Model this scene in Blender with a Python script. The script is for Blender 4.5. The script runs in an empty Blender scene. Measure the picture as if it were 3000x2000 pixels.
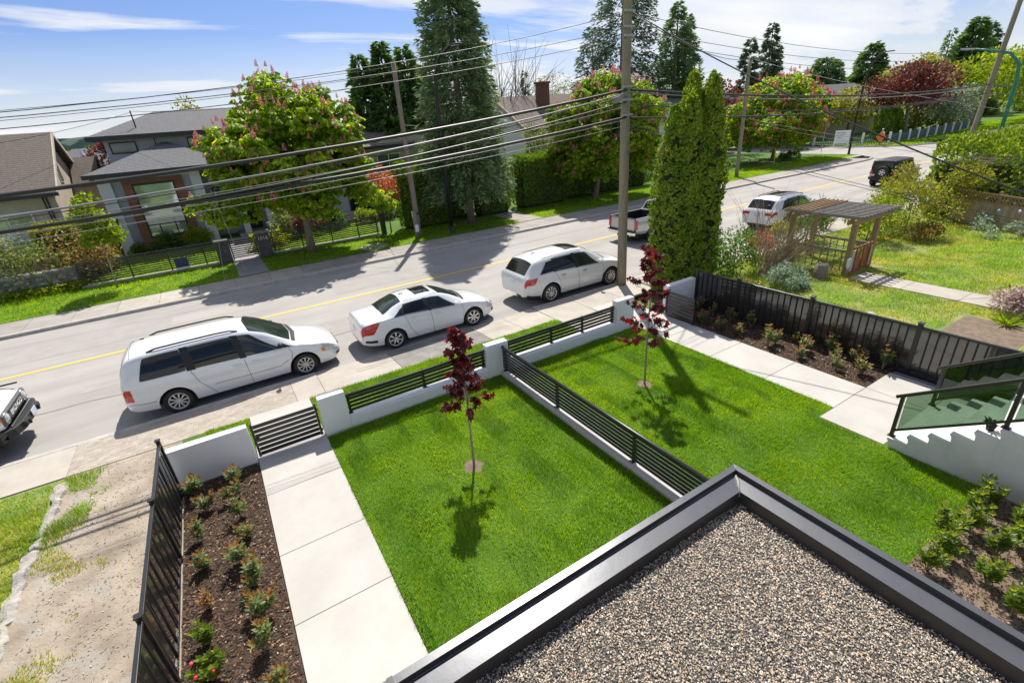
import bpy, bmesh, math, random
import numpy as np
from mathutils import Vector, Matrix
random.seed(7); rng = np.random.default_rng(7)
SC = bpy.context.scene; COL = SC.collection; R = math.radians
# ---------------------------------------------------------------- camera
cam_d = bpy.data.cameras.new('camera'); cam = bpy.data.objects.new('camera', cam_d); COL.objects.link(cam); SC.camera = cam
cam_d.sensor_width = 36; cam_d.lens = 16.833; cam_d.clip_start = .05; cam_d.clip_end = 6000
def cam_matrix(pitch, roll, yaw, loc):
    cy, sy, cp, sp = math.cos(yaw), math.sin(yaw), math.cos(pitch), math.sin(pitch)
    fw = Vector((sy*cp, cy*cp, -sp)); r = Vector((cy, -sy, 0)); u = r.cross(fw)
    c, s = math.cos(roll), math.sin(roll)
    r2 = c*r + s*u; u2 = -s*r + c*u
    m = Matrix((r2, u2, -fw)).transposed().to_4x4(); m.translation = loc
    return m
cam.matrix_world = cam_matrix(R(24.858), R(-4.4275), R(30.087), (0, 0, 6.2))
# ---------------------------------------------------------------- sun, sky
SUN_EL, SUN_AZ = R(54.5), R(31.5)
sun_d = bpy.data.lights.new('sun', 'SUN'); sun_d.energy = 2.9; sun_d.angle = R(.53); sun_d.color = (1, .95, .86)
sun = bpy.data.objects.new('sun', sun_d); COL.objects.link(sun)
sv = Vector((math.sin(SUN_AZ)*math.cos(SUN_EL), math.cos(SUN_AZ)*math.cos(SUN_EL), math.sin(SUN_EL)))
sun.rotation_euler = sv.to_track_quat('Z', 'Y').to_euler(); sun.location = (0, 0, 40)
world = bpy.data.worlds.new('World'); SC.world = world; world.use_nodes = True
wn = world.node_tree; wn.nodes.clear()
def N(t, typ, **kw):
    n = t.nodes.new(typ)
    for k, v in kw.items():
        if k.startswith('i_'): n.inputs[k[2:].replace('_', ' ')].default_value = v
        else: setattr(n, k, v)
    return n
def ramp(t, stops, fac=None):
    n = t.nodes.new('ShaderNodeValToRGB'); e = n.color_ramp.elements
    while len(e) < len(stops): e.new(.5)
    for el, (p, c) in zip(e, stops): el.position = p; el.color = (*c, 1) if len(c) == 3 else c
    if fac is not None: t.links.new(fac, n.inputs[0])
    return n
def build_world():
    t = wn; L = t.links.new
    out = N(t, 'ShaderNodeOutputWorld'); bg = N(t, 'ShaderNodeBackground'); bg.inputs[1].default_value = .15
    sky = N(t, 'ShaderNodeTexSky', sky_type='NISHITA', sun_disc=False, sun_elevation=SUN_EL, sun_rotation=SUN_AZ, altitude=60, air_density=1.0, dust_density=.6, ozone_density=2.2)
    tc = N(t, 'ShaderNodeTexCoord'); sep = N(t, 'ShaderNodeSeparateXYZ'); L(tc.outputs['Generated'], sep.inputs[0])
    # clouds lie on a flat layer: direction divided by its height
    den = N(t, 'ShaderNodeMath', operation='ADD'); L(sep.outputs[2], den.inputs[0]); den.inputs[1].default_value = .13
    mx = N(t, 'ShaderNodeMath', operation='MAXIMUM'); L(den.outputs[0], mx.inputs[0]); mx.inputs[1].default_value = .03
    dv = N(t, 'ShaderNodeVectorMath', operation='DIVIDE'); L(tc.outputs['Generated'], dv.inputs[0])
    cmb = N(t, 'ShaderNodeCombineXYZ'); [L(mx.outputs[0], cmb.inputs[i]) for i in range(3)]; L(cmb.outputs[0], dv.inputs[1])
    mp = N(t, 'ShaderNodeMapping'); L(dv.outputs[0], mp.inputs[0])
    mp.inputs['Rotation'].default_value = (0, 0, R(CLOUD_ROT)); mp.inputs['Scale'].default_value = (.36, .95, .3); mp.inputs['Location'].default_value = CLOUD_OFF
    n1 = N(t, 'ShaderNodeTexNoise'); L(mp.outputs[0], n1.inputs['Vector']); n1.inputs['Scale'].default_value = .95; n1.inputs['Detail'].default_value = 8; n1.inputs['Roughness'].default_value = .56; n1.inputs['Distortion'].default_value = .5
    r1 = ramp(t, [(CLOUD_T, (0, 0, 0)), (CLOUD_T+.075, (.75,)*3), (CLOUD_T+.2, (1, 1, 1))], n1.outputs[0])
    # pale haze towards the horizon
    hz = N(t, 'ShaderNodeMapRange'); L(sep.outputs[2], hz.inputs[0]); hz.inputs[1].default_value = 0; hz.inputs[2].default_value = .15; hz.inputs[3].default_value = .85; hz.inputs[4].default_value = 0
    mxm = N(t, 'ShaderNodeMath', operation='MAXIMUM'); L(r1.outputs[0], mxm.inputs[0]); L(hz.outputs[0], mxm.inputs[1])
    mul = N(t, 'ShaderNodeMath', operation='MULTIPLY'); L(mxm.outputs[0], mul.inputs[0]); mul.inputs[1].default_value = .93
    # cloud brightness: thin white sheet, a little grey where thick
    n2 = N(t, 'ShaderNodeTexNoise'); L(mp.outputs[0], n2.inputs['Vector']); n2.inputs['Scale'].default_value = 2.2; n2.inputs['Detail'].default_value = 5
    cr = ramp(t, [(.3, CLOUD_LO), (.68, CLOUD_HI)], n2.outputs[0])
    # clear-sky blue, deepened a little
    hsv = N(t, 'ShaderNodeHueSaturation'); L(sky.outputs[0], hsv.inputs['Color']); hsv.inputs['Saturation'].default_value = SKY_SAT; hsv.inputs['Value'].default_value = SKY_VAL
    tint = N(t, 'ShaderNodeVectorMath', operation='MULTIPLY'); L(hsv.outputs[0], tint.inputs[0]); tint.inputs[1].default_value = SKY_TINT
    mix = N(t, 'ShaderNodeMix', data_type='RGBA'); L(mul.outputs[0], mix.inputs[0]); L(tint.outputs[0], mix.inputs[6]); L(cr.outputs[0], mix.inputs[7])
    L(mix.outputs[2], bg.inputs[0]); L(bg.outputs[0], out.inputs[0])
CLOUD_OFF = (12.2, 9.4, 0); CLOUD_ROT = -20; CLOUD_T = .455; CLOUD_LO = (2.65, 2.67, 2.7); CLOUD_HI = (3.1, 3.08, 3.05); SKY_SAT = 1.0; SKY_VAL = .31; SKY_TINT = (.7, .8, 1.1)
build_world()
SC.view_settings.view_transform = 'Standard'; SC.view_settings.look = 'None'; SC.view_settings.gamma = 1; SC.view_settings.exposure = 1.18
SC.view_settings.use_curve_mapping = False
SC.cycles.use_denoising = True; SC.cycles.max_bounces = 8; SC.cycles.transparent_max_bounces = 12; SC.cycles.transmission_bounces = 6
SC.cycles.sample_clamp_indirect = 6; SC.cycles.caustics_reflective = False; SC.cycles.caustics_refractive = False

# ---------------------------------------------------------------- object helpers
def link(name, me, mats, parent=None):
    o = bpy.data.objects.new(name, me); COL.objects.link(o)
    if parent is not None: o.parent = parent
    if me is not None and mats is not None:
        for m in (mats if isinstance(mats, (list, tuple)) else [mats]):
            if len(me.materials) < 8: me.materials.append(m)
    return o
def tag(o, label=None, cat=None, group=None, kind=None):
    if label: o['label'] = label
    if cat: o['category'] = cat
    if group: o['group'] = group
    if kind: o['kind'] = kind
    return o
def thing(name, label, cat, loc=(0, 0, 0), group=None, rz=0):
    o = bpy.data.objects.new(name, None); COL.objects.link(o); o.location = loc; o.rotation_euler.z = rz
    o.empty_display_size = .2
    return tag(o, label, cat, group)
def rootloc(o):
    v = np.zeros(3)
    while o is not None: v += np.array(o.location); o = o.parent
    return v
def np_mesh(name, V, F, smooth=False):
    V = np.asarray(V, np.float32); F = np.asarray(F, np.int32)
    me = bpy.data.meshes.new(name); M, k = F.shape
    me.vertices.add(len(V)); me.vertices.foreach_set('co', V.ravel())
    me.loops.add(M*k); me.loops.foreach_set('vertex_index', F.ravel())
    me.polygons.add(M); me.polygons.foreach_set('loop_start', np.arange(0, M*k, k, dtype=np.int32))
    me.update(calc_edges=True)
    if smooth: me.polygons.foreach_set('use_smooth', np.ones(M, bool))
    return me
class MB:
    def __init__(s): s.v = []; s.f = []; s.sm = []
    def add(s, vs, fs, smooth=False):
        b = len(s.v); s.v += [tuple(map(float, v)) for v in vs]; s.f += [tuple(b+i for i in f) for f in fs]; s.sm += [smooth]*len(fs); return s
    def box(s, x0, x1, y0, y1, z0, z1):
        return s.add([(x0,y0,z0),(x1,y0,z0),(x1,y1,z0),(x0,y1,z0),(x0,y0,z1),(x1,y0,z1),(x1,y1,z1),(x0,y1,z1)],
                     [(3,2,1,0),(4,5,6,7),(0,1,5,4),(1,2,6,5),(2,3,7,6),(3,0,4,7)])
    def beam(s, p, q, w, h, up=(0, 0, 1)):
        p, q = Vector(p), Vector(q); d = (q-p).normalized(); sd = d.cross(Vector(up))
        if sd.length < 1e-4: sd = d.cross(Vector((1, 0, 0)))
        sd.normalize(); u = sd.cross(d); a, b = sd*(w/2), u*(h/2)
        return s.add([p-a-b, p+a-b, p+a+b, p-a+b, q-a-b, q+a-b, q+a+b, q-a+b], [(0,1,2,3),(7,6,5,4),(0,4,5,1),(1,5,6,2),(2,6,7,3),(3,7,4,0)])
    def tube(s, pts, rad, n=8, cap=True, smooth=True):
        pts = [Vector(p) for p in pts]; m = len(pts); rads = list(rad) if hasattr(rad, '__len__') else [rad]*m
        vs = []; ref = None
        for i, p in enumerate(pts):
            t = (pts[min(i+1, m-1)]-pts[max(i-1, 0)])
            if t.length < 1e-9: t = Vector((0, 0, 1))
            t.normalize()
            if ref is None: ref = Vector((0, 1, 0)) if abs(t.y) < .9 else Vector((1, 0, 0))
            a = t.cross(ref); a.normalize(); b = t.cross(a); ref = -(a.cross(t)) if False else ref
            vs += [p+(a*math.cos(2*math.pi*k/n)+b*math.sin(2*math.pi*k/n))*rads[i] for k in range(n)]
        fs = [(i*n+k, i*n+(k+1) % n, (i+1)*n+(k+1) % n, (i+1)*n+k) for i in range(m-1) for k in range(n)]
        s.add(vs, fs, smooth)
        if cap: s.add(vs[:n], [tuple(range(n-1, -1, -1))]); s.add(vs[-n:], [tuple(range(n))])
        return s
    def lathe(s, prof, c=(0, 0, 0), n=16, axis='Z', smooth=True):
        vs = []
        for r, h in prof:
            for k in range(n):
                a = 2*math.pi*k/n; x, y = r*math.cos(a), r*math.sin(a)
                vs.append((c[0]+x, c[1]+y, c[2]+h) if axis == 'Z' else (c[0]+x, c[1]+h, c[2]+y) if axis == 'Y' else (c[0]+h, c[1]+x, c[2]+y))
        m = len(prof)
        fs = [(i*n+k, i*n+(k+1) % n, (i+1)*n+(k+1) % n, (i+1)*n+k) for i in range(m-1) for k in range(n)]
        return s.add(vs, fs, smooth)
    def prism(s, poly, axis, a, b):
        # poly: 2D points; axis X -> (y,z), Y -> (x,z), Z -> (x,y)
        f = {'X': lambda p, t: (t, p[0], p[1]), 'Y': lambda p, t: (p[0], t, p[1]), 'Z': lambda p, t: (p[0], p[1], t)}[axis]
        n = len(poly); vs = [f(p, a) for p in poly]+[f(p, b) for p in poly]
        return s.add(vs, [tuple(range(n-1, -1, -1)), tuple(range(n, 2*n))]+[(i, (i+1) % n, n+(i+1) % n, n+i) for i in range(n)])
    def quad(s, *p): return s.add(p, [tuple(range(len(p)))])
    def ell(s, c, r, n=10, m=6):
        vs = []
        for i in range(m+1):
            ph = math.pi*i/m
            for k in range(n):
                th = 2*math.pi*k/n; vs.append((c[0]+r[0]*math.sin(ph)*math.cos(th), c[1]+r[1]*math.sin(ph)*math.sin(th), c[2]+r[2]*math.cos(ph)))
        return s.add(vs, [(i*n+k, (i+1)*n+k, (i+1)*n+(k+1) % n, i*n+(k+1) % n) for i in range(m) for k in range(n)], True)
    def mesh(s, name, off=(0, 0, 0)):
        me = bpy.data.meshes.new(name)
        V = (np.array(s.v)-np.array(off)) if len(s.v) else np.zeros((0, 3))
        me.from_pydata(V.tolist(), [], s.f); me.polygons.foreach_set('use_smooth', s.sm)
        bm = bmesh.new(); bm.from_mesh(me); bmesh.ops.remove_doubles(bm, verts=bm.verts, dist=1e-5); bmesh.ops.recalc_face_normals(bm, faces=bm.faces); bm.to_mesh(me); bm.free()
        return me
    def build(s, name, mat, parent=None, local=False, bevel=0):
        off = rootloc(parent) if (parent is not None and not local) else (0, 0, 0)
        o = link(name, s.mesh(name, off), mat, parent)
        if bevel:
            b = o.modifiers.new('bevel', 'BEVEL'); b.width = bevel; b.segments = 2; b.limit_method = 'ANGLE'; b.angle_limit = R(40)
        return o
def piece(name, me, parent, loc=(0, 0, 0), rz=0, sc=1, rot=None):
    o = bpy.data.objects.new(name, me); COL.objects.link(o); o.parent = parent; o.location = loc
    o.rotation_euler = rot if rot is not None else (0, 0, rz); o.scale = (sc,)*3 if not hasattr(sc, '__len__') else sc
    return o
def wpiece(name, me, parent, loc, **k):
    return piece(name, me, parent, tuple(np.array(loc)-rootloc(parent)), **k)
def boxmesh(name, sx, sy, sz, mat, bevel=0):
    m = MB().box(-sx/2, sx/2, -sy/2, sy/2, -sz/2, sz/2).mesh(name)
    if bevel:
        bm = bmesh.new(); bm.from_mesh(m); bmesh.ops.bevel(bm, geom=bm.edges[:], offset=bevel, segments=1, affect='EDGES'); bm.to_mesh(m); bm.free()
    m.materials.append(mat); return m
# ---------------------------------------------------------------- materials
def mat(name, col, rough=.6, col2=None, nscale=3., bump=0., bscale=40., spec=.4, metal=0., coat=0., objrand=0., stretch=None, detail=5, lo=.35, hi=.65, island=None, stain=None, courses=0.):
    g = lambda c: tuple(min(v*1.25, max(v, .8)) for v in c)
    col = g(col); col2 = g(col2) if col2 is not None else None; island = [(p, g(c)) for p, c in island] if island is not None else None
    if stain is not None: stain = (g(stain[0]), *stain[1:])
    m = bpy.data.materials.new(name); m.use_nodes = True; t = m.node_tree; L = t.links.new
    b = t.nodes['Principled BSDF']; b.inputs['Roughness'].default_value = rough; b.inputs['Specular IOR Level'].default_value = spec; b.inputs['Metallic'].default_value = metal
    if coat: b.inputs['Coat IOR'].default_value = 1.85 if coat > 1 else 1.5; b.inputs['Coat Weight'].default_value = min(coat, 1); b.inputs['Coat Roughness'].default_value = .04
    geo = N(t, 'ShaderNodeNewGeometry'); vec = geo.outputs['Position']
    if stretch:
        mp = N(t, 'ShaderNodeMapping'); mp.inputs['Scale'].default_value = stretch; L(vec, mp.inputs[0]); vec = mp.outputs[0]
    c = None
    if col2 is not None:
        n = N(t, 'ShaderNodeTexNoise'); n.inputs['Scale'].default_value = nscale; n.inputs['Detail'].default_value = detail; n.inputs['Roughness'].default_value = .62; L(vec, n.inputs['Vector'])
        c = ramp(t, [(lo, col), (hi, col2)], n.outputs[0]).outputs[0]
    if island is not None:
        rp = ramp(t, island, geo.outputs['Random Per Island']); rp.color_ramp.interpolation = 'LINEAR'; c = rp.outputs[0]
    if stain is not None:   # (colour, scale, threshold, strength): blotches of dirt
        n = N(t, 'ShaderNodeTexNoise'); n.inputs['Scale'].default_value = stain[1]; n.inputs['Detail'].default_value = 7; L(geo.outputs['Position'], n.inputs['Vector'])
        rr = ramp(t, [(stain[2], (0, 0, 0)), (stain[2]+.14, (stain[3],)*3)], n.outputs[0])
        mx = N(t, 'ShaderNodeMix', data_type='RGBA'); L(rr.outputs[0], mx.inputs[0])
        if c is not None: L(c, mx.inputs[6])
        else: mx.inputs[6].default_value = (*col, 1)
        mx.inputs[7].default_value = (*stain[0], 1); c = mx.outputs[2]
    if courses:   # rows of shingles
        sp = N(t, 'ShaderNodeSeparateXYZ'); L(geo.outputs['Position'], sp.inputs[0]); md = N(t, 'ShaderNodeMath', operation='FRACT'); dv = N(t, 'ShaderNodeMath', operation='DIVIDE'); L(sp.outputs[2], dv.inputs[0]); dv.inputs[1].default_value = courses; L(dv.outputs[0], md.inputs[0])
        rc = ramp(t, [(0, (.45,)*3), (.22, (.6,)*3), (.3, (1.1,)*3), (1, (.9,)*3)], md.outputs[0]); mc = N(t, 'ShaderNodeMix', data_type='RGBA', blend_type='MULTIPLY'); mc.inputs[0].default_value = 1; L(c, mc.inputs[6]); L(rc.outputs[0], mc.inputs[7]); c = mc.outputs[2]
    if objrand:
        oi = N(t, 'ShaderNodeObjectInfo'); mr = N(t, 'ShaderNodeMapRange'); L(oi.outputs['Random'], mr.inputs[0]); mr.inputs[3].default_value = 1-objrand; mr.inputs[4].default_value = 1+objrand
        vm = N(t, 'ShaderNodeVectorMath', operation='SCALE'); L(mr.outputs[0], vm.inputs['Scale'])
        if c is not None: L(c, vm.inputs[0])
        else: vm.inputs[0].default_value = col
        c = vm.outputs[0]
    if c is not None: L(c, b.inputs['Base Color'])
    else: b.inputs['Base Color'].default_value = (*col, 1)
    if bump:
        n = N(t, 'ShaderNodeTexNoise'); n.inputs['Scale'].default_value = bscale; n.inputs['Detail'].default_value = 6; L(vec, n.inputs['Vector'])
        bp = N(t, 'ShaderNodeBump'); bp.inputs['Strength'].default_value = bump; bp.inputs['Distance'].default_value = .02; L(n.outputs[0], bp.inputs['Height']); L(bp.outputs[0], b.inputs['Normal'])
    return m
def leafmat(name, stops, transl=.38, rough=.5, spec=.3, nscale=.8, patch=None, gain=1.3, tv=1.5):
    gain *= 1.22
    stops = [(p, tuple(v*gain for v in c)) for p, c in stops]; transl = min(.62, transl+.1)
    m = bpy.data.materials.new(name); m.use_nodes = True; t = m.node_tree; L = t.links.new
    b = t.nodes['Principled BSDF']; out = t.nodes['Material Output']; b.inputs['Roughness'].default_value = rough; b.inputs['Specular IOR Level'].default_value = spec
    geo = N(t, 'ShaderNodeNewGeometry'); r = ramp(t, stops, geo.outputs['Random Per Island']); c = r.outputs[0]
    if patch is not None:
        n = N(t, 'ShaderNodeTexNoise'); n.inputs['Scale'].default_value = nscale; n.inputs['Detail'].default_value = 4; L(geo.outputs['Position'], n.inputs['Vector'])
        rr = ramp(t, [(.38, (0, 0, 0)), (.66, (1, 1, 1))], n.outputs[0]); mx = N(t, 'ShaderNodeMix', data_type='RGBA', blend_type='MULTIPLY'); mx.inputs[0].default_value = 1
        pr_ = N(t, 'ShaderNodeMix', data_type='RGBA'); L(rr.outputs[0], pr_.inputs[0]); pr_.inputs[6].default_value = (*patch[0], 1); pr_.inputs[7].default_value = (*patch[1], 1)
        L(c, mx.inputs[6]); L(pr_.outputs[2], mx.inputs[7]); c = mx.outputs[2]
    L(c, b.inputs['Base Color'])
    tr = N(t, 'ShaderNodeBsdfTranslucent'); hs = N(t, 'ShaderNodeHueSaturation'); hs.inputs['Saturation'].default_value = 1.1; hs.inputs['Value'].default_value = tv; hs.inputs['Hue'].default_value = .49; L(c, hs.inputs['Color']); L(hs.outputs[0], tr.inputs[0])
    ms = N(t, 'ShaderNodeMixShader'); ms.inputs[0].default_value = transl; L(b.outputs[0], ms.inputs[1]); L(tr.outputs[0], ms.inputs[2]); L(ms.outputs[0], out.inputs[0])
    return m
def glassmat(name, tint, trans=.75, rough=.02):
    m = bpy.data.materials.new(name); m.use_nodes = True; t = m.node_tree; L = t.links.new; t.nodes.remove(t.nodes['Principled BSDF']); out = t.nodes['Material Output']
    tr = N(t, 'ShaderNodeBsdfTransparent'); tr.inputs[0].default_value = (*tint, 1); gl = N(t, 'ShaderNodeBsdfGlossy'); gl.inputs['Roughness'].default_value = rough; gl.inputs[0].default_value = (.9, .95, .92, 1)
    fr = N(t, 'ShaderNodeFresnel'); fr.inputs[0].default_value = 1.5; mp = N(t, 'ShaderNodeMath', operation='MULTIPLY_ADD'); L(fr.outputs[0], mp.inputs[0]); mp.inputs[1].default_value = .9; mp.inputs[2].default_value = .03
    ms = N(t, 'ShaderNodeMixShader'); L(mp.outputs[0], ms.inputs[0]); L(tr.outputs[0], ms.inputs[1]); L(gl.outputs[0], ms.inputs[2]); L(ms.outputs[0], out.inputs[0])
    return m
M = {}
M['asphalt'] = mat('asphalt', (.25, .236, .219), .88, (.31, .295, .276), .55, .35, 160, stain=((.215, .203, .19), .35, .56, .5), stretch=(.35, 1.3, 1))
M['asphalt_dark'] = mat('asphalt_patch', (.16, .152, .143), .9, (.22, .21, .195), 2.5, .35, 150)
M['concrete_walk'] = mat('pavement_concrete', (.3, .272, .232), .85, (.36, .33, .285), 1.8, .25, 90, objrand=.06, stain=((.3, .28, .25), 1.2, .58, .4))
M['concrete_far'] = mat('pavement_old_concrete', (.23, .21, .188), .88, (.29, .268, .24), 1.5, .25, 90, objrand=.1)
M['concrete_new'] = mat('fresh_concrete', (.335, .32, .294), .75, (.385, .368, .34), 1.4, .12, 120, objrand=.03, stain=((.31, .28, .235), .9, .6, .35))
M['kerb'] = mat('kerb_concrete', (.3, .285, .265), .9, (.4, .38, .35), 4, .3, 80)
M['oldkerb'] = mat('broken_concrete', (.26, .24, .21), .92, (.37, .345, .31), 9, 1.0, 30)
M['brick'] = mat('paver_brick', (.29, .252, .208), .88, (.35, .31, .26), 7, .3, 90, objrand=.12)
M['stucco'] = mat('white_stucco', (.72, .73, .74), .85, (.8, .8, .8), 1.2, .15, 220, stain=((.55, .56, .57), .8, .58, .35))
M['stairwall'] = mat('stair_concrete', (.46, .455, .44), .8, (.54, .53, .51), 1.6, .12, 120, stain=((.36, .35, .32), 1.1, .54, .5))
M['black_metal'] = mat('black_powder_coat', (.012, .012, .013), .32, spec=.55, col2=(.02, .02, .021), nscale=3)
M['bronze_metal'] = mat('bronze_powder_coat', (.03, .029, .022), .35, spec=.5)
M['vinyl_black'] = mat('glossy_black_panel', (.02, .02, .019), .15, spec=.9, coat=1.0, col2=(.024, .023, .022), nscale=1.5)
M['parapet'] = mat('grey_flashing', (.075, .077, .084), .3, (.09, .092, .1), 2.5, .02, 15, spec=.7, metal=.45, stain=((.14, .14, .145), 9, .64, .2))
M['parapet_dark'] = mat('dark_flashing_and_shade', (.03, .028, .026), .4, spec=.5)  # also paints the shade on the cap's inward face
M['sealant'] = mat('grey_sealant', (.22, .21, .19), .5)
M['pebble'] = mat('roof_pebble', (.2, .2, .2), .55, spec=.45, island=[(0, (.035, .035, .035)), (.26, (.075, .072, .068)), (.42, (.18, .155, .12)), (.6, (.32, .26, .185)), (.76, (.42, .345, .26)), (.86, (.5, .44, .36)), (.93, (.4, .22, .1)), (1, (.62, .59, .54))])
M['roofbed'] = mat('roof_bed', (.03, .028, .026), .9, (.07, .065, .06), 60)
M['soil'] = mat('bark_mulch', (.035, .022, .015), .95, (.07, .046, .032), 9, .9, 40, stain=((.1, .075, .055), 2.5, .58, .6))
M['soil_light'] = mat('dry_soil', (.12, .085, .058), .95, (.18, .135, .098), 6, .9, 40)
M['chip'] = mat('bark_chip', (.1, .06, .04), .9, island=[(0, (.02, .013, .01)), (.6, (.06, .036, .024)), (.85, (.12, .07, .042)), (.96, (.25, .14, .07)), (1, (.4, .33, .25))])
M['dirt'] = mat('bare_dirt', (.2, .165, .125), .95, (.33, .28, .22), 1.5, .8, 26, stain=((.27, .255, .225), 2.2, .54, .7))
M['stone_bit'] = mat('gravel_bit', (.3, .3, .3), .9, island=[(0, (.14, .13, .11)), (.5, (.26, .22, .175)), (1, (.42, .38, .32))])
M['turf'] = mat('turf_base', (.045, .1, .008), .95, (.07, .14, .012), 1.2, .5, 60)
M['turf_dry'] = mat('patchy_turf', (.11, .17, .03), .95, (.27, .25, .1), .9, .5, 40, lo=.42, hi=.7)
M['ground'] = mat('rough_ground', (.06, .1, .025), .95, (.13, .15, .06), .05)
M['yellow'] = mat('yellow_paint', (.62, .40, .06), .7, (.56, .38, .09), 14)
M['wood_pole'] = mat('weathered_pole', (.26, .23, .165), .9, (.17, .15, .105), 6, .5, 20, stretch=(6, 6, .35), stain=((.1, .09, .07), 2.5, .62, .6))
M['wood_pole2'] = mat('grey_pole', (.25, .21, .17), .9, (.15, .125, .1), 6, .5, 20, stretch=(6, 6, .35))
M['wood'] = mat('cedar_lumber', (.32, .21, .115), .8, (.22, .14, .08), 8, .3, 40, stretch=(4, 4, .6))
M['wood_grey'] = mat('grey_lumber', (.16, .155, .15), .85, (.24, .225, .2), 7, .3, 40)
M['wood_red'] = mat('red_stained_wood', (.2, .075, .035), .7, (.27, .11, .05), 8)
M['wood_peel'] = mat('peeling_white_wood', (.52, .5, .44), .85, (.3, .25, .19), 7)
M['bark'] = mat('tree_bark', (.13, .1, .075), .95, (.22, .185, .15), 12, .8, 30, stretch=(1, 1, .4))
M['bark_pale'] = mat('pale_bark', (.24, .2, .16), .9, (.33, .28, .23), 14, .5, 30)
M['cable'] = mat('cable_black', (.02, .019, .018), .45, spec=.5)
M['cable_grey'] = mat('cable_grey', (.2, .2, .21), .4, spec=.5)
M['cable_rust'] = mat('cable_rusty', (.11, .06, .045), .7)
M['white_line'] = mat('pale_wire', (.6, .58, .54), .6)
M['lamp_black'] = mat('lamp_black', (.014, .014, .016), .4)
M['lamp_green'] = mat('lamp_green', (.03, .17, .12), .45)
M['lamp_head'] = mat('lamp_head_grey', (.3, .31, .32), .5)
M['rubber'] = mat('tyre_rubber', (.018, .018, .018), .75)
M['dark'] = mat('dark_plastic', (.015, .015, .016), .55)
M['alloy'] = mat('alloy_wheel', (.55, .55, .56), .28, metal=.85)
M['hubcap'] = mat('silver_hubcap', (.52, .49, .46), .4, metal=.3)
M['chrome'] = mat('chrome', (.75, .75, .77), .12, metal=1)
M['tail_red'] = mat('tail_lamp_red', (.5, .012, .015), .15, (.32, .006, .008), 9, spec=.6, coat=.8)
M['amber'] = mat('amber_lens', (.75, .2, .02), .2, coat=.6)
M['headlamp'] = mat('headlamp_lens', (.55, .57, .58), .12, (.3, .31, .32), 12, spec=.7, coat=1)
M['car_glass'] = mat('car_glass_dark', (.01, .012, .013), .03, spec=.45)
M['car_glass_green'] = mat('car_glass_green', (.03, .042, .037), .03, (.012, .018, .016), 2.2, spec=.5)
M['paint_white'] = mat('white_car_paint', (.62, .625, .635), .22, spec=.5, coat=1.0)
M['paint_pearl'] = mat('pearl_white_paint', (.56, .558, .54), .24, spec=.5, coat=1.0)
M['paint_silver'] = mat('silver_car_paint', (.42, .42, .42), .28, metal=.45, coat=1.0)
M['paint_red'] = mat('red_car_paint', (.45, .05, .02), .25, coat=1.0)
M['paint_black'] = mat('matt_black_body', (.015, .016, .018), .45)
M['plate'] = mat('number_plate', (.55, .58, .62), .4, (.35, .4, .5), 30)
M['seam'] = mat('panel_gap', (.05, .05, .055), .6)
M['grass'] = leafmat('lawn_grass', [(0, (.066, .15, .006)), (.5, (.105, .21, .01)), (.85, (.16, .265, .018)), (1, (.29, .33, .07))], .5, .55, .25, .55, ((.75, .84, .7), (1.3, 1.12, 1.0)))
M['grass_far'] = leafmat('verge_grass', [(0, (.09, .19, .008)), (.6, (.15, .27, .012)), (1, (.25, .33, .03))], .48, .55, .25, .35, ((.85, .9, .8), (1.3, 1.1, 1.0)))
M['grass_dry'] = leafmat('weedy_grass', [(0, (.1, .18, .015)), (.55, (.18, .25, .03)), (.85, (.28, .29, .07)), (1, (.4, .34, .15))], .45, .6, .25, .45, ((.75, .95, .7), (1.35, 1.05, 1.0)))
M['text_white'] = mat('white_lettering', (.75, .75, .73), .5)
# ================================================================ the setting
GZ = .15
def sheet(name, rects, z, m, parent=None):
    b = MB()
    for x0, x1, y0, y1 in rects: b.quad((x0, y0, z), (x1, y0, z), (x1, y1, z), (x0, y1, z))
    o = b.build(name, m, parent)
    if parent is None: tag(o, kind='structure')
    return o
sheet('ground', [(-2500, 2500, -1500, 3500)], -.08, M['ground'])
road = MB()
road.quad((-90, 13.2, 0), (60.5, 13.2, 0), (60.5, 24.4, 0), (-90, 24.4, 0)); road.quad((60.5, 13.2, 0), (220, 13.2, 0), (220, 24.4, 0), (60.5, 24.4, 0))
cor = [(56.5, 24.4), (58.2, 24.8), (59.5, 26), (60.2, 27.6), (60.4, 30), (60.4, 120), (69.6, 120), (69.6, 32), (70.2, 29.5), (72, 27), (75, 25.4), (79, 24.4)]
road.add([(x, y, 0) for x, y in cor], [tuple(range(len(cor)-1, -1, -1))])
tag(road.build('road', M['asphalt']), kind='structure')
sheet('road_patch', [(3.5, 9.5, 20.4, 22.9), (-9, -2.5, 20.8, 22.6), (20.5, 27, 21.6, 23.6), (-4.6, 3.2, 16.6, 17.1)], .004, mat('road_repair', (.25, .238, .223), .9, (.285, .272, .256), 1.5, .3, 150))
sheet('road_marking', [(-90, 57.5, 19.52, 19.68), (73, 220, 19.52, 19.68)], .008, M['yellow'])
cr = MB()
for path in ([(-6, 16.0), (-1, 15.7), (4, 16.1), (9, 15.8)], [(12, 21.9), (18, 22.1), (24, 21.7), (33, 22.0)], [(60, 21), (64, 21.4), (70, 20.6)], [(2.2, 12.6), (5, 12.75), (7.6, 12.4)]):
    P = []
    for i in range(len(path)-1):
        for k in range(6):
            u = k/6; P.append((path[i][0]*(1-u)+path[i+1][0]*u, path[i][1]*(1-u)+path[i+1][1]*u+random.uniform(-.07, .07)))
    z = .006 if path[0][1] > 13 else .125
    for a, b in zip(P[:-1], P[1:]): cr.quad((a[0], a[1]-.012, z), (b[0], b[1]-.012, z), (b[0], b[1]+.012, z), (a[0], a[1]+.012, z))
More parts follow.
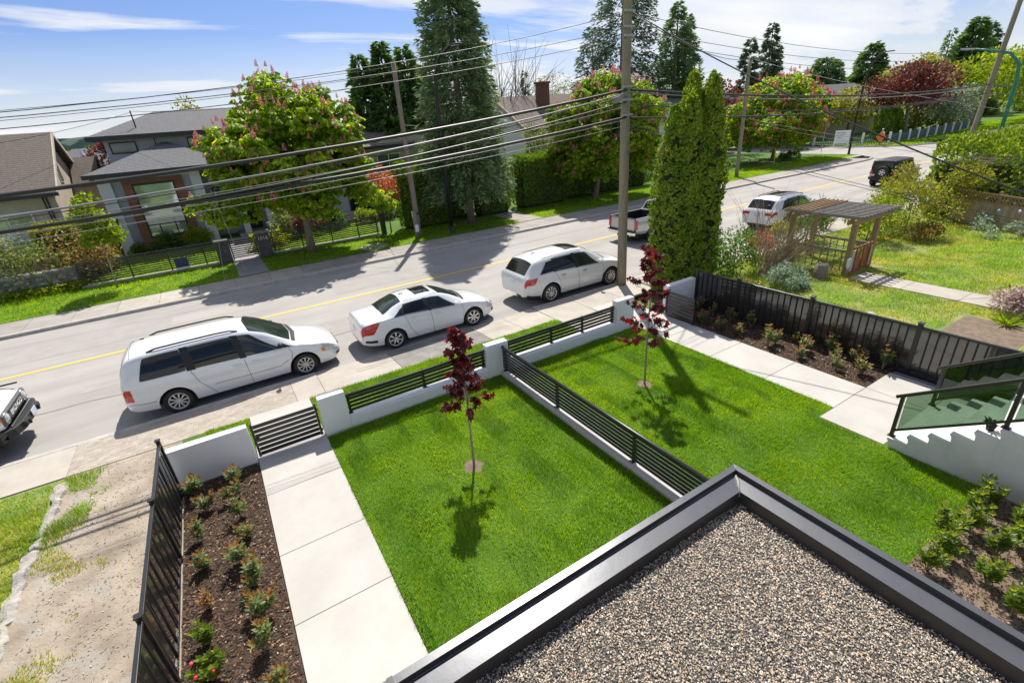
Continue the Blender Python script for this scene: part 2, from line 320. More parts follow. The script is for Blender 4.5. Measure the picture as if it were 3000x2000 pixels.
tag(cr.build('road_crack', mat('tar_crack', (.1, .098, .095), .8)), kind='structure')
def kerb(name, pts, w, z, side=1):
    b = MB(); n = len(pts); L_ = []
    for i, p in enumerate(pts):
        a, c = pts[max(i-1, 0)], pts[min(i+1, n-1)]; d = Vector((c[0]-a[0], c[1]-a[1])).normalized(); nn = Vector((-d.y, d.x))*side
        L_.append((p, (p[0]+nn.x*w, p[1]+nn.y*w)))
    vs = []; fs = []
    for p, q in L_: vs += [(*p, -.05), (*p, z-.015), (p[0]+(q[0]-p[0])*.15, p[1]+(q[1]-p[1])*.15, z), (*q, z), (*q, -.05)]
    for i in range(n-1): fs += [(i*5+k, i*5+k+1, (i+1)*5+k+1, (i+1)*5+k) for k in range(4)]
    b.add(vs, fs); return tag(b.build(name, M['kerb']), kind='structure')
kerb('kerb', [(-90, 24.35), (56.5, 24.35), (58.2, 24.8), (59.5, 26), (60.2, 27.6), (60.4, 30), (60.4, 90)], .16, .13, 1)
kerb('kerb', [(69.6, 90), (69.6, 32), (70.2, 29.5), (72, 27), (75, 25.4), (79, 24.35), (220, 24.35)], .16, .13, 1)
kerb('kerb', [(-60, 13.3), (1.2, 13.3)], .16, .12, -1)
kerb('kerb', [(8.6, 13.3), (220, 13.3)], .16, .13, -1)
# pavements: a bed with one object per slab
def slabmesh(name, sx, sy, sz, m): return boxmesh(name, sx-.012, sy-.012, sz, m, .006)
sw = sheet('near_pavement', [(-60, 1.2, 11.78, 13.14), (8.6, 70, 11.78, 13.14)], .075, M['kerb'])
sm_ = slabmesh('paving_slab', 1.5, 1.34, .07, M['concrete_walk'])
for x in [-4.85-1.5*i for i in range(5)]+[9.35+1.5*i for i in range(3)]: wpiece('paving_slab', sm_, sw, (x, 12.46, .087))
wpiece('paving_slab', slabmesh('paving_slab', .7, 1.34, .07, M['concrete_walk']), sw, (.85, 12.46, .087))
wpiece('paving_slab', slabmesh('paving_slab', 46, 1.34, .07, M['concrete_walk']), sw, (36.3, 12.46, .087))
sheet('paver_bed', [(-4.1, .5, 11.79, 13.13)], .1175, M['brick'])
bm_ = boxmesh('brick', .194, .096, .07, M['brick'], .006)
hb_ = boxmesh('brick', .094, .096, .07, M['brick'], .006)
for r_ in range(13):
    for k in range(23):
        x = -4.0+k*.2+(.1 if r_ % 2 else 0)
        if x > .48: continue
        if r_ % 2 and k == 0: wpiece('brick', hb_, sw, (x-.15, 11.85+r_*.1035, .087))
        if r_ % 2 and k == 21: wpiece('brick', hb_, sw, (x+.148, 11.85+r_*.1035, .087))
        wpiece('brick', bm_, sw, (x, 11.85+r_*.1035, .087+random.uniform(-.002, .002)), rz=random.uniform(-.008, .008))
# dropped driveway crossing: slabs tilt down to the road
ap = sheet('driveway_crossing', [(1.2, 8.6, 11.78, 13.3)], -.01, M['kerb'])
MB().box(8.61, 10.04, 9.96, 11.77, .05, .145).build('paving_slab', M['concrete_walk'], ap)
for x0, x1, m in ((1.2, 3.3, M['concrete_walk']), (3.3, 6.2, M['asphalt_dark']), (6.2, 7.4, M['concrete_walk']), (7.4, 8.6, M['concrete_walk'])):
    b = MB(); zl = lambda x: .05+.07*min(1, max(abs(x-4.9)-2.4, 0)/1.3)
    b.add([(x0+.006, 11.79, .0), (x1-.006, 11.79, .0), (x1-.006, 13.31, .0), (x0+.006, 13.31, .0), (x0+.006, 11.79, .12), (x1-.006, 11.79, .12), (x1-.006, 13.31, zl(x1)-.03), (x0+.006, 13.31, zl(x0)-.03)],
          [(3,2,1,0),(4,5,6,7),(0,1,5,4),(1,2,6,5),(2,3,7,6),(3,0,4,7)]); b.build('paving_slab', m, ap)
fw_ = sheet('far_pavement', [(-90, 57, 24.5, 26.35)], .07, M['kerb'])
fs1 = slabmesh('paving_slab', 1.5, 1.86, .08, M['concrete_far']); fs2 = slabmesh('paving_slab', 1.5, 1.86, .08, M['concrete_walk'])
for i in range(-8, 31): wpiece('paving_slab', fs2 if -3 <= i <= 1 else fs1, fw_, (i*1.5+.75, 25.43, .092))
wpiece('paving_slab', slabmesh('paving_slab', 10.4, 1.86, .08, M['concrete_far']), fw_, (51.7, 25.43, .092)); wpiece('paving_slab', slabmesh('paving_slab', 78, 1.86, .08, M['concrete_far']), fw_, (-51, 25.43, .092))
sheet('far_pavement', [(79, 220, 24.5, 26.6)], .12, M['concrete_far'])
sheet('side_ramp', [(56.3, 60.2, 26.3, 27.1)], .152, M['concrete_walk'])
# soil, turf and beds
sheet('lawn', [(.78, 5.22, 1.5, 9.75), (5.44, 10.04, 1.34, 9.75), (.78, 8.6, 9.94, 11.78), (-2.0, -.62, 9.94, 11.76)], GZ-.005, M['turf'])
sheet('neighbour_lawn', [(12.86, 60, -30, 11.78)], .12, M['turf_dry'])
sheet('dirt_lot', [(-4.1, -1.94, -10, 11.76)], .12, M['dirt'])
sheet('grass_lot', [(-60, -4.1, -10, 11.76)], .11, M['turf_dry'])
sheet('verge', [(-60, 60.3, 26.35, 46), (70.3, 220, 32, 60), (75.5, 220, 26.6, 32)], .14, M['turf'])
vg = MB(); vc = [(70.3, 32), (70.6, 29.8), (72.2, 27.4), (75.5, 25.7), (75.5, 32)]; vg.add([(x, y, .14) for x, y in vc], [(0, 1, 2, 3, 4)]); tag(vg.build('verge', M['turf']), kind='structure')
sheet('far_ground', [(-300, 300, 46.2, 300)], .1, M['ground'])
sheet('planting_bed', [(-1.95, -.62, -2, 9.75), (11.4, 12.75, 3.94, 9.75)], GZ-.006, M['soil'])
sheet('planting_bed', [(5.44, 9.48, -3, 1.34)], GZ-.006, M['soil_light'])
sheet('gravel_strip', [(12.52, 12.75, -3, 3.94)], .11, mat('blue_gravel', (.08, .1, .13), .8, (.2, .22, .25), 60, .8, 90))
gp = sheet('garden_path', [(-.615, .775, -2, 11.78), (10.05, 11.395, 3.94, 11.78), (9.5, 12.51, 2.6, 3.94), (11.42, 12.51, -3, 2.6)], .1, M['kerb'])
def panel(x0, x1, y0, y1, z=GZ+.01, m=None): MB().box(x0+.005, x1-.005, y0+.005, y1-.005, .09, z).build('concrete_panel', m or M['concrete_new'], gp, bevel=.006)
for y0, y1 in ((9.96, 11.79), (8.5, 9.96), (6.83, 8.5), (5.43, 6.83), (3.95, 5.43), (2.4, 3.95), (.9, 2.4)): panel(-.615, .775, y0, y1)
for y0, y1 in ((9.96, 11.79), (8.57, 9.96), (7.05, 8.57), (5.53, 7.05), (3.935, 5.53)): panel(10.05, 11.395, y0, y1)
for x0, x1 in ((9.5, 11.39), (11.39, 12.51)): panel(x0, x1, 2.76, 3.935)
panel(11.42, 12.51, .9, 2.76); panel(11.42, 12.51, -1, .9)
yp = sheet('garden_walk', [(18.75, 19.85, -3, 7.9)], .125, M['kerb'])
for i in range(7): MB().box(18.76, 19.84, -3+i*1.55, -3+i*1.55+1.54, .1, .15).build('concrete_panel', M['concrete_walk'], yp, bevel=.006)
# the front walk of the house across the street
sheet('front_walk', [(.25, 1.6, 26.36, 38)], .158, mat('grey_paver', (.2, .19, .19), .85, (.27, .255, .25), 3, .2, 80))
sheet('front_walk', [(16.6, 18.4, 26.36, 36)], .156, M['concrete_far'])

# ---- camera cull for grass: keep what the lens, or a lens a few steps aside, can see
CM = np.array(cam.matrix_world.inverted())
def seen(P, m=.16):
    Q = P@CM[:3, :3].T+CM[:3, 3]; z = -Q[:, 2]; f = 16.833/36
    return (z > .3) & (np.abs(Q[:, 0]/np.maximum(z, .1)*f) < .5+m) & (np.abs(Q[:, 1]/np.maximum(z, .1)*f) < .333+m)
def vnoise(P, s, seed=0):
    # smooth value noise in the plane
    r = np.random.default_rng(seed); g = r.random((64, 64)); q = P[:, :2]/s; i = np.floor(q).astype(int); f = q-i; f = f*f*(3-2*f); i %= 64; j = (i+1) % 64
    a = g[i[:, 0], i[:, 1]]; b = g[j[:, 0], i[:, 1]]; c = g[i[:, 0], j[:, 1]]; d = g[j[:, 0], j[:, 1]]
    return (a*(1-f[:, 0])+b*f[:, 0])*(1-f[:, 1])+(c*(1-f[:, 0])+d*f[:, 0])*f[:, 1]
def grass(name, label, rects, z, dens, h, w, m, hole=None, bare=None, lean=.5, seed=1, mow=0.):
    PP = []
    for x0, x1, y0, y1 in rects:
        n = int((x1-x0)*(y1-y0)*dens)
        P = np.column_stack([rng.uniform(x0, x1, n), rng.uniform(y0, y1, n), np.full(n, z)]); PP.append(P)
    P = np.vstack(PP); P = P[seen(P)]
    if hole is not None: P = P[~hole(P)]
    if bare is not None: P = P[rng.random(len(P)) < bare(P)]
    n = len(P); th = rng.uniform(0, 2*math.pi, n); sd = np.column_stack([np.cos(th), np.sin(th), np.zeros(n)])
    hn = (.55+.75*vnoise(P, .5, seed))*(.6+.8*rng.random(n))*h
    la = vnoise(P, .9, seed+5)*6.3*2+rng.normal(0, .9, n); ll = lean*(.3+rng.random(n))
    tip = np.column_stack([np.cos(la)*ll, np.sin(la)*ll, np.ones(n)])*hn[:, None]
    tip[:, 1] += mow*np.where(np.floor(P[:, 0]/.46) % 2 == 0, 1, -1)*hn
    ww = w*(.7+.6*rng.random(n))[:, None]
    V = np.stack([P-sd*ww/2, P+sd*ww/2, P+tip], 1).reshape(-1, 3); F = np.arange(3*n).reshape(-1, 3)
    o = link(name, np_mesh(name, V, F), m); return tag(o, label, 'grass', kind='stuff')
pit = [(2.94, 6.91), (7.72, 7.09)]
def pits(P): return np.any([np.hypot(P[:, 0]-x, P[:, 1]-y) < .15+.08*vnoise(P, .1, 3) for x, y in pit], 0)
grass('lawn_grass', 'lush bright green mown grass of the two front lawns', [(.76, 5.23, 2.6, 9.74), (5.43, 10.07, 1.33, 9.74)], GZ-.005, 4600, .062, .0075, M['grass'], hole=lambda P: pits(P) | ((P[:, 0] > 9.47) & (P[:, 1] < 3.96)), mow=.35)
grass('verge_grass', 'strip of fresh green grass outside the white garden wall', [(.79, 8.5, 9.97, 11.8), (-2.0, -.64, 9.97, 11.75)], GZ-.005, 4200, .065, .009, M['grass'],
      hole=lambda P: (P[:, 1] > 11.82) | ((P[:, 0] < -1.55) & (P[:, 1] > 10.9+.9*(P[:, 0]+2.1))))
fy = lambda P: np.clip(.2+1.3*vnoise(P, 2.2, 9), 0, 1)
grass('verge_grass', 'mown grass of the verge and front yards across the street', [(-14, 60, 26.36, 30.3), (-6, 9, 30.6, 37)], .14, 330, .08, .026, M['grass_far'], seed=4,
      hole=lambda P: ((P[:, 0] > .25) & (P[:, 0] < 1.6)) | ((P[:, 0] > 16.6) & (P[:, 0] < 18.4)) | ((P[:, 0] > 58.5) & (P[:, 1] > 26)))
grass('yard_grass', 'patchy weedy grass of the yard behind the black fence', [(12.95, 36, -2, 11.7)], .12, 750, .075, .018, M['grass_dry'], bare=lambda P: np.clip(2.1*vnoise(P, 1.6, 21)+.02, 0, 1),
      hole=lambda P: ((P[:, 0] > 18.7) & (P[:, 0] < 19.9) & (P[:, 1] < 7.9)) | ((P[:, 0] < 17.8) & (P[:, 0] > 15.2) & (P[:, 1] < 4.3) & (P[:, 1] > 2.6)), seed=6)
grass('lot_grass', 'rough tufty grass beside the broken concrete edge', [(-9, -4.22, 3, 11.7)], .11, 1900, .08, .013, M['grass_dry'], bare=lambda P: np.clip(.25+1.5*vnoise(P, .7, 31), 0, 1), seed=8)
grass('lot_weed', 'weeds creeping along the broken concrete edge over bare dirt', [(-4.1, -2.1, 4, 11.7)], .12, 2600, .075, .011, M['grass_dry'],
      bare=lambda P: np.clip((vnoise(P, .45, 41)-.5)*5-np.clip((P[:, 0]+3.95)*2.6, 0, 2.2), 0, 1)+np.where(vnoise(P, .22, 43) > .9, .4, 0), seed=9)
grass('verge_grass', 'grass verge at the corner beyond the side street', [(70.5, 130, 26.7, 33)], .14, 40, .12, .07, M['grass_far'], seed=14)
def litter(name, label, rects, z, dens, s0, s1, m, cat):
    PP = [np.column_stack([rng.uniform(a, b, int((b-a)*(d-c)*dens)), rng.uniform(c, d, int((b-a)*(d-c)*dens)), np.full(int((b-a)*(d-c)*dens), z)]) for a, b, c, d in rects]
    P = np.vstack(PP); P = P[seen(P)]; n = len(P); th = rng.uniform(0, 6.283, n); L_ = rng.uniform(s0, s1, n)[:, None]; W_ = L_*rng.uniform(.25, .6, n)[:, None]
    a = np.column_stack([np.cos(th), np.sin(th), rng.normal(0, .25, n)]); b = np.column_stack([-np.sin(th), np.cos(th), rng.normal(0, .35, n)]); P[:, 2] += rng.uniform(.004, .014, n)
    V = np.stack([P-a*L_/2-b*W_/2, P+a*L_/2-b*W_/2, P+a*L_/2+b*W_/2, P-a*L_/2+b*W_/2], 1).reshape(-1, 3)
    return tag(link(name, np_mesh(name, V, np.arange(4*n).reshape(-1, 4)), m), label, cat, kind='stuff')
litter('bark_mulch', 'dark bark mulch covering the two planting beds by the paths', [(-1.94, -.64, 3.5, 9.7), (11.42, 12.74, 3.96, 9.7)], GZ-.004, 1500, .015, .05, M['chip'], 'mulch')
litter('bark_mulch', 'dry wood chips under the bright yellow green shrubs', [(6, 9.46, -1, 1.33)], GZ-.004, 900, .015, .04, M['chip'], 'mulch')
litter('dirt_pebble', 'small stones scattered over the bare dirt lot', [(-3.9, -2.05, 4, 11.7)], .121, 200, .01, .035, M['stone_bit'], 'stones')
for x, y in pit:
    b = MB(); vs = [(x+(.2+.04*math.sin(5*a+x))*math.cos(a), y+(.2+.04*math.cos(4*a))*math.sin(a), GZ) for a in np.linspace(0, 6.283, 20, endpoint=False)]
    b.add(vs+[(x, y, GZ+.015)], [(i, (i+1) % 20, 20) for i in range(20)]); tag(b.build('soil_patch', M['soil_light']), kind='structure')
# old broken concrete edge on the left lot
ok = MB(); ny = 60; vs = []
for i in range(ny+1):
    y = 3.5+8.0*i/ny; c = -4.14+.05*math.sin(y*1.3)+random.uniform(-.03, .03); w = .1+random.uniform(-.035, .035); h = .19+random.uniform(-.045, .035)+.02*math.sin(y*3)
    vs += [(c-w, y, .08), (c-w*.8, y, h-.02+random.uniform(-.015, .01)), (c, y, h), (c+w*.8, y, h-.02+random.uniform(-.02, .01)), (c+w*1.1, y, .08)]
ok.add(vs, [(i*5+k, (i+1)*5+k, (i+1)*5+k+1, i*5+k+1) for i in range(ny) for k in range(4)])
tag(ok.build('concrete_edge', M['oldkerb']), kind='structure')

# ================================================================ garden walls, fences, gates
wl = thing('garden_wall', 'white stucco garden wall with square pillars along the pavement', 'wall', (5, 9.85, 0))
def wbox(nm, *a): return MB().box(*a).build(nm, M['stucco'], wl, bevel=.012)
wbox('wall_panel', -2.0, -.62, 9.75, 9.95, 0, 1.0)
wbox('pillar', .775, 1.335, 9.74, 9.96, 0, 1.1); wbox('low_wall', 1.335, 4.89, 9.75, 9.95, 0, .42); wbox('ledge', 1.335, 4.89, 9.79, 9.945, .42, .46)
wbox('pillar', 4.89, 5.52, 9.74, 9.96, 0, 1.06); wbox('low_wall', 5.52, 9.3, 9.75, 9.95, 0, .44); wbox('ledge', 5.52, 9.3, 9.79, 9.945, .44, .48)
wbox('pillar', 9.3, 9.98, 9.74, 9.96, 0, 1.14); wbox('wall_panel', 11.46, 12.74, 9.75, 9.95, 0, 1.1)
def rail_fence(label, x0, x1, zb, zt, posts):
    f = thing('rail_fence', label, 'fence', ((x0+x1)/2, 9.87, zb))
    MB().box(x0, x1, 9.845, 9.895, zt-.075, zt).build('top_rail', M['black_metal'], f, bevel=.004)
    n = 4; h = (zt-.075-zb-.04)/n
    me = boxmesh('slat', x1-x0-.01, .022, h-.03, M['black_metal'], .003)
    for i in range(n): wpiece('slat', me, f, ((x0+x1)/2, 9.865, zb+.05+h*(i+.5)-.012))
    for p in posts:
        b = MB().box(p-.025, p+.025, 9.876, 9.926, zb, zt-.002); b.box(p-.05, p+.05, 9.85, 9.94, zb, zb+.012); b.build('post', M['black_metal'], f)
rail_fence('black slatted fence on low white wall between gate and middle pillar', 1.36, 4.87, .46, .95, (1.4, 3.2, 4.83))
rail_fence('black slatted fence on low white wall between middle pillar and open gate', 5.54, 9.28, .48, .98, (5.6, 7.0, 8.1, 9.23))
def gate(label, p0, p1, zb, zt, n):
    g = thing('garden_gate', label, 'gate', (*p0, zb)); p0 = Vector((*p0, 0)); p1 = Vector((*p1, 0)); d = (p1-p0).normalized()
    at = lambda u, z: p0+(p1-p0)*u+Vector((0, 0, z))
    for u in (0, 1): MB().beam(at(u, zb), at(u, zt+.02), .045, .045, (d.y, -d.x, 0)).build('stile', M['black_metal'], g)
    h = (zt-zb)/n
    for i in range(n):
        z = zb+h*(i+.5); sl = .085 if i < n-1 else .11
        MB().beam(at(.02, z), at(.98, z), .02, min(sl, h-.028), (0, 0, 1)).build('slat', M['black_metal'], g)
    for z in (zb+.12, zt-.12): MB().beam(at(-.035, z), at(-.02, z), .03, .05, (0, 0, 1)).build('hinge', M['black_metal'], g)
    b = MB().beam(at(.93, zb+(zt-zb)*.55), at(.99, zb+(zt-zb)*.55), .07, .05); b.build('latch', M['black_metal'], g)
gate('closed black slatted gate across the left garden path', (.7, 9.85), (-.55, 9.85), .2, .95, 7)
gate('open black slatted gate standing beside the right garden path', (11.38, 9.72), (11.3, 8.62), .2, 1.02, 7)
# middle fence
mf = thing('rail_fence', 'long black slatted fence on concrete kerb dividing the two lawns', 'fence', (5.33, 6, GZ))
MB().box(5.22, 5.44, 1.2, 9.74, .08, .27).build('kerb_base', M['concrete_new'], mf, bevel=.01)
MB().tube([(5.33, 1.2, .94), (5.33, 9.73, .94)], .034, 10).build('top_rail', M['black_metal'], mf)
me = boxmesh('slat', .022, 8.5, .062, M['black_metal'], .003)
for i in range(7): wpiece('slat', me, mf, (5.33, 5.48, .36+i*.087))
for y in (9.66, 7.45, 5.1, 2.8):
    b = MB().box(5.345, 5.395, y-.025, y+.025, .27, .91); b.box(5.3, 5.43, y-.05, y+.05, .27, .285); b.build('post', M['black_metal'], mf)
# left fence
lf = thing('panel_fence', 'glossy black panel fence with capped posts beside the bare dirt lot', 'fence', (-1.975, 6, GZ))
posts = (9.55, 7.73, 5.48, 3.2, 1.0)
lbm = [boxmesh('board', .016, .13, 1.08, M['vinyl_black'], .003), boxmesh('board', .05, .035, 1.08, M['black_metal'], .004)]
for a, b_ in zip(posts[:-1], posts[1:]):
    MB().box(-2.0, -1.95, b_+.032, a-.032, 1.315, 1.36).build('top_rail', M['black_metal'], lf, bevel=.004)
    MB().box(-1.995, -1.955, b_+.032, a-.032, .2, .24).build('bottom_rail', M['black_metal'], lf)
    n = int(round((a-b_-.07)/.118)); stp = (a-b_-.07)/n
    for i in range(n): wpiece('board', lbm[i % 2], lf, (-1.975-(.006 if i % 2 else 0), a-.035-stp*(i+.5), .778), rot=(0, random.uniform(-.012, .012), random.uniform(-.05, .05)))
for y in posts:
    b = MB().box(-2.01, -1.945, y-.032, y+.032, .1, 1.41); b.box(-2.02, -1.935, y-.042, y+.042, 1.41, 1.425)
    b.build('post', M['black_metal'], lf)
# right fence: ribbed black panels
rf = thing('panel_fence', 'long glossy black panel fence between right planting bed and neighbouring yard', 'fence', (12.8, 5, .1))
posts = (9.74, 8.25, 6.1, 3.72, 1.5, -.7, -2.9)
bme = [boxmesh('board', .016, .17, 1.15, M['vinyl_black'], .003), boxmesh('rib', .045, .026, 1.15, M['dark'], .004)]
for a, b_ in zip(posts[:-1], posts[1:]):
    MB().box(12.77, 12.83, b_+.045, a-.045, 1.275, 1.33).build('top_rail', M['black_metal'], rf, bevel=.006)
    MB().box(12.775, 12.825, b_+.045, a-.045, .11, .16).build('bottom_rail', M['black_metal'], rf)
    n = int(round((a-b_-.09)/.165)); st = (a-b_-.09)/n
    for i in range(n):
        wpiece('board', bme[0], rf, (12.8, a-.045-st*(i+.5), .71), rot=(0, random.uniform(-.006, .006), random.uniform(-.025, .025)))
        if i: wpiece('rib', bme[1], rf, (12.792, a-.045-st*i, .71))
for y in posts:
    b = MB().box(12.75, 12.85, y-.045, y+.045, .05, 1.4); b.box(12.735, 12.865, y-.06, y+.06, 1.4, 1.42); b.build('post', M['black_metal'], rf, bevel=.004)

# ================================================================ stairs with glass rails (right)
st = thing('concrete_stairs', 'pale concrete front steps with rounded nosings rising to the right', 'stairs', (10.45, 1.5, GZ))
for i in range(11):
    y0 = 2.74-.268*i; z1 = .34+.186*i; y1 = y0-.268
    poly = [(y0, z1-.02), (y0-.012, z1), (y1-.0345, z1), (y1-.0345, .1), (y0-.035, .1), (y0-.035, z1-.11), (y0-.02, z1-.06), (y0, z1-.045)]
    MB().prism(poly, 'X', 9.5+.001*i, 11.4).build('step', M['stairwall'], st)
def glass_rail(label, x, y_end, ya=2.72):
    g = thing('glass_railing', label, 'railing', (x, ya, .35)); k = .69
    T = lambda y: 1.2+(2.74-y)*k; B = lambda y: .45+(2.74-y)*k
    MB().beam((x, ya+.1, T(ya+.1)), (x, y_end, T(y_end)), .05, .055).build('top_rail', M['bronze_metal'], g, bevel=.008)
    MB().beam((x, ya-.02, B(ya-.02)), (x, y_end, B(y_end)), .04, .035).build('bottom_rail', M['bronze_metal'], g)
    for i, y in enumerate((ya, ya-1.35, ya-2.75)):
        zb = .345+.186*max(0, round((2.74-y-.05)/.268-.3))
        b = MB().box(x-.024, x+.024, y-.03, y+.03, zb, T(y)-.02); b.box(x-.05, x+.05, y-.055, y+.055, zb, zb+.012); b.build('post', M['bronze_metal'], g)
    for a, b_ in ((ya-.05, ya-1.3), (ya-1.4, ya-2.7)):
        MB().add([(x+dx, yy, zz) for dx in (-.004, .004) for yy, zz in ((a, B(a)+.02), (b_, B(b_)+.02), (b_, T(b_)-.03), (a, T(a)-.03))],
                 [(0, 1, 2, 3), (7, 6, 5, 4), (0, 4, 5, 1), (1, 5, 6, 2), (2, 6, 7, 3), (3, 7, 4, 0)]).build('glass_pane', M['glass_green'], g)
M['glass_green'] = glassmat('green_tinted_glass', (.42, .52, .44))
M['glass_dark'] = glassmat('grey_tinted_glass', (.2, .26, .21))
glass_rail('tinted glass railing with bronze posts on the lawn side of the steps', 9.6, -.3)
M['glass_green'] = M['glass_dark']
glass_rail('darker glass railing with bronze posts on the fence side of the steps', 11.3, -.3)
# a plant pot left on a step
pp = thing('plant_pot', 'small dark plastic pot with crumpled leaves standing on a step', 'pot', (9.72, 1.55, .34+.186*4))
MB().lathe([(.0, 0), (.05, 0), (.07, .11), (.06, .11), (.0, .1)], (0, 0, 0), 12).build('pot', M['dark'], pp, local=True)
b = MB()
for k in range(9):
    a = k*.7; b.add([(0, 0, .1), (.08*math.cos(a-.3), .08*math.sin(a-.3), .16), (.13*math.cos(a), .13*math.sin(a), .15+.03*(k % 3)), (.08*math.cos(a+.3), .08*math.sin(a+.3), .14)], [(0, 1, 2, 3)])
b.build('leaf', mat('dark_leaf', (.02, .035, .025), .4), pp, local=True)
# ================================================================ the building the view is taken from
hb = thing('house', 'own house with flat gravel roof and grey metal parapet', 'house', (1, 0, 0))
MB().box(-3.2, 3.0, -3.2, 1.66, .1, 3.158).build('wall', M['stucco'], hb)
MB().box(-3.2, 3.1, -3.2, 1.8, 3.16, 3.22).build('roof_deck', M['roofbed'], hb)
def sweep(nm, prof, m, xl=-3.2, bevel=0):
    vs = []
    for o, z in prof: vs += [(xl, 1.87-o, z), (3.18-o, 1.87-o, z), (3.18-o, -3.2, z)]
    return MB().add(vs, [(3*i+k, 3*i+k+1, 3*i+k+4, 3*i+k+3) for i in range(len(prof)-1) for k in range(2)]).build(nm, m, hb, bevel=bevel)
sweep('parapet_cap', [(.0, 3.24), (.0, 3.4), (.05, 3.397), (.052, 3.352)], M['parapet'])
sweep('parapet_ledge', [(.05, 3.354), (.058, 3.352), (.072, 3.357), (.195, 3.345)], M['parapet'])
sweep('parapet_flashing', [(.195, 3.346), (.198, 3.21)], M['parapet_dark'])
sweep('parapet_shade_strip', [(.0515, 3.395), (.0535, 3.36)], M['parapet_dark'])  # dark strip: shade painted over the inward face of the cap
def blob(nm, pts, r, m):
    b = MB(); b.tube(pts, r, 6); return b.build(nm, m, hb)
blob('sealant_bead', [(3.118, 1.808, 3.36), (3.09, 1.785, 3.36), (3.065, 1.75, 3.358), (3.03, 1.72, 3.352), (2.985, 1.675, 3.345), (2.98, 1.672, 3.3)], [.006, .014, .016, .013, .008, .006], M['sealant'])
blob('sealant_bead', [(3.175, 1.868, 3.4), (3.13, 1.82, 3.399)], [.004, .004], M['sealant'])
MB().box(.1, .135, 1.815, 1.874, 3.39, 3.404).build('cap_joint', M['parapet_dark'], hb)
MB().add([(.1, 1.82, 3.361), (.17, 1.82, 3.361), (.16, 1.78, 3.36), (.09, 1.785, 3.36)], [(0, 1, 2, 3)]).build('cap_joint', M['sealant'], hb)
b = MB()
for x in (.22, 1.1, 2.0, 2.9): b.ell((x, 1.8165, 3.378), (.006, .004, .006), 6, 4)
for y in (1.6, .9, .2): b.ell((3.1265, y, 3.378), (.004, .006, .006), 6, 4)
b.build('screw_head', M['black_metal'], hb)
# pebbles: thousands of small stones, one heap
def pebbles():
    n = 96000; P = np.column_stack([rng.uniform(-.3, 2.985, n), rng.uniform(-.45, 1.675, n), np.full(n, 3.222)]); P[:, 2] += rng.uniform(0, .012, n)
    P = P[seen(P, .12)]; n = len(P); s = rng.lognormal(math.log(.0048), .26, n)
    base = np.array([(1, 0, -.3), (-1, 0, -.3), (0, 1, -.3), (0, -1, -.3), (0, 0, 1)], float)   # only the upper side of a pebble can be seen
    F0 = np.array([(0, 2, 4), (2, 1, 4), (1, 3, 4), (3, 0, 4)])
    th = rng.uniform(0, 6.28, n); c, s_ = np.cos(th), np.sin(th); ax = np.column_stack([rng.uniform(.9, 1.5, n), rng.uniform(.7, 1.1, n), rng.uniform(.55, .9, n)])
    B = base[None]*ax[:, None]*s[:, None, None]; B += rng.normal(0, .12, B.shape)*s[:, None, None]
    X = B[..., 0]*c[:, None]-B[..., 1]*s_[:, None]; Y = B[..., 0]*s_[:, None]+B[..., 1]*c[:, None]
    V = np.stack([X, Y, B[..., 2]], -1)+P[:, None]
    F = F0[None]+5*np.arange(n)[:, None, None]
    o = link('gravel', np_mesh('gravel', V.reshape(-1, 3), F.reshape(-1, 3), True), M['pebble'], None); o.parent = hb; o.location = tuple(-rootloc(hb)); return tag(o, kind='stuff')
pebbles()
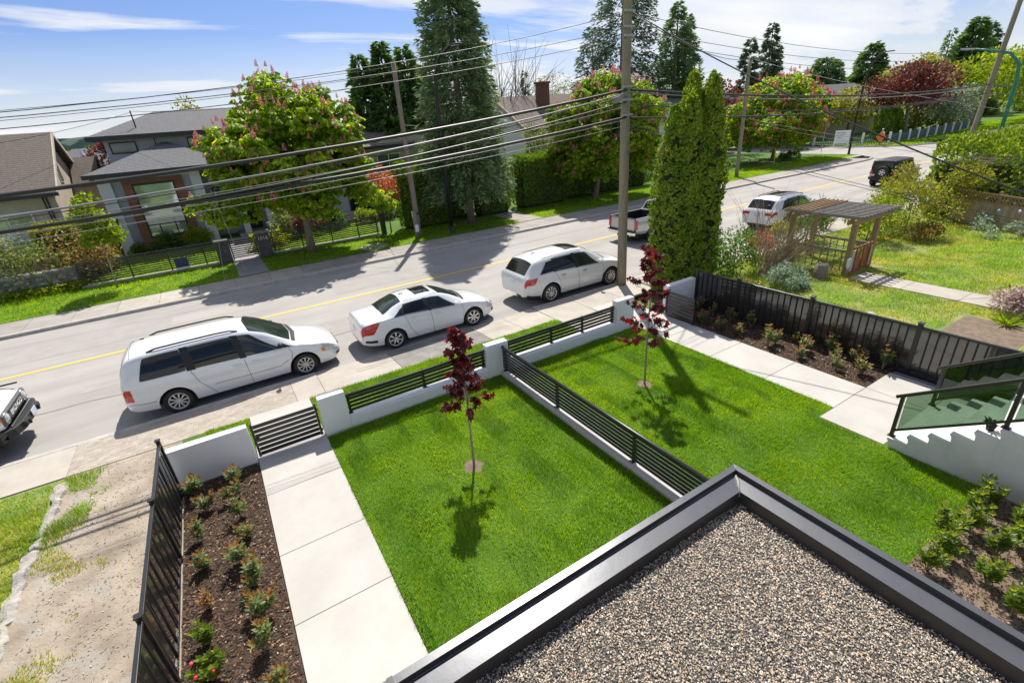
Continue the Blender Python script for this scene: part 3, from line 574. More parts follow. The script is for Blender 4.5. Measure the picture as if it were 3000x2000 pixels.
# ================================================================ vehicles
def pchip(pts):
    x = np.array([p[0] for p in pts], float); y = np.array([p[1] for p in pts], float); h = np.diff(x); d = np.diff(y)/h; m = np.zeros(len(x))
    m[0], m[-1] = d[0], d[-1]
    for i in range(1, len(x)-1):
        if d[i-1]*d[i] > 0: w1 = 2*h[i]+h[i-1]; w2 = h[i]+2*h[i-1]; m[i] = (w1+w2)/(w1/d[i-1]+w2/d[i])
    def f(q):
        q = np.clip(np.asarray(q, float), x[0], x[-1]); i = np.clip(np.searchsorted(x, q)-1, 0, len(x)-2); t = (q-x[i])/h[i]
        return (2*t**3-3*t**2+1)*y[i]+(t**3-2*t**2+t)*h[i]*m[i]+(-2*t**3+3*t**2)*y[i+1]+(t**3-t**2)*h[i]*m[i+1]
    return f
class Car:
    """shell of a car: x runs from the rear bumper (0) to the nose (L); s = 0..1 lower side, 1..2 window band, 2..3 roof or bonnet"""
    def __init__(s, L, top, belt, bot, wmax, wedge, e, wheels, Rw, Ra, tuck=.07, inb=.05, crown=2.6):
        s.L = L; s.top, s.belt, s.bot, s.wmax, s.wedge, s.e = map(pchip, (top, belt, bot, wmax, wedge, e)); s.wheels = wheels; s.Rw = Rw; s.Ra = Ra; s.tuck = tuck; s.inb = inb; s.crown = crown
    def pt(s, x, q, side=1):
        x = np.asarray(x, float); q = np.asarray(q, float); x, q = np.broadcast_arrays(x, q)
        top, belt, b0, wm, we = s.top(x), s.belt(x), s.bot(x), s.wmax(x), s.wedge(x); edge = belt+(top-belt)*s.e(x); bb = b0.copy()
        for wx in s.wheels:
            dx = np.abs(x-wx); bb = np.maximum(bb, np.where(dx < s.Ra, s.Rw+np.sqrt(np.maximum(s.Ra**2-dx**2, 0)), 0))
        bb = np.minimum(bb, belt-.06)
        wb = wm-s.inb
        t = np.clip(q, 0, 1); z0 = bb+(belt-bb)*t; tf = (z0-b0)/(belt-b0)
        y0 = wm-s.tuck*(np.maximum(0, .42-tf)/.42)**2-s.inb*(np.maximum(0, tf-.55)/.45)**2-.012*np.exp(-((tf-.36)/.06)**2)
        t1 = np.clip(q-1, 0, 1); z1 = belt+(edge-belt)*t1; y1 = wb+(we-wb)*t1+.02*np.sin(np.pi*t1)*np.clip((edge-belt)/.3, 0, 1)
        t2 = np.clip(q-2, 0, 1); z2 = edge+(top-edge)*(1-(1-t2)**s.crown); y2 = we*(1-t2)
        z = np.where(q <= 1, z0, np.where(q <= 2, z1, z2)); y = np.where(q <= 1, y0, np.where(q <= 2, y1, y2))
        return np.stack([x-s.L/2, -side*y, z], -1)
    def nrm(s, x, q, side):
        h = 4e-3; a = s.pt(x+h, q, side)-s.pt(x-h, q, side); b = s.pt(x, np.minimum(q+h, 3), side)-s.pt(x, q-h, side)
        n = np.cross(a, b)*side; return n/np.maximum(np.linalg.norm(n, axis=-1, keepdims=True), 1e-9)
    def cols(s, xa, xb):
        xs = list(np.arange(xa, xb, .045))+[xb]
        for w in s.wheels:
            for k in np.linspace(-1, 1, 25): xs.append(w+s.Ra*math.sin(k*math.pi/2))
        xs = np.array(sorted(x for x in xs if xa <= x <= xb)); return xs[np.concatenate([[True], np.diff(xs) > 2e-3])]
    def shell(s, nm, m, root, q0=0, q1=3, xa=0, xb=None, caps=True):
        xs = s.cols(xa, s.L if xb is None else xb); qs = np.unique(np.concatenate([np.linspace(0, 1, 13), np.linspace(1, 2, 7), np.linspace(2, 3, 9)])); qs = qs[(qs >= q0) & (qs <= q1)]
        X, Q = np.meshgrid(xs, qs, indexing='ij'); A = s.pt(X, Q, 1); B = s.pt(X, Q, -1); nx, nq = X.shape; b = MB()
        for G, fl in ((A, 0), (B, 1)):
            f = [((i*nq+k), ((i+1)*nq+k), ((i+1)*nq+k+1), (i*nq+k+1)) for i in range(nx-1) for k in range(nq-1)]
            b.add(G.reshape(-1, 3), [t[::-1] for t in f] if fl else f, True)
        if caps:
            for i in (0, nx-1): b.add(np.vstack([A[i], B[i]]), [(k, k+1, nq+k+1, nq+k) for k in range(nq-1)], False)
        o = b.build(nm, m, root, local=True)
        return o
    def patch(s, nm, m, par, x0, x1, q0, q1, side=1, off=.006, nx=14, nq=8, both=False, rnd=0):
        """x0, x1 are (x at q0, x at q1)"""
        u = np.linspace(0, 1, nx)[:, None]; v = np.linspace(0, 1, nq)[None]
        xa = x0[0]+(x0[1]-x0[0])*v; xb = x1[0]+(x1[1]-x1[0])*v; X = xa+(xb-xa)*u; Q = np.broadcast_to(q0+(q1-q0)*v, X.shape).copy()
        if rnd:   # round the corners of the patch
            cu = np.abs(u*2-1); cv = np.abs(v*2-1); k = np.clip((cu**6+cv**6)**(1/6), 1, 2); mx = (X.min(0)+X.max(0))/2; mq = (q0+q1)/2; X = mx+(X-mx)/(1+(k-1)*rnd); Q = mq+(Q-mq)/(1+(k-1)*rnd)
        b = MB()
        for sd in ((1, -1) if both else (side,)):
            P = s.pt(X, Q, sd)+s.nrm(X, Q, sd)*off; n_, k_ = X.shape
            f = [(i*k_+j, (i+1)*k_+j, (i+1)*k_+j+1, i*k_+j+1) for i in range(n_-1) for j in range(k_-1)]
            b.add(P.reshape(-1, 3), f if sd > 0 else [t[::-1] for t in f], True)
        return b.build(nm, m, par, local=True)
    def line(s, pts, side, par, m=None, w=.009, off=.004):
        """thin panel gap along (x, q) points"""
        P = []
        for (xa, qa), (xb, qb) in zip(pts[:-1], pts[1:]):
            for k in range(8): u = k/8; P.append((xa+(xb-xa)*u, qa+(qb-qa)*u))
        P.append(pts[-1]); X = np.array([p[0] for p in P]); Q = np.array([p[1] for p in P]); C0 = s.pt(X, Q, side)+s.nrm(X, Q, side)*off
        return MB().tube(C0, w/2, 4).build('panel_gap', m or M['seam'], par, local=True)
    def arches(s, root, y_in=.45, m=None):
        for wx in s.wheels:
            for sd in (1, -1):
                vs = []; n = 18
                for k in range(n+1):
                    a = math.pi*k/n; x = wx+s.Ra*math.cos(a)*.998; z = s.Rw+s.Ra*math.sin(a)*.998; y = float(s.pt(x, 0., sd)[1]); yo = y*1.002; yi = y-math.copysign(y_in, y)
                    vs += [(x-s.L/2, yo, z), (x-s.L/2, yi, z)]
                vs.append((wx-s.L/2, yi, s.Rw))
                MB().add(vs, [(2*k, 2*k+1, 2*k+3, 2*k+2) for k in range(n)]+[(2*k+1, 2*n+2, 2*k+3) for k in range(n)]).build('wheel_arch', m or M['dark'], root, local=True)
def wheel_mesh(Rw, w, rr, style):
    t = MB(); h = w/2
    t.lathe([(rr*.98, -h*.8), (rr*1.05, -h), (Rw*.93, -h), (Rw*.985, -h*.8), (Rw, -h*.4), (Rw, h*.4), (Rw*.985, h*.8), (Rw*.93, h), (rr*1.05, h), (rr*.98, h*.8)], n=28, axis='Y')
    t.lathe([(0, -h*.35), (rr, -h*.35)], n=28, axis='Y'); t.lathe([(0, h*.35), (rr, h*.35)], n=28, axis='Y')
    tm = t.mesh('tyre'); tm.materials.append(M['rubber'])
    r = MB(); f = -h*.86   # outer face at -Y
    r.lathe([(rr*1.01, f+.02), (rr*1.01, f), (rr*.9, f+.004), (rr*.88, f+.05)], n=28, axis='Y')
    n, wd = style
    for k in range(n):
        a = 2*math.pi*k/n; d = Vector((math.cos(a), 0, math.sin(a))); q = Vector((-math.sin(a), 0, math.cos(a)))
        vs = []
        for rad, ww, dy in ((rr*.16, wd*.8, .012), (rr*.55, wd*.85, .0), (rr*.93, wd*1.15, .006)):
            for sg in (-1, 1): vs.append(d*rad+q*ww*sg+Vector((0, f+dy, 0)))
            for sg in (-1, 1): vs.append(d*rad+q*ww*sg*.9+Vector((0, f+dy+.03, 0)))
        r.add(vs, [(0, 1, 5, 4), (4, 5, 9, 8), (0, 4, 6, 2), (4, 8, 10, 6), (1, 3, 7, 5), (5, 7, 11, 9)])
    r.lathe([(0, f-.006), (rr*.14, f-.004), (rr*.2, f+.004), (rr*.21, f+.03)], n=16, axis='Y')
    return tm, r.mesh('rim')
def wheels(c, root, ytrack, w, rr, style, rim_m):
    tm, rm = wheel_mesh(c.Rw, w, rr, style); rm.materials.append(rim_m)
    for wx in c.wheels:
        for sd in (1, -1):
            o = piece('wheel', tm, root, (wx-c.L/2, -sd*ytrack, c.Rw), rot=(0, random.uniform(0, 6), 0)); 
            if sd < 0: o.rotation_euler = (0, 0, math.pi)
            piece('rim', rm, o)
def bx(root, nm, m, cx, cy, cz, sx, sy, sz, bevel=.01, rot=None):
    o = piece(nm, boxmesh(nm, sx, sy, sz, m, min(bevel, .4*min(sx, sy, sz))), root, (cx, cy, cz))
    if rot: o.rotation_euler = rot
    return o
def mirror_part(c, root, x, z, m, w=.2):
    for sd in (1, -1):
        b = MB(); y = float(c.pt(x, 1.05, sd)[1]); b.ell((x-c.L/2, y-sd*.12, z), (.07, .11, .075), 12, 8); b.tube([(x-c.L/2+.03, y+sd*.02, z-.05), (x-c.L/2, y-sd*.1, z-.03)], .025, 6); b.build('wing_mirror', m, root, local=True)
def handle(c, root, x, q, m, sd):
    p = c.pt(x, q, sd); n = c.nrm(np.array(x), np.array(q), sd); a = p+n*.028; bx(root, 'door_handle', m, a[0], a[1], a[2], .2, .03, .035, .012)
def floorpan(c, root, m=None):
    L = c.L; bx(root, 'underbody', m or M['dark'], 0, 0, .42, L-.5, 2*float(c.wmax(L/2))-.62, .36, .04); bx(root, 'sill', m or M['dark'], (c.wheels[0]+c.wheels[1])/2-L/2, 0, .25, c.wheels[1]-c.wheels[0]-2*c.Ra-.02, 2*float(c.wmax(L/2))-.2, .12, .03)
def text_mesh(txt, size, m, ext=.006):
    cu = bpy.data.curves.new('text', 'FONT'); cu.body = txt; cu.size = size; cu.extrude = ext; cu.align_x = 'CENTER'; cu.align_y = 'CENTER'
    o = bpy.data.objects.new('text', cu); COL.objects.link(o); dg = bpy.context.evaluated_depsgraph_get(); me = bpy.data.meshes.new_from_object(o.evaluated_get(dg)); bpy.data.objects.remove(o); bpy.data.curves.remove(cu)
    me.materials.clear(); me.materials.append(m); return me
def plate(root, x, y, z, rot=0): bx(root, 'number_plate', M['plate'], x, y, z, .012, .32, .16, .004, (0, rot, 0))

# ---- minivan
def minivan():
    c = Car(5.15, top=[(0, .98), (.04, 1.1), (.12, 1.38), (.24, 1.6), (.36, 1.69), (.7, 1.745), (2.2, 1.76), (2.85, 1.715), (3.25, 1.56), (3.95, 1.1), (4.1, 1.04), (4.6, .95), (4.95, .8), (5.1, .66), (5.15, .56)],
            belt=[(0, .9), (.1, 1.04), (1.2, 1.03), (3.4, .97), (3.95, .98), (4.3, .9), (4.75, .78), (5.05, .6), (5.15, .5)],
            bot=[(0, .36), (.3, .3), (1, .25), (4.3, .23), (4.9, .22), (5.15, .28)], wmax=[(0, .82), (.08, .92), (.3, .985), (1, 1.0), (4.2, .995), (4.6, .95), (4.9, .86), (5.08, .7), (5.15, .58)],
            wedge=[(0, .74), (.4, .74), (2.6, .74), (3.3, .72), (3.95, .78), (4.3, .76), (4.8, .66), (5.15, .42)], e=[(0, .86), (3.2, .88), (3.9, .8), (4.1, .45), (5.15, .5)], wheels=(1.03, 4.11), Rw=.335, Ra=.4)
    r = thing('minivan', 'white minivan with black roof rails and silver hubcaps parked at the kerb', 'minivan', (-.49, 14.43, 0))
    body = c.shell('body', M['paint_white'], r); c.arches(r); floorpan(c, r); wheels(c, r, .87, .22, .225, (10, .018), M['hubcap'])
    for sd in (1, -1):
        g = M['car_glass']
        c.patch('rear_side_window', g, r, (.42, .62), (1.42, 1.40), 1.06, 1.9, sd, rnd=.35); c.patch('sliding_door_window', g, r, (1.62, 1.58), (2.62, 2.52), 1.07, 1.9, sd); c.patch('front_door_window', M['car_glass_green'], r, (2.78, 2.7), (3.72, 2.98), 1.07, 1.9, sd, off=.007)
        c.patch('window_pillar', M['dark'], r, (1.42, 1.40), (1.62, 1.58), 1.03, 1.93, sd, .004); c.patch('window_pillar', M['dark'], r, (2.62, 2.52), (2.78, 2.7), 1.03, 1.93, sd, .004); c.patch('window_pillar', M['dark'], r, (3.7, 3.62), (3.93, 3.7), 1.04, 1.5, sd, .004)
        c.line([(1.5, 1.0), (1.6, .6), (1.8, .25), (1.9, .02)], sd, r); c.line([(2.7, 1.0), (2.76, .02)], sd, r); c.line([(3.8, 1.0), (3.86, .5), (3.8, .02)], sd, r); c.line([(1.9, .38), (3.72, .38)], sd, r, w=.012); c.line([(.05, .3), (.62, .3)], sd, r)
        handle(c, r, 2.52, .83, M['paint_white'], sd); handle(c, r, 2.95, .83, M['paint_white'], sd)
        c.patch('tail_lamp', M['tail_red'], r, (.015, .02), (.2, .2), .42, .85, sd, .008); c.patch('head_lamp', M['headlamp'], r, (4.72, 4.62), (5.1, 5.0), .62, 1.0, sd, .006); c.patch('indicator', M['amber'], r, (4.62, 4.6), (4.75, 4.68), .62, .8, sd, .008)
        b = MB(); xs = np.linspace(.75, 2.75, 12); P = [c.pt(x, 2.1, sd)+np.array((0, 0, .045 if 0 < i < 11 else .0)) for i, x in enumerate(xs)]; b.tube(P, .022, 6); b.build('roof_rail', M['dark'], r, local=True)
        c.patch('fog_vent', M['dark'], r, (5.0, 5.0), (5.12, 5.12), .22, .4, sd, .006)
    c.patch('windscreen', M['car_glass_green'], r, (3.8, 2.98), (3.86, 2.9), 2.04, 3, 1, .006, both=False) if False else None
    c.patch('windscreen', M['car_glass_green'], r, (2.98, 2.9), (3.9, 3.98), 2.06, 3, both=True); c.patch('windscreen_cowl', M['dark'], r, (3.93, 4.0), (4.02, 4.12), 2.02, 3, off=.008, both=True)
    c.patch('rear_window', M['car_glass'], r, (.05, .045), (.2, .2), 2.08, 3, both=True); c.line([(.38, 2.05), (.38, 3)], 1, r); c.line([(.38, 2.05), (.38, 3)], -1, r)
    mirror_part(c, r, 3.62, 1.12, M['dark']); plate(r, -2.585, 0, .85); bx(r, 'grille', M['dark'], 2.57, 0, .45, .04, .9, .22); bx(r, 'rear_wiper', M['dark'], -2.545, .1, 1.16, .02, .4, .02)
    bx(r, 'roof_aerial', M['dark'], -1.95, .3, 1.735, .1, .03, .04); bx(r, 'rear_bumper_step', M['paint_white'], -2.56, 0, .52, .1, 1.5, .2, .04)
minivan()
# ---- saloon
def sedan():
    c = Car(4.63, top=[(0, .82), (.03, .97), (.08, 1.06), (.45, 1.1), (.72, 1.12), (1.1, 1.28), (1.45, 1.375), (1.9, 1.41), (2.3, 1.415), (2.65, 1.37), (3.0, 1.24), (3.42, 1.02), (3.55, .97), (4.1, .86), (4.4, .74), (4.57, .6), (4.63, .5)],
            belt=[(0, .78), (.1, .93), (.7, .99), (1.3, .98), (3.2, .87), (3.45, .88), (3.8, .82), (4.2, .72), (4.5, .55), (4.63, .42)],
            bot=[(0, .34), (.4, .24), (1, .2), (3.9, .19), (4.63, .24)], wmax=[(0, .72), (.06, .8), (.25, .87), (.8, .905), (3.8, .9), (4.2, .85), (4.45, .74), (4.58, .6), (4.63, .5)],
            wedge=[(0, .66), (.7, .66), (1.3, .56), (2.6, .56), (3.0, .58), (3.45, .68), (3.9, .66), (4.4, .54), (4.63, .36)], e=[(0, .6), (.6, .5), (1.1, .75), (1.5, .86), (2.8, .88), (3.3, .78), (3.5, .4), (4.63, .5)], wheels=(.98, 3.68), Rw=.315, Ra=.37, tuck=.08)
    r = thing('sedan', 'white four door sedan with dark sunroof and red wraparound tail lamps', 'car', (5.05, 14.36, 0))
    c.shell('body', M['paint_white'], r); c.arches(r); floorpan(c, r); wheels(c, r, .785, .21, .225, (7, .026), M['alloy'])
    for sd in (1, -1):
        c.patch('quarter_window', M['car_glass'], r, (1.02, 1.3), (1.3, 1.36), 1.08, 1.62, sd); c.patch('rear_door_window', M['car_glass'], r, (1.36, 1.42), (2.16, 2.06), 1.08, 1.84, sd, off=.007); c.patch('front_door_window', M['car_glass_green'], r, (2.28, 2.18), (3.16, 2.62), 1.08, 1.84, sd, off=.007)
        c.patch('window_pillar', M['dark'], r, (2.16, 2.06), (2.28, 2.18), 1.05, 1.88, sd, .004); c.patch('window_pillar', M['dark'], r, (1.28, 1.36), (1.37, 1.43), 1.06, 1.7, sd, .004)
        c.line([(2.22, 1.0), (2.27, .02)], sd, r); c.line([(1.38, 1.0), (1.5, .45), (1.72, .02)], sd, r); c.line([(3.3, 1.0), (3.36, .5), (3.3, .02)], sd, r); c.line([(1.05, 1.04), (3.2, 1.04)], sd, r, M['dark'], .014)
        handle(c, r, 1.62, .82, M['chrome'], sd); handle(c, r, 2.45, .83, M['chrome'], sd)
        c.patch('tail_lamp', M['tail_red'], r, (.02, .02), (.34, .6), .55, .98, sd, .008, rnd=.2); c.patch('head_lamp', M['headlamp'], r, (4.3, 4.18), (4.56, 4.46), .78, 1.1, sd, .006); c.patch('indicator', M['amber'], r, (4.22, 4.22), (4.4, 4.36), .66, .74, sd, .008)
        c.patch('rear_vent', M['dark'], r, (.08, .08), (.42, .42), .16, .28, sd, .006); c.patch('fog_vent', M['dark'], r, (4.42, 4.42), (4.58, 4.58), .25, .5, sd, .006)
        c.line([(1.5, 2.05), (2.6, 2.05)], sd, r, M['dark'], .016)
    c.patch('windscreen', M['car_glass_green'], r, (2.66, 2.6), (3.36, 3.44), 2.08, 3, both=True); c.patch('windscreen_cowl', M['dark'], r, (3.4, 3.46), (3.5, 3.58), 2.04, 3, off=.008, both=True)
    c.patch('rear_window', M['car_glass_green'], r, (.78, .76), (1.42, 1.46), 2.1, 3, both=True); c.patch('sunroof', M['car_glass'], r, (1.95, 1.95), (2.48, 2.48), 2.35, 3, both=True)
    mirror_part(c, r, 3.08, .97, M['paint_white']); plate(r, -2.31, 0, .72); bx(r, 'grille', M['dark'], 2.3, 0, .42, .04, .8, .2); bx(r, 'rear_diffuser', M['dark'], -2.27, 0, .33, .08, 1.1, .09)
    MB().ell((1.62-2.315, 0, 1.405), (.09, .02, .05), 8, 6).build('roof_aerial', M['paint_white'], r, local=True)
sedan()
# ---- family SUVs
def suv(label, loc, pm_, q7=False):
    c = Car(4.95, top=[(0, .86), (.04, 1.06), (.12, 1.16), (.3, 1.4), (.48, 1.58), (.62, 1.635), (1.0, 1.685), (2.3, 1.71), (2.8, 1.66), (3.15, 1.5), (3.66, 1.2), (3.82, 1.14), (4.4, 1.04), (4.75, .88), (4.9, .7), (4.95, .6)],
            belt=[(0, .84), (.1, 1.06), (1.0, 1.09), (3.3, 1.01), (3.7, 1.04), (4.1, .96), (4.6, .82), (4.85, .64), (4.95, .52)],
            bot=[(0, .44), (.3, .34), (.9, .27), (4.2, .26), (4.95, .32)], wmax=[(0, .76), (.06, .86), (.25, .94), (.7, .98), (4.1, .98), (4.5, .93), (4.75, .82), (4.9, .66), (4.95, .56)],
            wedge=[(0, .7), (.5, .66), (2.6, .67), (3.1, .68), (3.7, .76), (4.2, .74), (4.7, .6), (4.95, .42)], e=[(0, .75), (.5, .86), (2.9, .89), (3.5, .82), (3.8, .42), (4.95, .5)], wheels=(1.06, 3.9), Rw=.365, Ra=.425, tuck=.08)
    r = thing('suv', label, 'suv', loc); c.shell('body', pm_, r); c.arches(r); floorpan(c, r); wheels(c, r, .845, .235, .25, (10, .02) if not q7 else (12, .02), M['alloy'])
    for sd in (1, -1):
        c.patch('quarter_window', M['car_glass'], r, (.62, 1.0), (1.24, 1.26), 1.1, 1.78, sd); c.patch('rear_door_window', M['car_glass'], r, (1.3, 1.3), (2.22, 2.14), 1.08, 1.86, sd, off=.007); c.patch('front_door_window', M['car_glass_green'], r, (2.36, 2.28), (3.34, 2.78), 1.08, 1.86, sd, off=.007)
        c.patch('window_pillar', M['dark'], r, (2.22, 2.14), (2.36, 2.28), 1.05, 1.9, sd, .004); c.patch('window_pillar', M['dark'], r, (1.23, 1.25), (1.31, 1.31), 1.06, 1.88, sd, .004)
        c.line([(.56, 1.04), (3.45, 1.04)], sd, r, M['chrome'], .016); c.line([(.56, 1.04), (1.0, 1.85), (1.35, 1.94), (2.6, 1.95)], sd, r, M['chrome'], .014)
        c.line([(2.3, 1.0), (2.36, .02)], sd, r); c.line([(1.3, 1.0), (1.42, .5), (1.55, .1)], sd, r); c.line([(3.48, 1.0), (3.54, .5), (3.48, .02)], sd, r)
        handle(c, r, 1.62, .84, M['chrome'], sd); handle(c, r, 2.6, .84, M['chrome'], sd)
        if q7: c.patch('tail_lamp', M['tail_red'], r, (.005, .02), (.22, .3), .78, .97, sd, .008); bx(r, 'tail_lamp', M['tail_red'], -2.45, -sd*.6, .93, .05, .34, .14); bx(r, 'bumper_reflector', M['tail_red'], -2.452, -sd*.55, .6, .04, .3, .045)
        else: c.patch('tail_lamp', M['tail_red'], r, (.02, .02), (.34, .52), .66, .97, sd, .008, rnd=.2)
        c.patch('lower_cladding', M['dark'], r, (.08, .08), (.6, .6), .0, .12, sd, .004); c.patch('head_lamp', M['headlamp'], r, (4.55, 4.45), (4.88, 4.8), .74, 1.05, sd, .006)
        if q7: b = MB(); b.tube([c.pt(x, 2.08, sd)+np.array((0, 0, .04 if 0 < i < 9 else 0)) for i, x in enumerate(np.linspace(.8, 2.9, 10))], .018, 6); b.build('roof_rail', M['dark'], r, local=True)
        else: c.line([(.9, 2.06), (2.75, 2.06)], sd, r, M['dark'], .018)
        bx(r, 'reflector', M['tail_red'], -2.42, -sd*.68, .5, .05, .16, .06)
    c.patch('windscreen', M['car_glass_green'], r, (2.86, 2.8), (3.6, 3.7), 2.08, 3, both=True); c.patch('windscreen_cowl', M['dark'], r, (3.62, 3.71), (3.76, 3.86), 2.04, 3, off=.008, both=True)
    c.patch('rear_window', M['car_glass'], r, (.13, .12), (.46, .47), 2.06, 3, both=True)
    if q7: c.patch('sunroof', M['car_glass'], r, (1.1, 1.1), (2.6, 2.6), 2.3, 3, both=True); bx(r, 'window_sticker', M['text_white'], -2.19, -.42, 1.31, .01, .13, .12, .003, (0, -.62, 0))
    else: c.patch('sunroof', M['car_glass'], r, (2.1, 2.1), (2.72, 2.72), 2.35, 3, both=True); MB().ell((.95-2.475, 0, 1.69), (.09, .02, .04), 8, 6).build('roof_aerial', pm_, r, local=True)
    mirror_part(c, r, 3.28, 1.14, pm_); plate(r, -2.475, 0, .88); bx(r, 'grille', M['dark'], 2.47, 0, .55, .04, .9, .3); bx(r, 'rear_bumper_cladding', M['dark'], -2.42, 0, .47, .1, 1.45, .1, .03)
    for sd in (1, -1): bx(r, 'exhaust_trim', M['chrome'], -2.44, -sd*.62, .42, .06, .2, .05)
suv('pearl white suv with split spoke wheels parked beside the big wooden pole', (9.62+2.475-1.06-.0, 14.42, 0), M['paint_pearl'])
suv('white suv with black glass roof and sticker parked behind the pergola', (24.65+2.475-1.06, 14.75, 0), M['paint_white'], True)
# ---- pickup
def pickup():
    Lb = 2.15
    c = Car(5.7, top=[(0, 1.28), (2.12, 1.3), (2.16, 1.32), (2.3, 1.72), (2.42, 1.82), (2.8, 1.88), (3.4, 1.87), (3.75, 1.78), (4.3, 1.36), (4.45, 1.3), (5.3, 1.2), (5.6, 1.0), (5.7, .85)],
            belt=[(0, 1.24), (2.15, 1.25), (2.6, 1.22), (4.2, 1.2), (4.5, 1.18), (5.3, 1.05), (5.7, .7)], bot=[(0, .6), (.4, .5), (5.2, .45), (5.7, .45)],
            wmax=[(0, .96), (.1, 1.0), (5.0, 1.0), (5.5, .9), (5.7, .75)], wedge=[(0, .93), (2.1, .93), (2.3, .7), (3.6, .7), (4.3, .8), (5.2, .76), (5.7, .6)], e=[(0, .9), (2.1, .9), (2.3, .86), (3.8, .88), (4.3, .7), (4.5, .4), (5.7, .5)], wheels=(1.2, 4.55), Rw=.39, Ra=.46, tuck=.07)
    r = thing('pickup_truck', 'silver pickup truck with empty bed and black bumper in the near lane', 'truck', (18.75+2.85-1.2, 18.15, 0))
    c.shell('body', M['paint_silver'], r, xa=2.14); c.shell('bed_side', M['paint_silver'], r, q1=2, xb=2.14, caps=False)
    c.arches(r, m=M['dark']); floorpan(c, r); wheels(c, r, .88, .26, .24, (8, .035), M['alloy'])
    x0 = -2.85; b = MB()
    for sd in (1, -1): b.add([(x0+.02, sd*.93, 1.27), (x0+2.14, sd*.93, 1.28), (x0+2.14, sd*.84, 1.275), (x0+.02, sd*.84, 1.265), (x0+2.14, sd*.84, .78), (x0+.02, sd*.84, .78)], [(0, 1, 2, 3), (3, 2, 4, 5)])
    b.add([(x0+.08, -.84, .78), (x0+2.1, -.84, .78), (x0+2.1, .84, .78), (x0+.08, .84, .78)], [(0, 1, 2, 3)]); b.add([(x0+2.1, -.84, .78), (x0+2.1, .84, .78), (x0+2.1, .84, 1.29), (x0+2.1, -.84, 1.29)], [(0, 1, 2, 3)])
    b.build('bed_liner', M['dark'], r, local=True)
    bx(r, 'bed_rail', M['paint_silver'], x0+1.08, .89, 1.285, 2.1, .1, .03, .008); bx(r, 'bed_rail', M['paint_silver'], x0+1.08, -.89, 1.285, 2.1, .1, .03, .008); bx(r, 'bed_rail', M['paint_silver'], x0+2.12, 0, 1.3, .07, 1.7, .03, .008)
    bx(r, 'tailgate', M['paint_silver'], x0+.03, 0, .96, .07, 1.66, .6, .012); bx(r, 'tailgate_cap', M['dark'], x0+.035, 0, 1.275, .08, 1.62, .03, .008)
    for sd in (1, -1): bx(r, 'tail_lamp', M['tail_red'], x0+.045, -sd*.915, .98, .16, .15, .42, .02)
    bx(r, 'rear_bumper', M['chrome'], x0-.06, 0, .55, .14, 1.86, .18, .03); bx(r, 'bumper_step', M['dark'], x0-.06, 0, .655, .2, 1.9, .04, .012); plate(r, x0-.14, 0, .56); bx(r, 'tow_hitch', M['dark'], x0-.1, 0, .42, .16, .1, .1); 
    MB().tube([(x0-.02, -.55, .42), (x0+.5, -.55, .45)], .035, 8).build('exhaust_pipe', M['chrome'], r, local=True)
    c.patch('rear_window', M['car_glass_green'], r, (2.185, 2.18), (2.33, 2.34), 2.12, 3, both=True); bx(r, 'high_brake_lamp', M['tail_red'], 2.42-2.85, 0, 1.825, .06, .4, .05, .015, (0, -.5, 0))
    for sd in (1, -1):
        c.patch('door_window', M['car_glass'], r, (2.55, 2.5), (3.95, 3.65), 1.1, 1.85, sd); c.line([(2.4, 1.0), (2.4, .05)], sd, r); c.line([(4.0, 1.0), (4.05, .05)], sd, r); handle(c, r, 2.7, .8, M['paint_silver'], sd); c.patch('head_lamp', M['headlamp'], r, (5.4, 5.4), (5.68, 5.66), .6, 1.0, sd)
    c.patch('windscreen', M['car_glass_green'], r, (3.78, 3.72), (4.25, 4.32), 2.08, 3, both=True); mirror_part(c, r, 3.95, 1.32, M['paint_silver']); bx(r, 'front_bumper', M['chrome'], 2.84, 0, .58, .14, 1.7, .22, .04); bx(r, 'grille', M['dark'], 2.84, 0, .88, .06, 1.1, .28)
pickup()
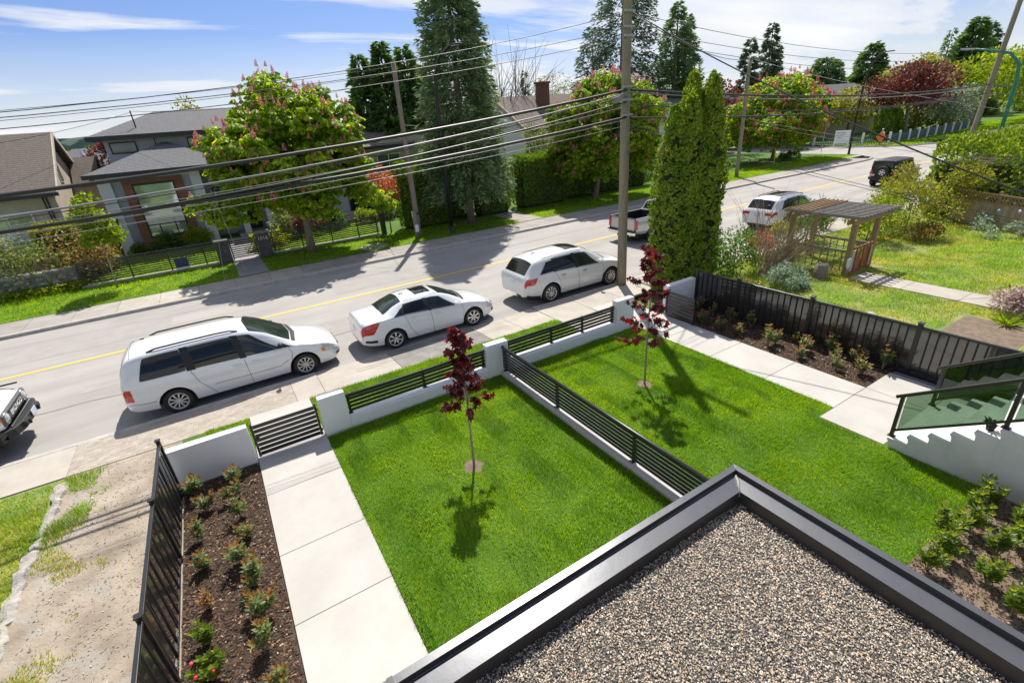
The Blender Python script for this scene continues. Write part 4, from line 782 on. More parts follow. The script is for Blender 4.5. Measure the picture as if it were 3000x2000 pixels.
# ---- boxy off-roader behind the hedge
def jeep():
    c = Car(4.2, top=[(0, 1.1), (.03, 1.75), (.08, 1.8), (.4, 1.83), (2.3, 1.83), (2.42, 1.79), (2.75, 1.28), (2.85, 1.24), (3.9, 1.16), (4.1, 1.05), (4.2, .9)], belt=[(0, 1.05), (.03, 1.15), (2.7, 1.15), (2.85, 1.17), (3.9, 1.08), (4.2, .82)],
            bot=[(0, .6), (4.2, .55)], wmax=[(0, .78), (.1, .8), (2.8, .8), (3.3, .7), (4.2, .62)], wedge=[(0, .72), (2.4, .7), (2.8, .72), (4.2, .55)], e=[(0, .92), (2.4, .93), (2.8, .5), (4.2, .6)], wheels=(.72, 3.15), Rw=.4, Ra=.48, tuck=.03, inb=.02)
    r = thing('off_roader', 'black and red off-roader with rear spare wheel half hidden by hedge', 'car', (41.1+2.1-.72, 16.4, 0))
    c.shell('body', M['paint_red'], r, q1=1.0, xa=.7, caps=False); c.shell('bonnet', M['paint_red'], r, q0=1.0, xa=2.72); c.shell('hard_top', M['paint_black'], r, q0=1.0, xb=2.72); c.shell('rear_body', M['paint_black'], r, q1=1.0, xb=.7)
    c.arches(r); floorpan(c, r); wheels(c, r, .74, .26, .2, (5, .04), M['alloy'])
    for sd in (1, -1):
        c.patch('rear_side_window', M['car_glass_green'], r, (.25, .25), (.95, .95), 1.12, 1.85, sd); c.patch('door_frame', M['paint_red'], r, (1.1, 1.1), (2.5, 2.3), 1.02, 1.95, sd, .004); c.patch('door_window', M['car_glass_green'], r, (1.2, 1.2), (2.38, 2.2), 1.12, 1.86, sd, .008)
        bx(r, 'tail_lamp', M['tail_red'], -2.1, -sd*.7, .98, .08, .16, .24, .015); bx(r, 'wheel_flare', M['dark'], .72-2.1, -sd*.84, .92, 1.0, .2, .06); bx(r, 'wheel_flare', M['dark'], 3.15-2.1, -sd*.8, .92, 1.0, .28, .06)
    bx(r, 'rear_window', M['car_glass_green'], -2.085, 0, 1.45, .03, 1.1, .42); bx(r, 'rear_bumper', M['dark'], -2.16, 0, .62, .16, 1.6, .2, .03); plate(r, -2.13, .62, .8)
    c.patch('windscreen', M['car_glass'], r, (2.44, 2.44), (2.72, 2.72), 2.06, 3, both=True)
    tm, rm = wheel_mesh(.4, .26, .2, (5, .04)); rm.materials.append(M['alloy']); o = piece('spare_wheel', tm, r, (-2.26, -.05, 1.02), rot=(0, 0, -math.pi/2)); piece('rim', rm, o)
jeep()
# ---- off-roader nose at the left
def bronco():
    c = Car(4.8, top=[(0, 1.2), (.05, 1.8), (.2, 1.85), (2.5, 1.86), (2.7, 1.8), (3.15, 1.3), (3.3, 1.24), (4.5, 1.17), (4.68, 1.12), (4.78, 1.04), (4.8, .98)], belt=[(0, 1.1), (.05, 1.2), (3.1, 1.17), (3.3, 1.17), (4.5, 1.09), (4.75, 1.0), (4.8, .94)],
            bot=[(0, .6), (4.2, .55), (4.6, .72), (4.8, .76)], wmax=[(0, .9), (.1, .95), (4.3, .95), (4.6, .92), (4.8, .86)], wedge=[(0, .8), (2.7, .8), (3.2, .84), (4.5, .8), (4.8, .76)], e=[(0, .9), (2.7, .92), (3.2, .5), (4.8, .5)], wheels=(1.0, 3.85), Rw=.42, Ra=.49, tuck=.03, inb=.03)
    r = thing('off_roader', 'white off-roader nose with round lamps and lettered grille entering from the left', 'car', (-7.62, 14.5, 0))
    c.shell('body', M['paint_white'], r); c.arches(r); floorpan(c, r); wheels(c, r, .86, .29, .22, (6, .03), M['dark'])
    x = 2.4
    g = bx(r, 'grille', mat('grille_grey', (.09, .09, .095), .5), x+.01, 0, .93, .09, 1.66, .27, .03)
    for k in (-1, 1): bx(r, 'grille_slot', M['dark'], x+.06, 0, .93+k*.085, .02, 1.0, .05, .008)
    piece('grille_lettering', text_mesh('BRONCO', .19, M['text_white']), r, (x+.062, 0, .93), rot=(math.pi/2, 0, math.pi/2))
    for sd in (1, -1):
        MB().lathe([(0, .075), (.07, .07), (.1, .055), (.115, .03), (.12, 0)], (x+.01, -sd*.64, .93), 18, 'X').build('head_lamp', M['headlamp'], r, local=True)
        MB().lathe([(.115, .05), (.128, .05), (.128, .0)], (x+.015, -sd*.64, .93), 18, 'X').build('lamp_ring', M['chrome'], r, local=True)
        bx(r, 'indicator', M['amber'], x-.02, -sd*.825, .93, .06, .05, .15); c.patch('door_window', M['car_glass'], r, (1.5, 1.5), (2.9, 2.7), 1.1, 1.85, sd)
        bx(r, 'tow_hook', M['dark'], x+.24, -sd*.38, .62, .12, .06, .12)
    b = MB(); pr = [(x+.0, .93), (x+.14, .82), (x+.22, .5), (x+.24, 0), (x+.22, -.5), (x+.14, -.82), (x+.0, -.93)]
    vs = [(px, py, z) for z in (.52, .72) for px, py in pr]+[(x-.1, py*.98, z) for z in (.52, .72) for px, py in pr]
    f = [(i, i+1, i+8, i+7) for i in range(6)]+[(i+7, i+8, i+22, i+21) for i in range(6)]+[(i+1, i, i+14, i+15) for i in range(6)]
    b.add(vs, f); b.build('front_bumper', M['dark'], r, local=True, bevel=.02); bx(r, 'bumper_pad', M['dark'], x+.22, -.42, .64, .1, .3, .14, .02); bx(r, 'bumper_pad', M['dark'], x+.22, .42, .64, .1, .3, .14, .02)
    bx(r, 'chrome_bar', M['chrome'], x+.08, 0, .745, .03, 1.5, .03); plate(r, x+.26, .1, .66)
    c.patch('windscreen', M['car_glass'], r, (2.75, 2.72), (3.1, 3.16), 2.06, 3, both=True); c.line([(3.4, 2.0), (4.7, 2.0)], 1, r, M['seam'], .02); c.line([(3.4, 2.0), (4.7, 2.0)], -1, r, M['seam'], .02)
    for sd in (1, -1): bx(r, 'bonnet_marker', M['dark'], x-.25, -sd*.84, 1.2, .5, .03, .04)
    mirror_part(c, r, 2.85, 1.3, M['dark']); bx(r, 'wheel_flare', M['dark'], 3.85-2.4, -.97, .95, 1.05, .12, .08); bx(r, 'wheel_flare', M['dark'], 3.85-2.4, .97, .95, 1.05, .12, .08)
bronco()
# ================================================================ plants
def unit(v): return v/np.maximum(np.linalg.norm(v, axis=-1, keepdims=True), 1e-9)
def rdir(n): return unit(rng.normal(size=(n, 3)))
def diamonds(P, A, L, W, B=None, fold=0.):
    """one leaf per point: base P, axis A (unit), length L, width W -> diamond quads"""
    n = len(P); A = unit(A)
    if B is None: B = rdir(n)
    B = unit(np.cross(A, B)); L = np.broadcast_to(np.asarray(L, float), n)[:, None]; W = np.broadcast_to(np.asarray(W, float), n)[:, None]
    mid = P+A*L*.45
    if fold: mid = mid+np.array((0, 0, 1.))*L*fold
    V = np.stack([P, mid+B*W/2, P+A*L, mid-B*W/2], 1).reshape(-1, 3)
    return V, np.arange(4*n).reshape(-1, 4)
def wedges(P, A, L, W, B):
    n = len(P); A = unit(A); B = unit(np.cross(A, B)); L = np.broadcast_to(np.asarray(L, float), n)[:, None]
    V = np.stack([P, P+A*L+B*W/2, P+A*L-B*W/2], 1).reshape(-1, 3); return V, np.arange(3*n).reshape(-1, 3)
def cat(parts):
    VS, FS, o = [], [], 0
    for V, F in parts: VS.append(V); FS.append(F+o); o += len(V)
    return np.vstack(VS), np.vstack(FS)
def leaves_obj(name, V, F, m, root, label=None):
    o = link(name, np_mesh(name, V-rootloc(root), F), m, root)
    if label: o['label'] = label
    return o
def clumps(c, r, k, rc, inner=.62, outer=.9, zmin=None):
    D = rdir(k*3); D = D[D[:, 2] > -.75][:k]; C_ = c+D*r*rng.uniform(inner, outer, (len(D), 1)); rad = rng.uniform(rc*.7, rc*1.25, len(D))
    if zmin is not None: C_[:, 2] = np.maximum(C_[:, 2], zmin)
    return C_, rad
def in_clumps(C_, rad, n, squash=.8):
    k = rng.integers(0, len(C_), n); d = rdir(n); d[:, 2] += .15; d = unit(d); u = rng.random(n)**.45
    P = C_[k]+d*(rad[k]*u)[:, None]*np.array((1, 1, squash)); return P, d, k
def trunk(root, base, top, r0, r1, m, limbs=(), bend=.1):
    b = MB(); base, top = np.array(base, float), np.array(top, float); pts = []; n = 7
    for i in range(n):
        u = i/(n-1); p = base+(top-base)*u+np.array((math.sin(u*5)*bend*r0*3, math.cos(u*4)*bend*r0*3-bend*r0*3, 0))*(1-u*.3); pts.append(p)
    rad = [r0*(1.35 if i == 0 else 1)+(r1-r0)*i/(n-1) for i in range(n)]; b.tube(pts, rad, 10); 
    o = b.build('trunk', m, root)
    for q in limbs:
        b = MB(); q = np.array(q, float); s = pts[random.randint(3, n-2)]; mid = (s+q)/2+np.array((random.uniform(-.2, .2), random.uniform(-.2, .2), -.1*np.linalg.norm(q-s))); b.tube([s, mid, q], [r1*.8, r1*.5, r1*.15], 6); b.build('limb', m, root)
    return o
TRI = {}
# ---- horse chestnuts with pink candles
M['chest'] = leafmat('chestnut_leaf', [(0, (.06, .105, .012)), (.45, (.11, .175, .018)), (.8, (.17, .235, .024)), (1, (.29, .31, .035))], .52, .45, .4, .7, ((.82, .88, .8), (1.25, 1.12, 1)), gain=1.55, tv=1.9)
M['chest_fl'] = leafmat('chestnut_candle', [(0, (.4, .12, .12)), (.5, (.48, .2, .19)), (1, (.55, .32, .29))], .2, .6, .2, gain=.95)
M['chest_fl2'] = leafmat('chestnut_candle_red', [(0, (.4, .06, .08)), (.5, (.48, .12, .13)), (1, (.52, .2, .2))], .2, .6, .2, gain=.95)
def candle(m):
    P, A = [], []
    for i in range(46):
        u = i/46; r = .05*(1-u)+.01; a = i*2.4; P.append((r*math.cos(a)*.3, r*math.sin(a)*.3, u*.24)); A.append((math.cos(a), math.sin(a), .5))
    V, F = diamonds(np.array(P), np.array(A), .055*np.linspace(1.3, .6, 46), .04*np.linspace(1.3, .7, 46)); me = np_mesh('flower', V, F); me.materials.append(m); return me
CAND = [candle(M['chest_fl']), candle(M['chest_fl2'])]
def chestnut(label, base, c, r, nwh, nfl, seed_red=0, trunk_r=.2, K=70, rc=1.0, zmin=None, fsc=1.0, extra=()):
    t = thing('horse_chestnut_tree', label, 'tree', base, 'pink flowering chestnut trees on the far verge'); c = np.array(c, float); r = np.array(r, float)
    C_, rad = clumps(c, r, K, rc, zmin=zmin); C2, rad2 = clumps(c, r*.5, 14, rc); 
    if len(extra): C_ = np.vstack([C_, np.array(extra)[:, :3]]); rad = np.concatenate([rad, np.array(extra)[:, 3]])
    CC = np.vstack([C_, C2]); RR = np.concatenate([rad, rad2])
    P, D, k = in_clumps(CC, RR, nwh); P[:, 2] = np.maximum(P[:, 2], base[2]+1.4)
    nl = 4; PP = np.repeat(P, nl, 0); az = rng.uniform(0, 6.283, len(PP)); A0 = unit(np.column_stack([np.cos(az), np.sin(az), rng.normal(-.25, .35, len(PP))])+.5*np.repeat(D, nl, 0)); PP = PP+A0*.06
    B0 = unit(np.cross(A0, np.array((0, 0, 1.))+.4*rdir(len(PP)))); parts = []
    for th in (-1.15, -.55, 0, .55, 1.15):
        A = A0*math.cos(th)+B0*math.sin(th); A[:, 2] -= .95; parts.append(wedges(PP, unit(A), .25*(1-.12*abs(th))*rng.uniform(.75, 1.25, len(PP)), .11, np.cross(B0, A0)))
    V, F = cat(parts); leaves_obj('crown', V, F, M['chest'], t)
    trunk(t, base, (c[0], c[1], c[2]+r[2]*.3), trunk_r, trunk_r*.45, M['bark'], C_[rng.choice(len(C_), 9)])
    # candles stand on the outside of the crown
    d = rdir(nfl*4); d = d[(d[:, 1] < .35) & (d[:, 2] > -.55)][:nfl]; Q = []
    for e in d:
        e = unit(e*r); w = C_-c; al = w@e; pr_ = np.linalg.norm(w-al[:, None]*e, axis=1); ok_ = pr_ < rad*.95
        if ok_.any(): Q.append(c+e*((al+np.sqrt(np.maximum(rad**2-pr_**2, 0)))[ok_].max()*.97)+np.array((0, 0, -.05)))
    Q = np.array(Q); Q = Q[Q[:, 2] > base[2]+1.7]
    for q in Q: piece('flower', CAND[seed_red], t, tuple(q-np.array(base)), sc=random.uniform(.8, 1.25)*fsc, rot=(random.uniform(-.35, .35), random.uniform(-.35, .35), random.uniform(0, 6)))
    return t
chestnut('broad chestnut tree full of pink candles before the grey house', (4.19, 29.1, .15), (4.25, 29.1, 5.15), (4.35, 3.6, 4.1), 6800, 300, 0, .2, 110, .85, fsc=1.1, extra=((8.2, 28.4, 2.7, .9), (8.8, 28.6, 2.3, .7), (7.4, 28.2, 3.3, 1.0), (-.2, 28.6, 3.4, .8), (.5, 28.2, 3.0, .8)))
chestnut('chestnut tree with pink candles between clipped hedges and the big wooden pole', (25.4, 29.3, .15), (26.2, 29.2, 4.7), (4.8, 3.7, 4.2), 6600, 300, 0, .19, 120, .85, fsc=1.2)
chestnut('chestnut tree with red candles standing near the red hydrant', (52.4, 31.9, .15), (52.6, 31.9, 4.4), (7.2, 4.6, 4.0), 5400, 290, 1, .2, 120, 1.1, fsc=1.5)
# ---- conifers
M['spruce'] = leafmat('spruce_needles', [(0, (.05, .085, .042)), (.5, (.085, .13, .062)), (.85, (.13, .18, .08)), (1, (.2, .25, .09))], .22, .6, .25, gain=1.5)
M['thuja'] = leafmat('cedar_foliage', [(0, (.03, .065, .018)), (.6, (.055, .1, .027)), (1, (.1, .155, .035))], .25, .6, .25, gain=1.7)
M['fir'] = leafmat('fir_needles', [(0, (.028, .045, .028)), (.6, (.045, .07, .038)), (1, (.08, .105, .05))], .18, .6, .25, gain=1.8)
M['fir_light'] = leafmat('light_fir_needles', [(0, (.04, .075, .03)), (.6, (.07, .12, .04)), (1, (.12, .17, .06))], .22, .6, .25, gain=1.6)
def conifer(label, base, h, r0, nbr, m, droop=.35, prof=.85, z0=.06, group=None, dens=26, ql=.3, qw=.1, bm=None, cat_='tree', name='conifer_tree', top_tuft=1, lean=(0, 0), gap=0.):
    t = thing(name, label, cat_, base, group); base = np.array(base, float)
    u = z0+(1-z0)*(np.arange(nbr)+rng.random(nbr))/nbr; u = u**1.15 if top_tuft else u
    L = r0*np.clip((1-u), 0, 1)**prof*(.72+.4*rng.random(nbr))*np.clip(.45+u*4, 0, 1)+.12; az = rng.uniform(0, 6.283, nbr)
    if gap: keep = rng.random(nbr) > gap*(.5+.5*np.sin(az*2+u*9)); u, L, az = u[keep], L[keep], az[keep]
    nb = len(u); cnt = np.maximum(6, (dens*L/r0*1.6+5)).astype(int); idx = np.repeat(np.arange(nb), cnt); n = len(idx); s = rng.random(n)**.65; s = .12+.88*s
    d = np.column_stack([np.cos(az), np.sin(az), np.zeros(nb)]); q = np.column_stack([-np.sin(az), np.cos(az), np.zeros(nb)])
    spread = (L*.24)[idx]*(1.05-s)*rng.normal(0, 1, n)
    P = base+np.column_stack([np.zeros(n), np.zeros(n), (u*h)[idx]])+d[idx]*(L[idx]*s)[:, None]+q[idx]*spread[:, None]
    P[:, 2] += -droop*L[idx]*(s**1.4)+.18*L[idx]*np.clip(s-.6, 0, 1)+rng.normal(0, .06, n)*L[idx]
    P[:, 0] += lean[0]*u[idx]*h; P[:, 1] += lean[1]*u[idx]*h
    A = unit(d[idx]*.9+q[idx]*(np.sign(spread)*rng.uniform(.2, 1., n))[:, None]+np.array((0, 0, 1.))*rng.normal(-.3, .35, n)[:, None])
    V, F = diamonds(P, A, ql*rng.uniform(.7, 1.35, n), qw*rng.uniform(.7, 1.3, n)); leaves_obj('crown', V, F, m, t)
    b = MB(); b.tube([base, base+np.array((lean[0]*h*.5, lean[1]*h*.5, h*.5)), base+np.array((lean[0]*h, lean[1]*h, h*.98))], [r0*.075+.05, r0*.05+.02, .015], 8); b.build('trunk', bm or M['bark'], t)
    return t
conifer('tall silvery spruce with bare trunk base beside the black street lamp', (14.4, 29.0, .15), 17.2, 3.1, 760, M['spruce'], .3, .55, .17, dens=52, ql=.32, qw=.09)
for i, (x, y, h, rr) in enumerate(((13.3, 44, 11.6, 2.2), (14.9, 43, 12.4, 2.0), (16.9, 43.5, 12.2, 2.2), (18.6, 44.5, 10.6, 2.0))):
    conifer('dark cedar in the row of cedars behind the olive house', (x, y, .1), h, rr*1.25, 300, M['thuja'], .35, .6, .1, 'dark cedars behind the olive house', 44, .5, .2)
conifer('tall dark fir with open branches behind the middle chestnut tree', (43.8, 46, .1), 23, 5.0, 420, M['fir'], .25, .35, .25, dens=34, ql=.45, qw=.13, gap=.3)
conifer('slimmer dark fir with tiered branches left of the tallest fir', (38.6, 45, .1), 14.2, 3.6, 260, M['fir'], .2, .45, .15, dens=34, ql=.4, qw=.11, gap=.35)
conifer('thick light green fir with twin tops behind the columnar cedar', (49.0, 43, .1), 16.4, 4.4, 480, M['fir_light'], .28, .62, .06, dens=44, ql=.4, qw=.13)
conifer('second top of the light green fir pair', (51.2, 43.5, .1), 15.4, 3.6, 320, M['fir_light'], .28, .62, .06, dens=40, ql=.4, qw=.13)
conifer('narrow lone fir on the skyline beside the white house', (41.1, 62, .1), 11.9, 1.5, 110, M['thuja'], .3, .8, .1, dens=16, ql=.4, qw=.15)
for i, (x, y, h, rr) in enumerate(((66.0, 45.5, 13.4, 2.0), (69.6, 45, 15.2, 2.4), (72.2, 46, 13.4, 2.2))):
    conifer('dark slim fir in the trio of firs behind the red flowered chestnut', (x, y, .1), h, rr, 190, M['fir'], .15, .5, .05, 'trio of firs on the skyline', 30, .5, .2)
conifer('small dark fir left of the trio of firs', (62.0, 47, .1), 9.6, 1.8, 110, M['fir'], .2, .6, .05, dens=24, ql=.45, qw=.2)
conifer('round topped pine behind the grey roofed far house', (112, 60, .1), 12.6, 5.4, 240, M['fir_light'], .05, .35, .2, dens=34, ql=.8, qw=.35)
conifer('broad dark conifer behind the slender black lamp', (130, 60, .1), 15.4, 5.6, 260, M['thuja'], .2, .5, .05, dens=34, ql=.9, qw=.4)
conifer('tall twin topped conifer beyond the leaning pole', (136, 45, .1), 17.6, 6.2, 300, M['thuja'], .2, .55, .05, dens=38, ql=.9, qw=.36)
conifer('tall conifer neighbour of the twin topped conifer beyond the leaning pole', (146, 46, .1), 17.0, 5.0, 240, M['fir'], .2, .55, .05, dens=34, ql=.9, qw=.36)
conifer('thin nodding conifer with a drooping leader against the sky', (116, 42, .1), 15.0, 2.6, 90, M['thuja'], .55, .8, .3, dens=16, ql=.7, qw=.18, lean=(.05, 0))
# ---- columnar cedars and clipped hedges
M['cedar'] = leafmat('columnar_cedar', [(0, (.05, .085, .012)), (.5, (.085, .13, .018)), (.85, (.13, .17, .024)), (1, (.2, .2, .035))], .25, .55, .25, 1.6, ((.8, .88, .8), (1.2, 1.1, 1.0)), gain=2.15)
M['cedar_in'] = mat('cedar_dark_core', (.03, .035, .012), .95, (.05, .04, .02), 6)  # solid dark core, closes see-through gaps between the sprays
M['hedge'] = leafmat('hedge_foliage', [(0, (.035, .07, .01)), (.6, (.06, .11, .014)), (.9, (.1, .16, .02)), (1, (.18, .2, .03))], .25, .55, .25, 1.2, ((.75, .85, .8), (1.25, 1.12, 1.0)), gain=1.95)
M['hedge_gold'] = leafmat('golden_hedge', [(0, (.09, .11, .012)), (.5, (.16, .18, .02)), (1, (.3, .3, .04))], .35, .55, .25)
def fans(P, O, s, up=.8, k=3):
    """flat upright sprays: three small leaflets per point"""
    n = len(P); parts = []; U = np.tile(np.array((0, 0, 1.)), (n, 1)); tw = rdir(n)*.55
    for th in (-.75, 0, .75):
        side = unit(np.cross(O, U)+1e-6); A = unit(O*.5+U*up+tw+side*th*1.1); parts.append(diamonds(P, A, s*rng.uniform(.75, 1.25, n)*(1 if th == 0 else .8), s*.5, O+.6*rdir(n)))
    return cat(parts)
def column_shape(zu): return np.clip(zu/.08, .55, 1)**.5*np.clip((1-zu)/.42, 0, 1)**.62
cd = thing('columnar_cedar', 'tall clump of columnar cedars with four pointed tops by the pavement', 'cedar', (13.95, 11.35, .12))
V_, F_, core = [], [], []
lobes = [(13.3, 11.5, 6.15, .6), (13.72, 11.25, 6.45, .56), (14.2, 11.65, 7.1, .6), (14.5, 11.15, 7.0, .64), (13.95, 11.4, 6.6, .68), (14.85, 11.35, 6.3, .5)]
parts = []
for x, y, h, rr in lobes:
    mc = int(1750*rr/.6); zc = rng.random(mc)**1.05; ac = rng.uniform(0, 6.283, mc); out = rng.uniform(-.07, .05, mc); idx = np.repeat(np.arange(mc), 5); n = len(idx)   # curly tufts with dark gaps between
    zu = np.clip(zc[idx]+rng.normal(0, .045/h, n), 0, 1); a = ac[idx]+rng.normal(0, .045/rr, n); bump = 1+.09*np.sin(a*3+zu*14+x)+.08*np.sin(a*5-zu*23)
    rad = rr*column_shape(zu)*bump+out[idx]+rng.normal(0, .015, n); O = np.column_stack([np.cos(a), np.sin(a), np.zeros(n)]); P = np.column_stack([x+O[:, 0]*rad, y+O[:, 1]*rad, .15+zu*(h-.1)])
    keep = np.ones(n, bool)
    for x2, y2, h2, r2 in lobes:
        if (x2, y2) != (x, y): z2 = np.clip((P[:, 2]-.15)/h2, 0, 1); keep &= np.hypot(P[:, 0]-x2, P[:, 1]-y2) > .78*r2*column_shape(z2)
    P, O = P[keep], O[keep]; parts.append(fans(P, O, .1))
    b = MB(); zz = np.linspace(0, 1, 14); b.lathe([(max(.01, .8*rr*float(column_shape(np.array(z)))), .12+z*(h-.5)) for z in zz], (x, y, 0), 14); b.build('dark_core', M['cedar_in'], cd)
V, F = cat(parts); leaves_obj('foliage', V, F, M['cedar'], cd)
def hedge(label, x0, x1, y0, y1, zt, n, m=None, name='hedge', z0=.14, s=.11, rnd=.5, group=None, wav=.05, spiky=0.):
    t = thing(name, label, 'hedge', ((x0+x1)/2, (y0+y1)/2, z0), group); c = np.array(((x0+x1)/2, (y0+y1)/2, (z0+zt)/2)); r = np.array(((x1-x0)/2, (y1-y0)/2, (zt-z0)/2))
    q = rng.uniform(-1, 1, (n, 3)); ar = np.array((r[1]*r[2], r[0]*r[2], r[0]*r[1]*1.0)); ax = rng.choice(3, n, p=ar/ar.sum()); sg = np.where(rng.random(n) < .5, -1, 1.); sg[ax == 2] = 1.
    q[np.arange(n), ax] = sg; e = 6.
    nrm = (np.abs(q)**e).sum(1)**(1/e); q = q/(1+(nrm-1)[:, None]*rnd*1.2); O = np.zeros((n, 3)); O[np.arange(n), ax] = sg; O = unit(O+.5*q)
    w = wav*(np.sin(q[:, 0]*r[0]*2.3)+np.sin(q[:, 2]*r[2]*3.1+q[:, 0]*4)+np.sin(q[:, 1]*r[1]*3)); P = c+q*r+O*(w+rng.normal(0, .04, n))[:, None]
    if spiky: P[:, 2] += np.where(ax == 2, 1, np.clip(q[:, 2], 0, 1))*spiky*(np.abs(np.sin(P[:, 0]*2.1+1))**1.5+.6*np.abs(np.sin(P[:, 0]*4.7))**2-.5)
    P[:, 2] = np.maximum(P[:, 2], z0); V, F = fans(P, O, s); leaves_obj('foliage', V, F, m or M['hedge'], t)
    MB().box(c[0]-r[0]*.86, c[0]+r[0]*.86, c[1]-r[1]*.82, c[1]+r[1]*.82, z0-.02, zt-.22-.4*spiky).build('dark_core', M['cedar_in'], t, bevel=.2); return t
hedge('tall clipped hedge with spiky top behind the far wooden pole', 10.3, 13.6, 30.0, 31.4, 3.9, 9000, spiky=.45)
hedge('shadowed clipped hedge behind the spruce trunk', 13.9, 15.6, 31.2, 32.4, 3.2, 3600)
hedge('rounded clipped hedge end to the right of the spruce', 15.7, 18.3, 30.0, 31.6, 3.7, 6500, rnd=.75)
hedge('big rounded clipped hedge left of the middle chestnut tree', 19.3, 23.6, 30.2, 31.9, 3.7, 8500, rnd=.75)
hedge('dark clipped hedge in the shade under the middle chestnut tree', 23.8, 33.5, 31.2, 32.5, 2.7, 6500, s=.15)
hedge('small golden hedge glimpsed in the gap between clipped hedges', 18.2, 19.4, 33.5, 34.3, 2.4, 1200, M['hedge_gold'])
hedge('clipped green hedge beside the left gable house', -8.2, -5.2, 33.2, 35.0, 2.9, 4200, M['hedge_gold'], rnd=.6)
hedge('tall shaggy cedar hedge above the lattice fence', 31.0, 44, 7.4, 11.0, 3.1, 10000, M['cedar'], s=.17, spiky=.6, rnd=.4, wav=.12)
hedge('low rough hedge beyond the shaggy cedar hedge', 44.3, 54, 9.0, 12.0, 2.7, 4200, M['hedge_gold'], s=.2, rnd=.5)
for x, lab in ((78.6, 'left round cone of the pair of clipped cedars behind the green fence'), (81.6, 'right round cone of the pair of clipped cedars behind the green fence')):
    t = thing('clipped_cedar', lab, 'cedar', (x, 33.2, .14)); n = 1400; d = rdir(n); d[:, 2] = np.abs(d[:, 2]); P = np.array((x, 33.2, .3))+d*np.array((1.25, 1.1, 3.4))*(1+.05*rng.normal(size=n))[:, None]; V, F = fans(P, d, .3); leaves_obj('foliage', V, F, M['hedge'], t)
    MB().ell((x, 33.2, .3), (1.0, .9, 3.0), 12, 8).build('dark_core', M['cedar_in'], t)
for x, y in ((70.5, 41), (72.0, 40)): hedge('dark columnar cedar beside the far grey roofed house', x-.6, x+.6, y-.6, y+.6, 5.2, 700, M['hedge'], name='columnar_cedar', s=.35, rnd=.9, group='columnar cedars by the far house')
# ---- generic leafy trees and bushes
def leafy(label, base, c, r, n, m, K=30, rc=.8, ls=.16, lw=.08, name='tree', cat_='tree', tr=.12, bm=None, limbs=6, group=None, droop=.1, inner=.5, squash=.8):
    t = thing(name, label, cat_, base, group); c = np.array(c, float); r = np.array(r, float); C_, rad = clumps(c, r, K, rc, inner=inner); P, D, k = in_clumps(C_, rad, n, squash); P[:, 2] = np.maximum(P[:, 2], base[2]+.05)
    A = unit(D+.7*rdir(n)+np.array((0, 0, -droop))); V, F = diamonds(P, A, ls*rng.uniform(.7, 1.3, n), lw*rng.uniform(.7, 1.3, n)); leaves_obj('crown' if cat_ == 'tree' else 'foliage', V, F, m, t)
    trunk(t, base, (c[0], c[1], c[2]), tr, tr*.4, bm or M['bark'], C_[rng.choice(len(C_), min(limbs, len(C_)))] if limbs else ()); return t
M['lime'] = leafmat('lime_leaf', [(0, (.1, .16, .015)), (.5, (.16, .23, .022)), (1, (.26, .3, .04))], .45, .5, .3, gain=1.05)
M['green'] = leafmat('mid_green_leaf', [(0, (.03, .075, .012)), (.6, (.06, .12, .018)), (1, (.12, .19, .03))], .4, .5, .3)
M['yellowgreen'] = leafmat('yellow_green_leaf', [(0, (.09, .12, .02)), (.5, (.17, .19, .03)), (.85, (.28, .26, .045)), (1, (.38, .32, .06))], .4, .5, .3, gain=1.05)
M['purple'] = leafmat('copper_leaf', [(0, (.05, .018, .016)), (.6, (.095, .03, .025)), (1, (.18, .07, .045))], .3, .5, .3, gain=1.05)
M['olive'] = leafmat('olive_leaf', [(0, (.05, .075, .02)), (.6, (.1, .13, .035)), (1, (.2, .2, .06))], .4, .5, .3)
M['coral'] = leafmat('coral_blossom', [(0, (.4, .11, .05)), (.6, (.52, .2, .09)), (1, (.56, .33, .15))], .25, .5, .3, gain=1)
M['bronze_leaf'] = leafmat('bronze_leaf', [(0, (.07, .09, .02)), (.5, (.15, .11, .035)), (1, (.3, .17, .07))], .4, .5, .3)
M['sage'] = leafmat('sage_leaf', [(0, (.09, .13, .09)), (.6, (.16, .21, .14)), (1, (.25, .3, .2))], .3, .6, .3)
M['heather'] = leafmat('heather_tip', [(0, (.1, .08, .07)), (.5, (.26, .2, .18)), (1, (.5, .42, .38))], .3, .7, .2)
leafy('young lime green tree with thin pale trunk on the left verge', (-4.9, 29.2, .15), (-4.7, 29.1, 3.2), (.85, .8, 1.35), 2600, M['lime'], 26, .38, .16, .11, tr=.035, bm=M['bark_pale'])
leafy('copper leaved tree at the far corner beyond the white sign', (83.5, 32.5, .14), (83.0, 33, 6.2), (6.6, 4.5, 3.0), 5200, M['purple'], 40, 1.6, .42, .24, tr=.3)
leafy('pale yellow green tree behind the copper leaved tree', (95, 36, .14), (94, 36, 6.4), (7.5, 5, 3.9), 4600, M['yellowgreen'], 36, 1.8, .45, .25, tr=.25)
leafy('yellow blossom tree by the far grey roofed house', (84, 40, .14), (82, 39.5, 4.2), (5.5, 3, 2.6), 2800, M['yellowgreen'], 24, 1.3, .4, .22, tr=.2)
leafy('bright yellow green tree behind the green street lamp', (100, 31, .14), (103, 30, 6.2), (10, 5, 4.8), 5000, M['lime'], 40, 2.0, .5, .28, tr=.25)
leafy('grey green blossom tree right of the copper leaved tree', (93, 31.5, .14), (92.5, 31.2, 3.6), (4.6, 3, 3.0), 2600, M['sage'], 26, 1.3, .4, .22, tr=.22)
leafy('green tree at the end of the far verge', (118, 29, .14), (118, 29, 5.2), (9, 4, 4.4), 3200, M['green'], 30, 2.0, .6, .32, tr=.25)
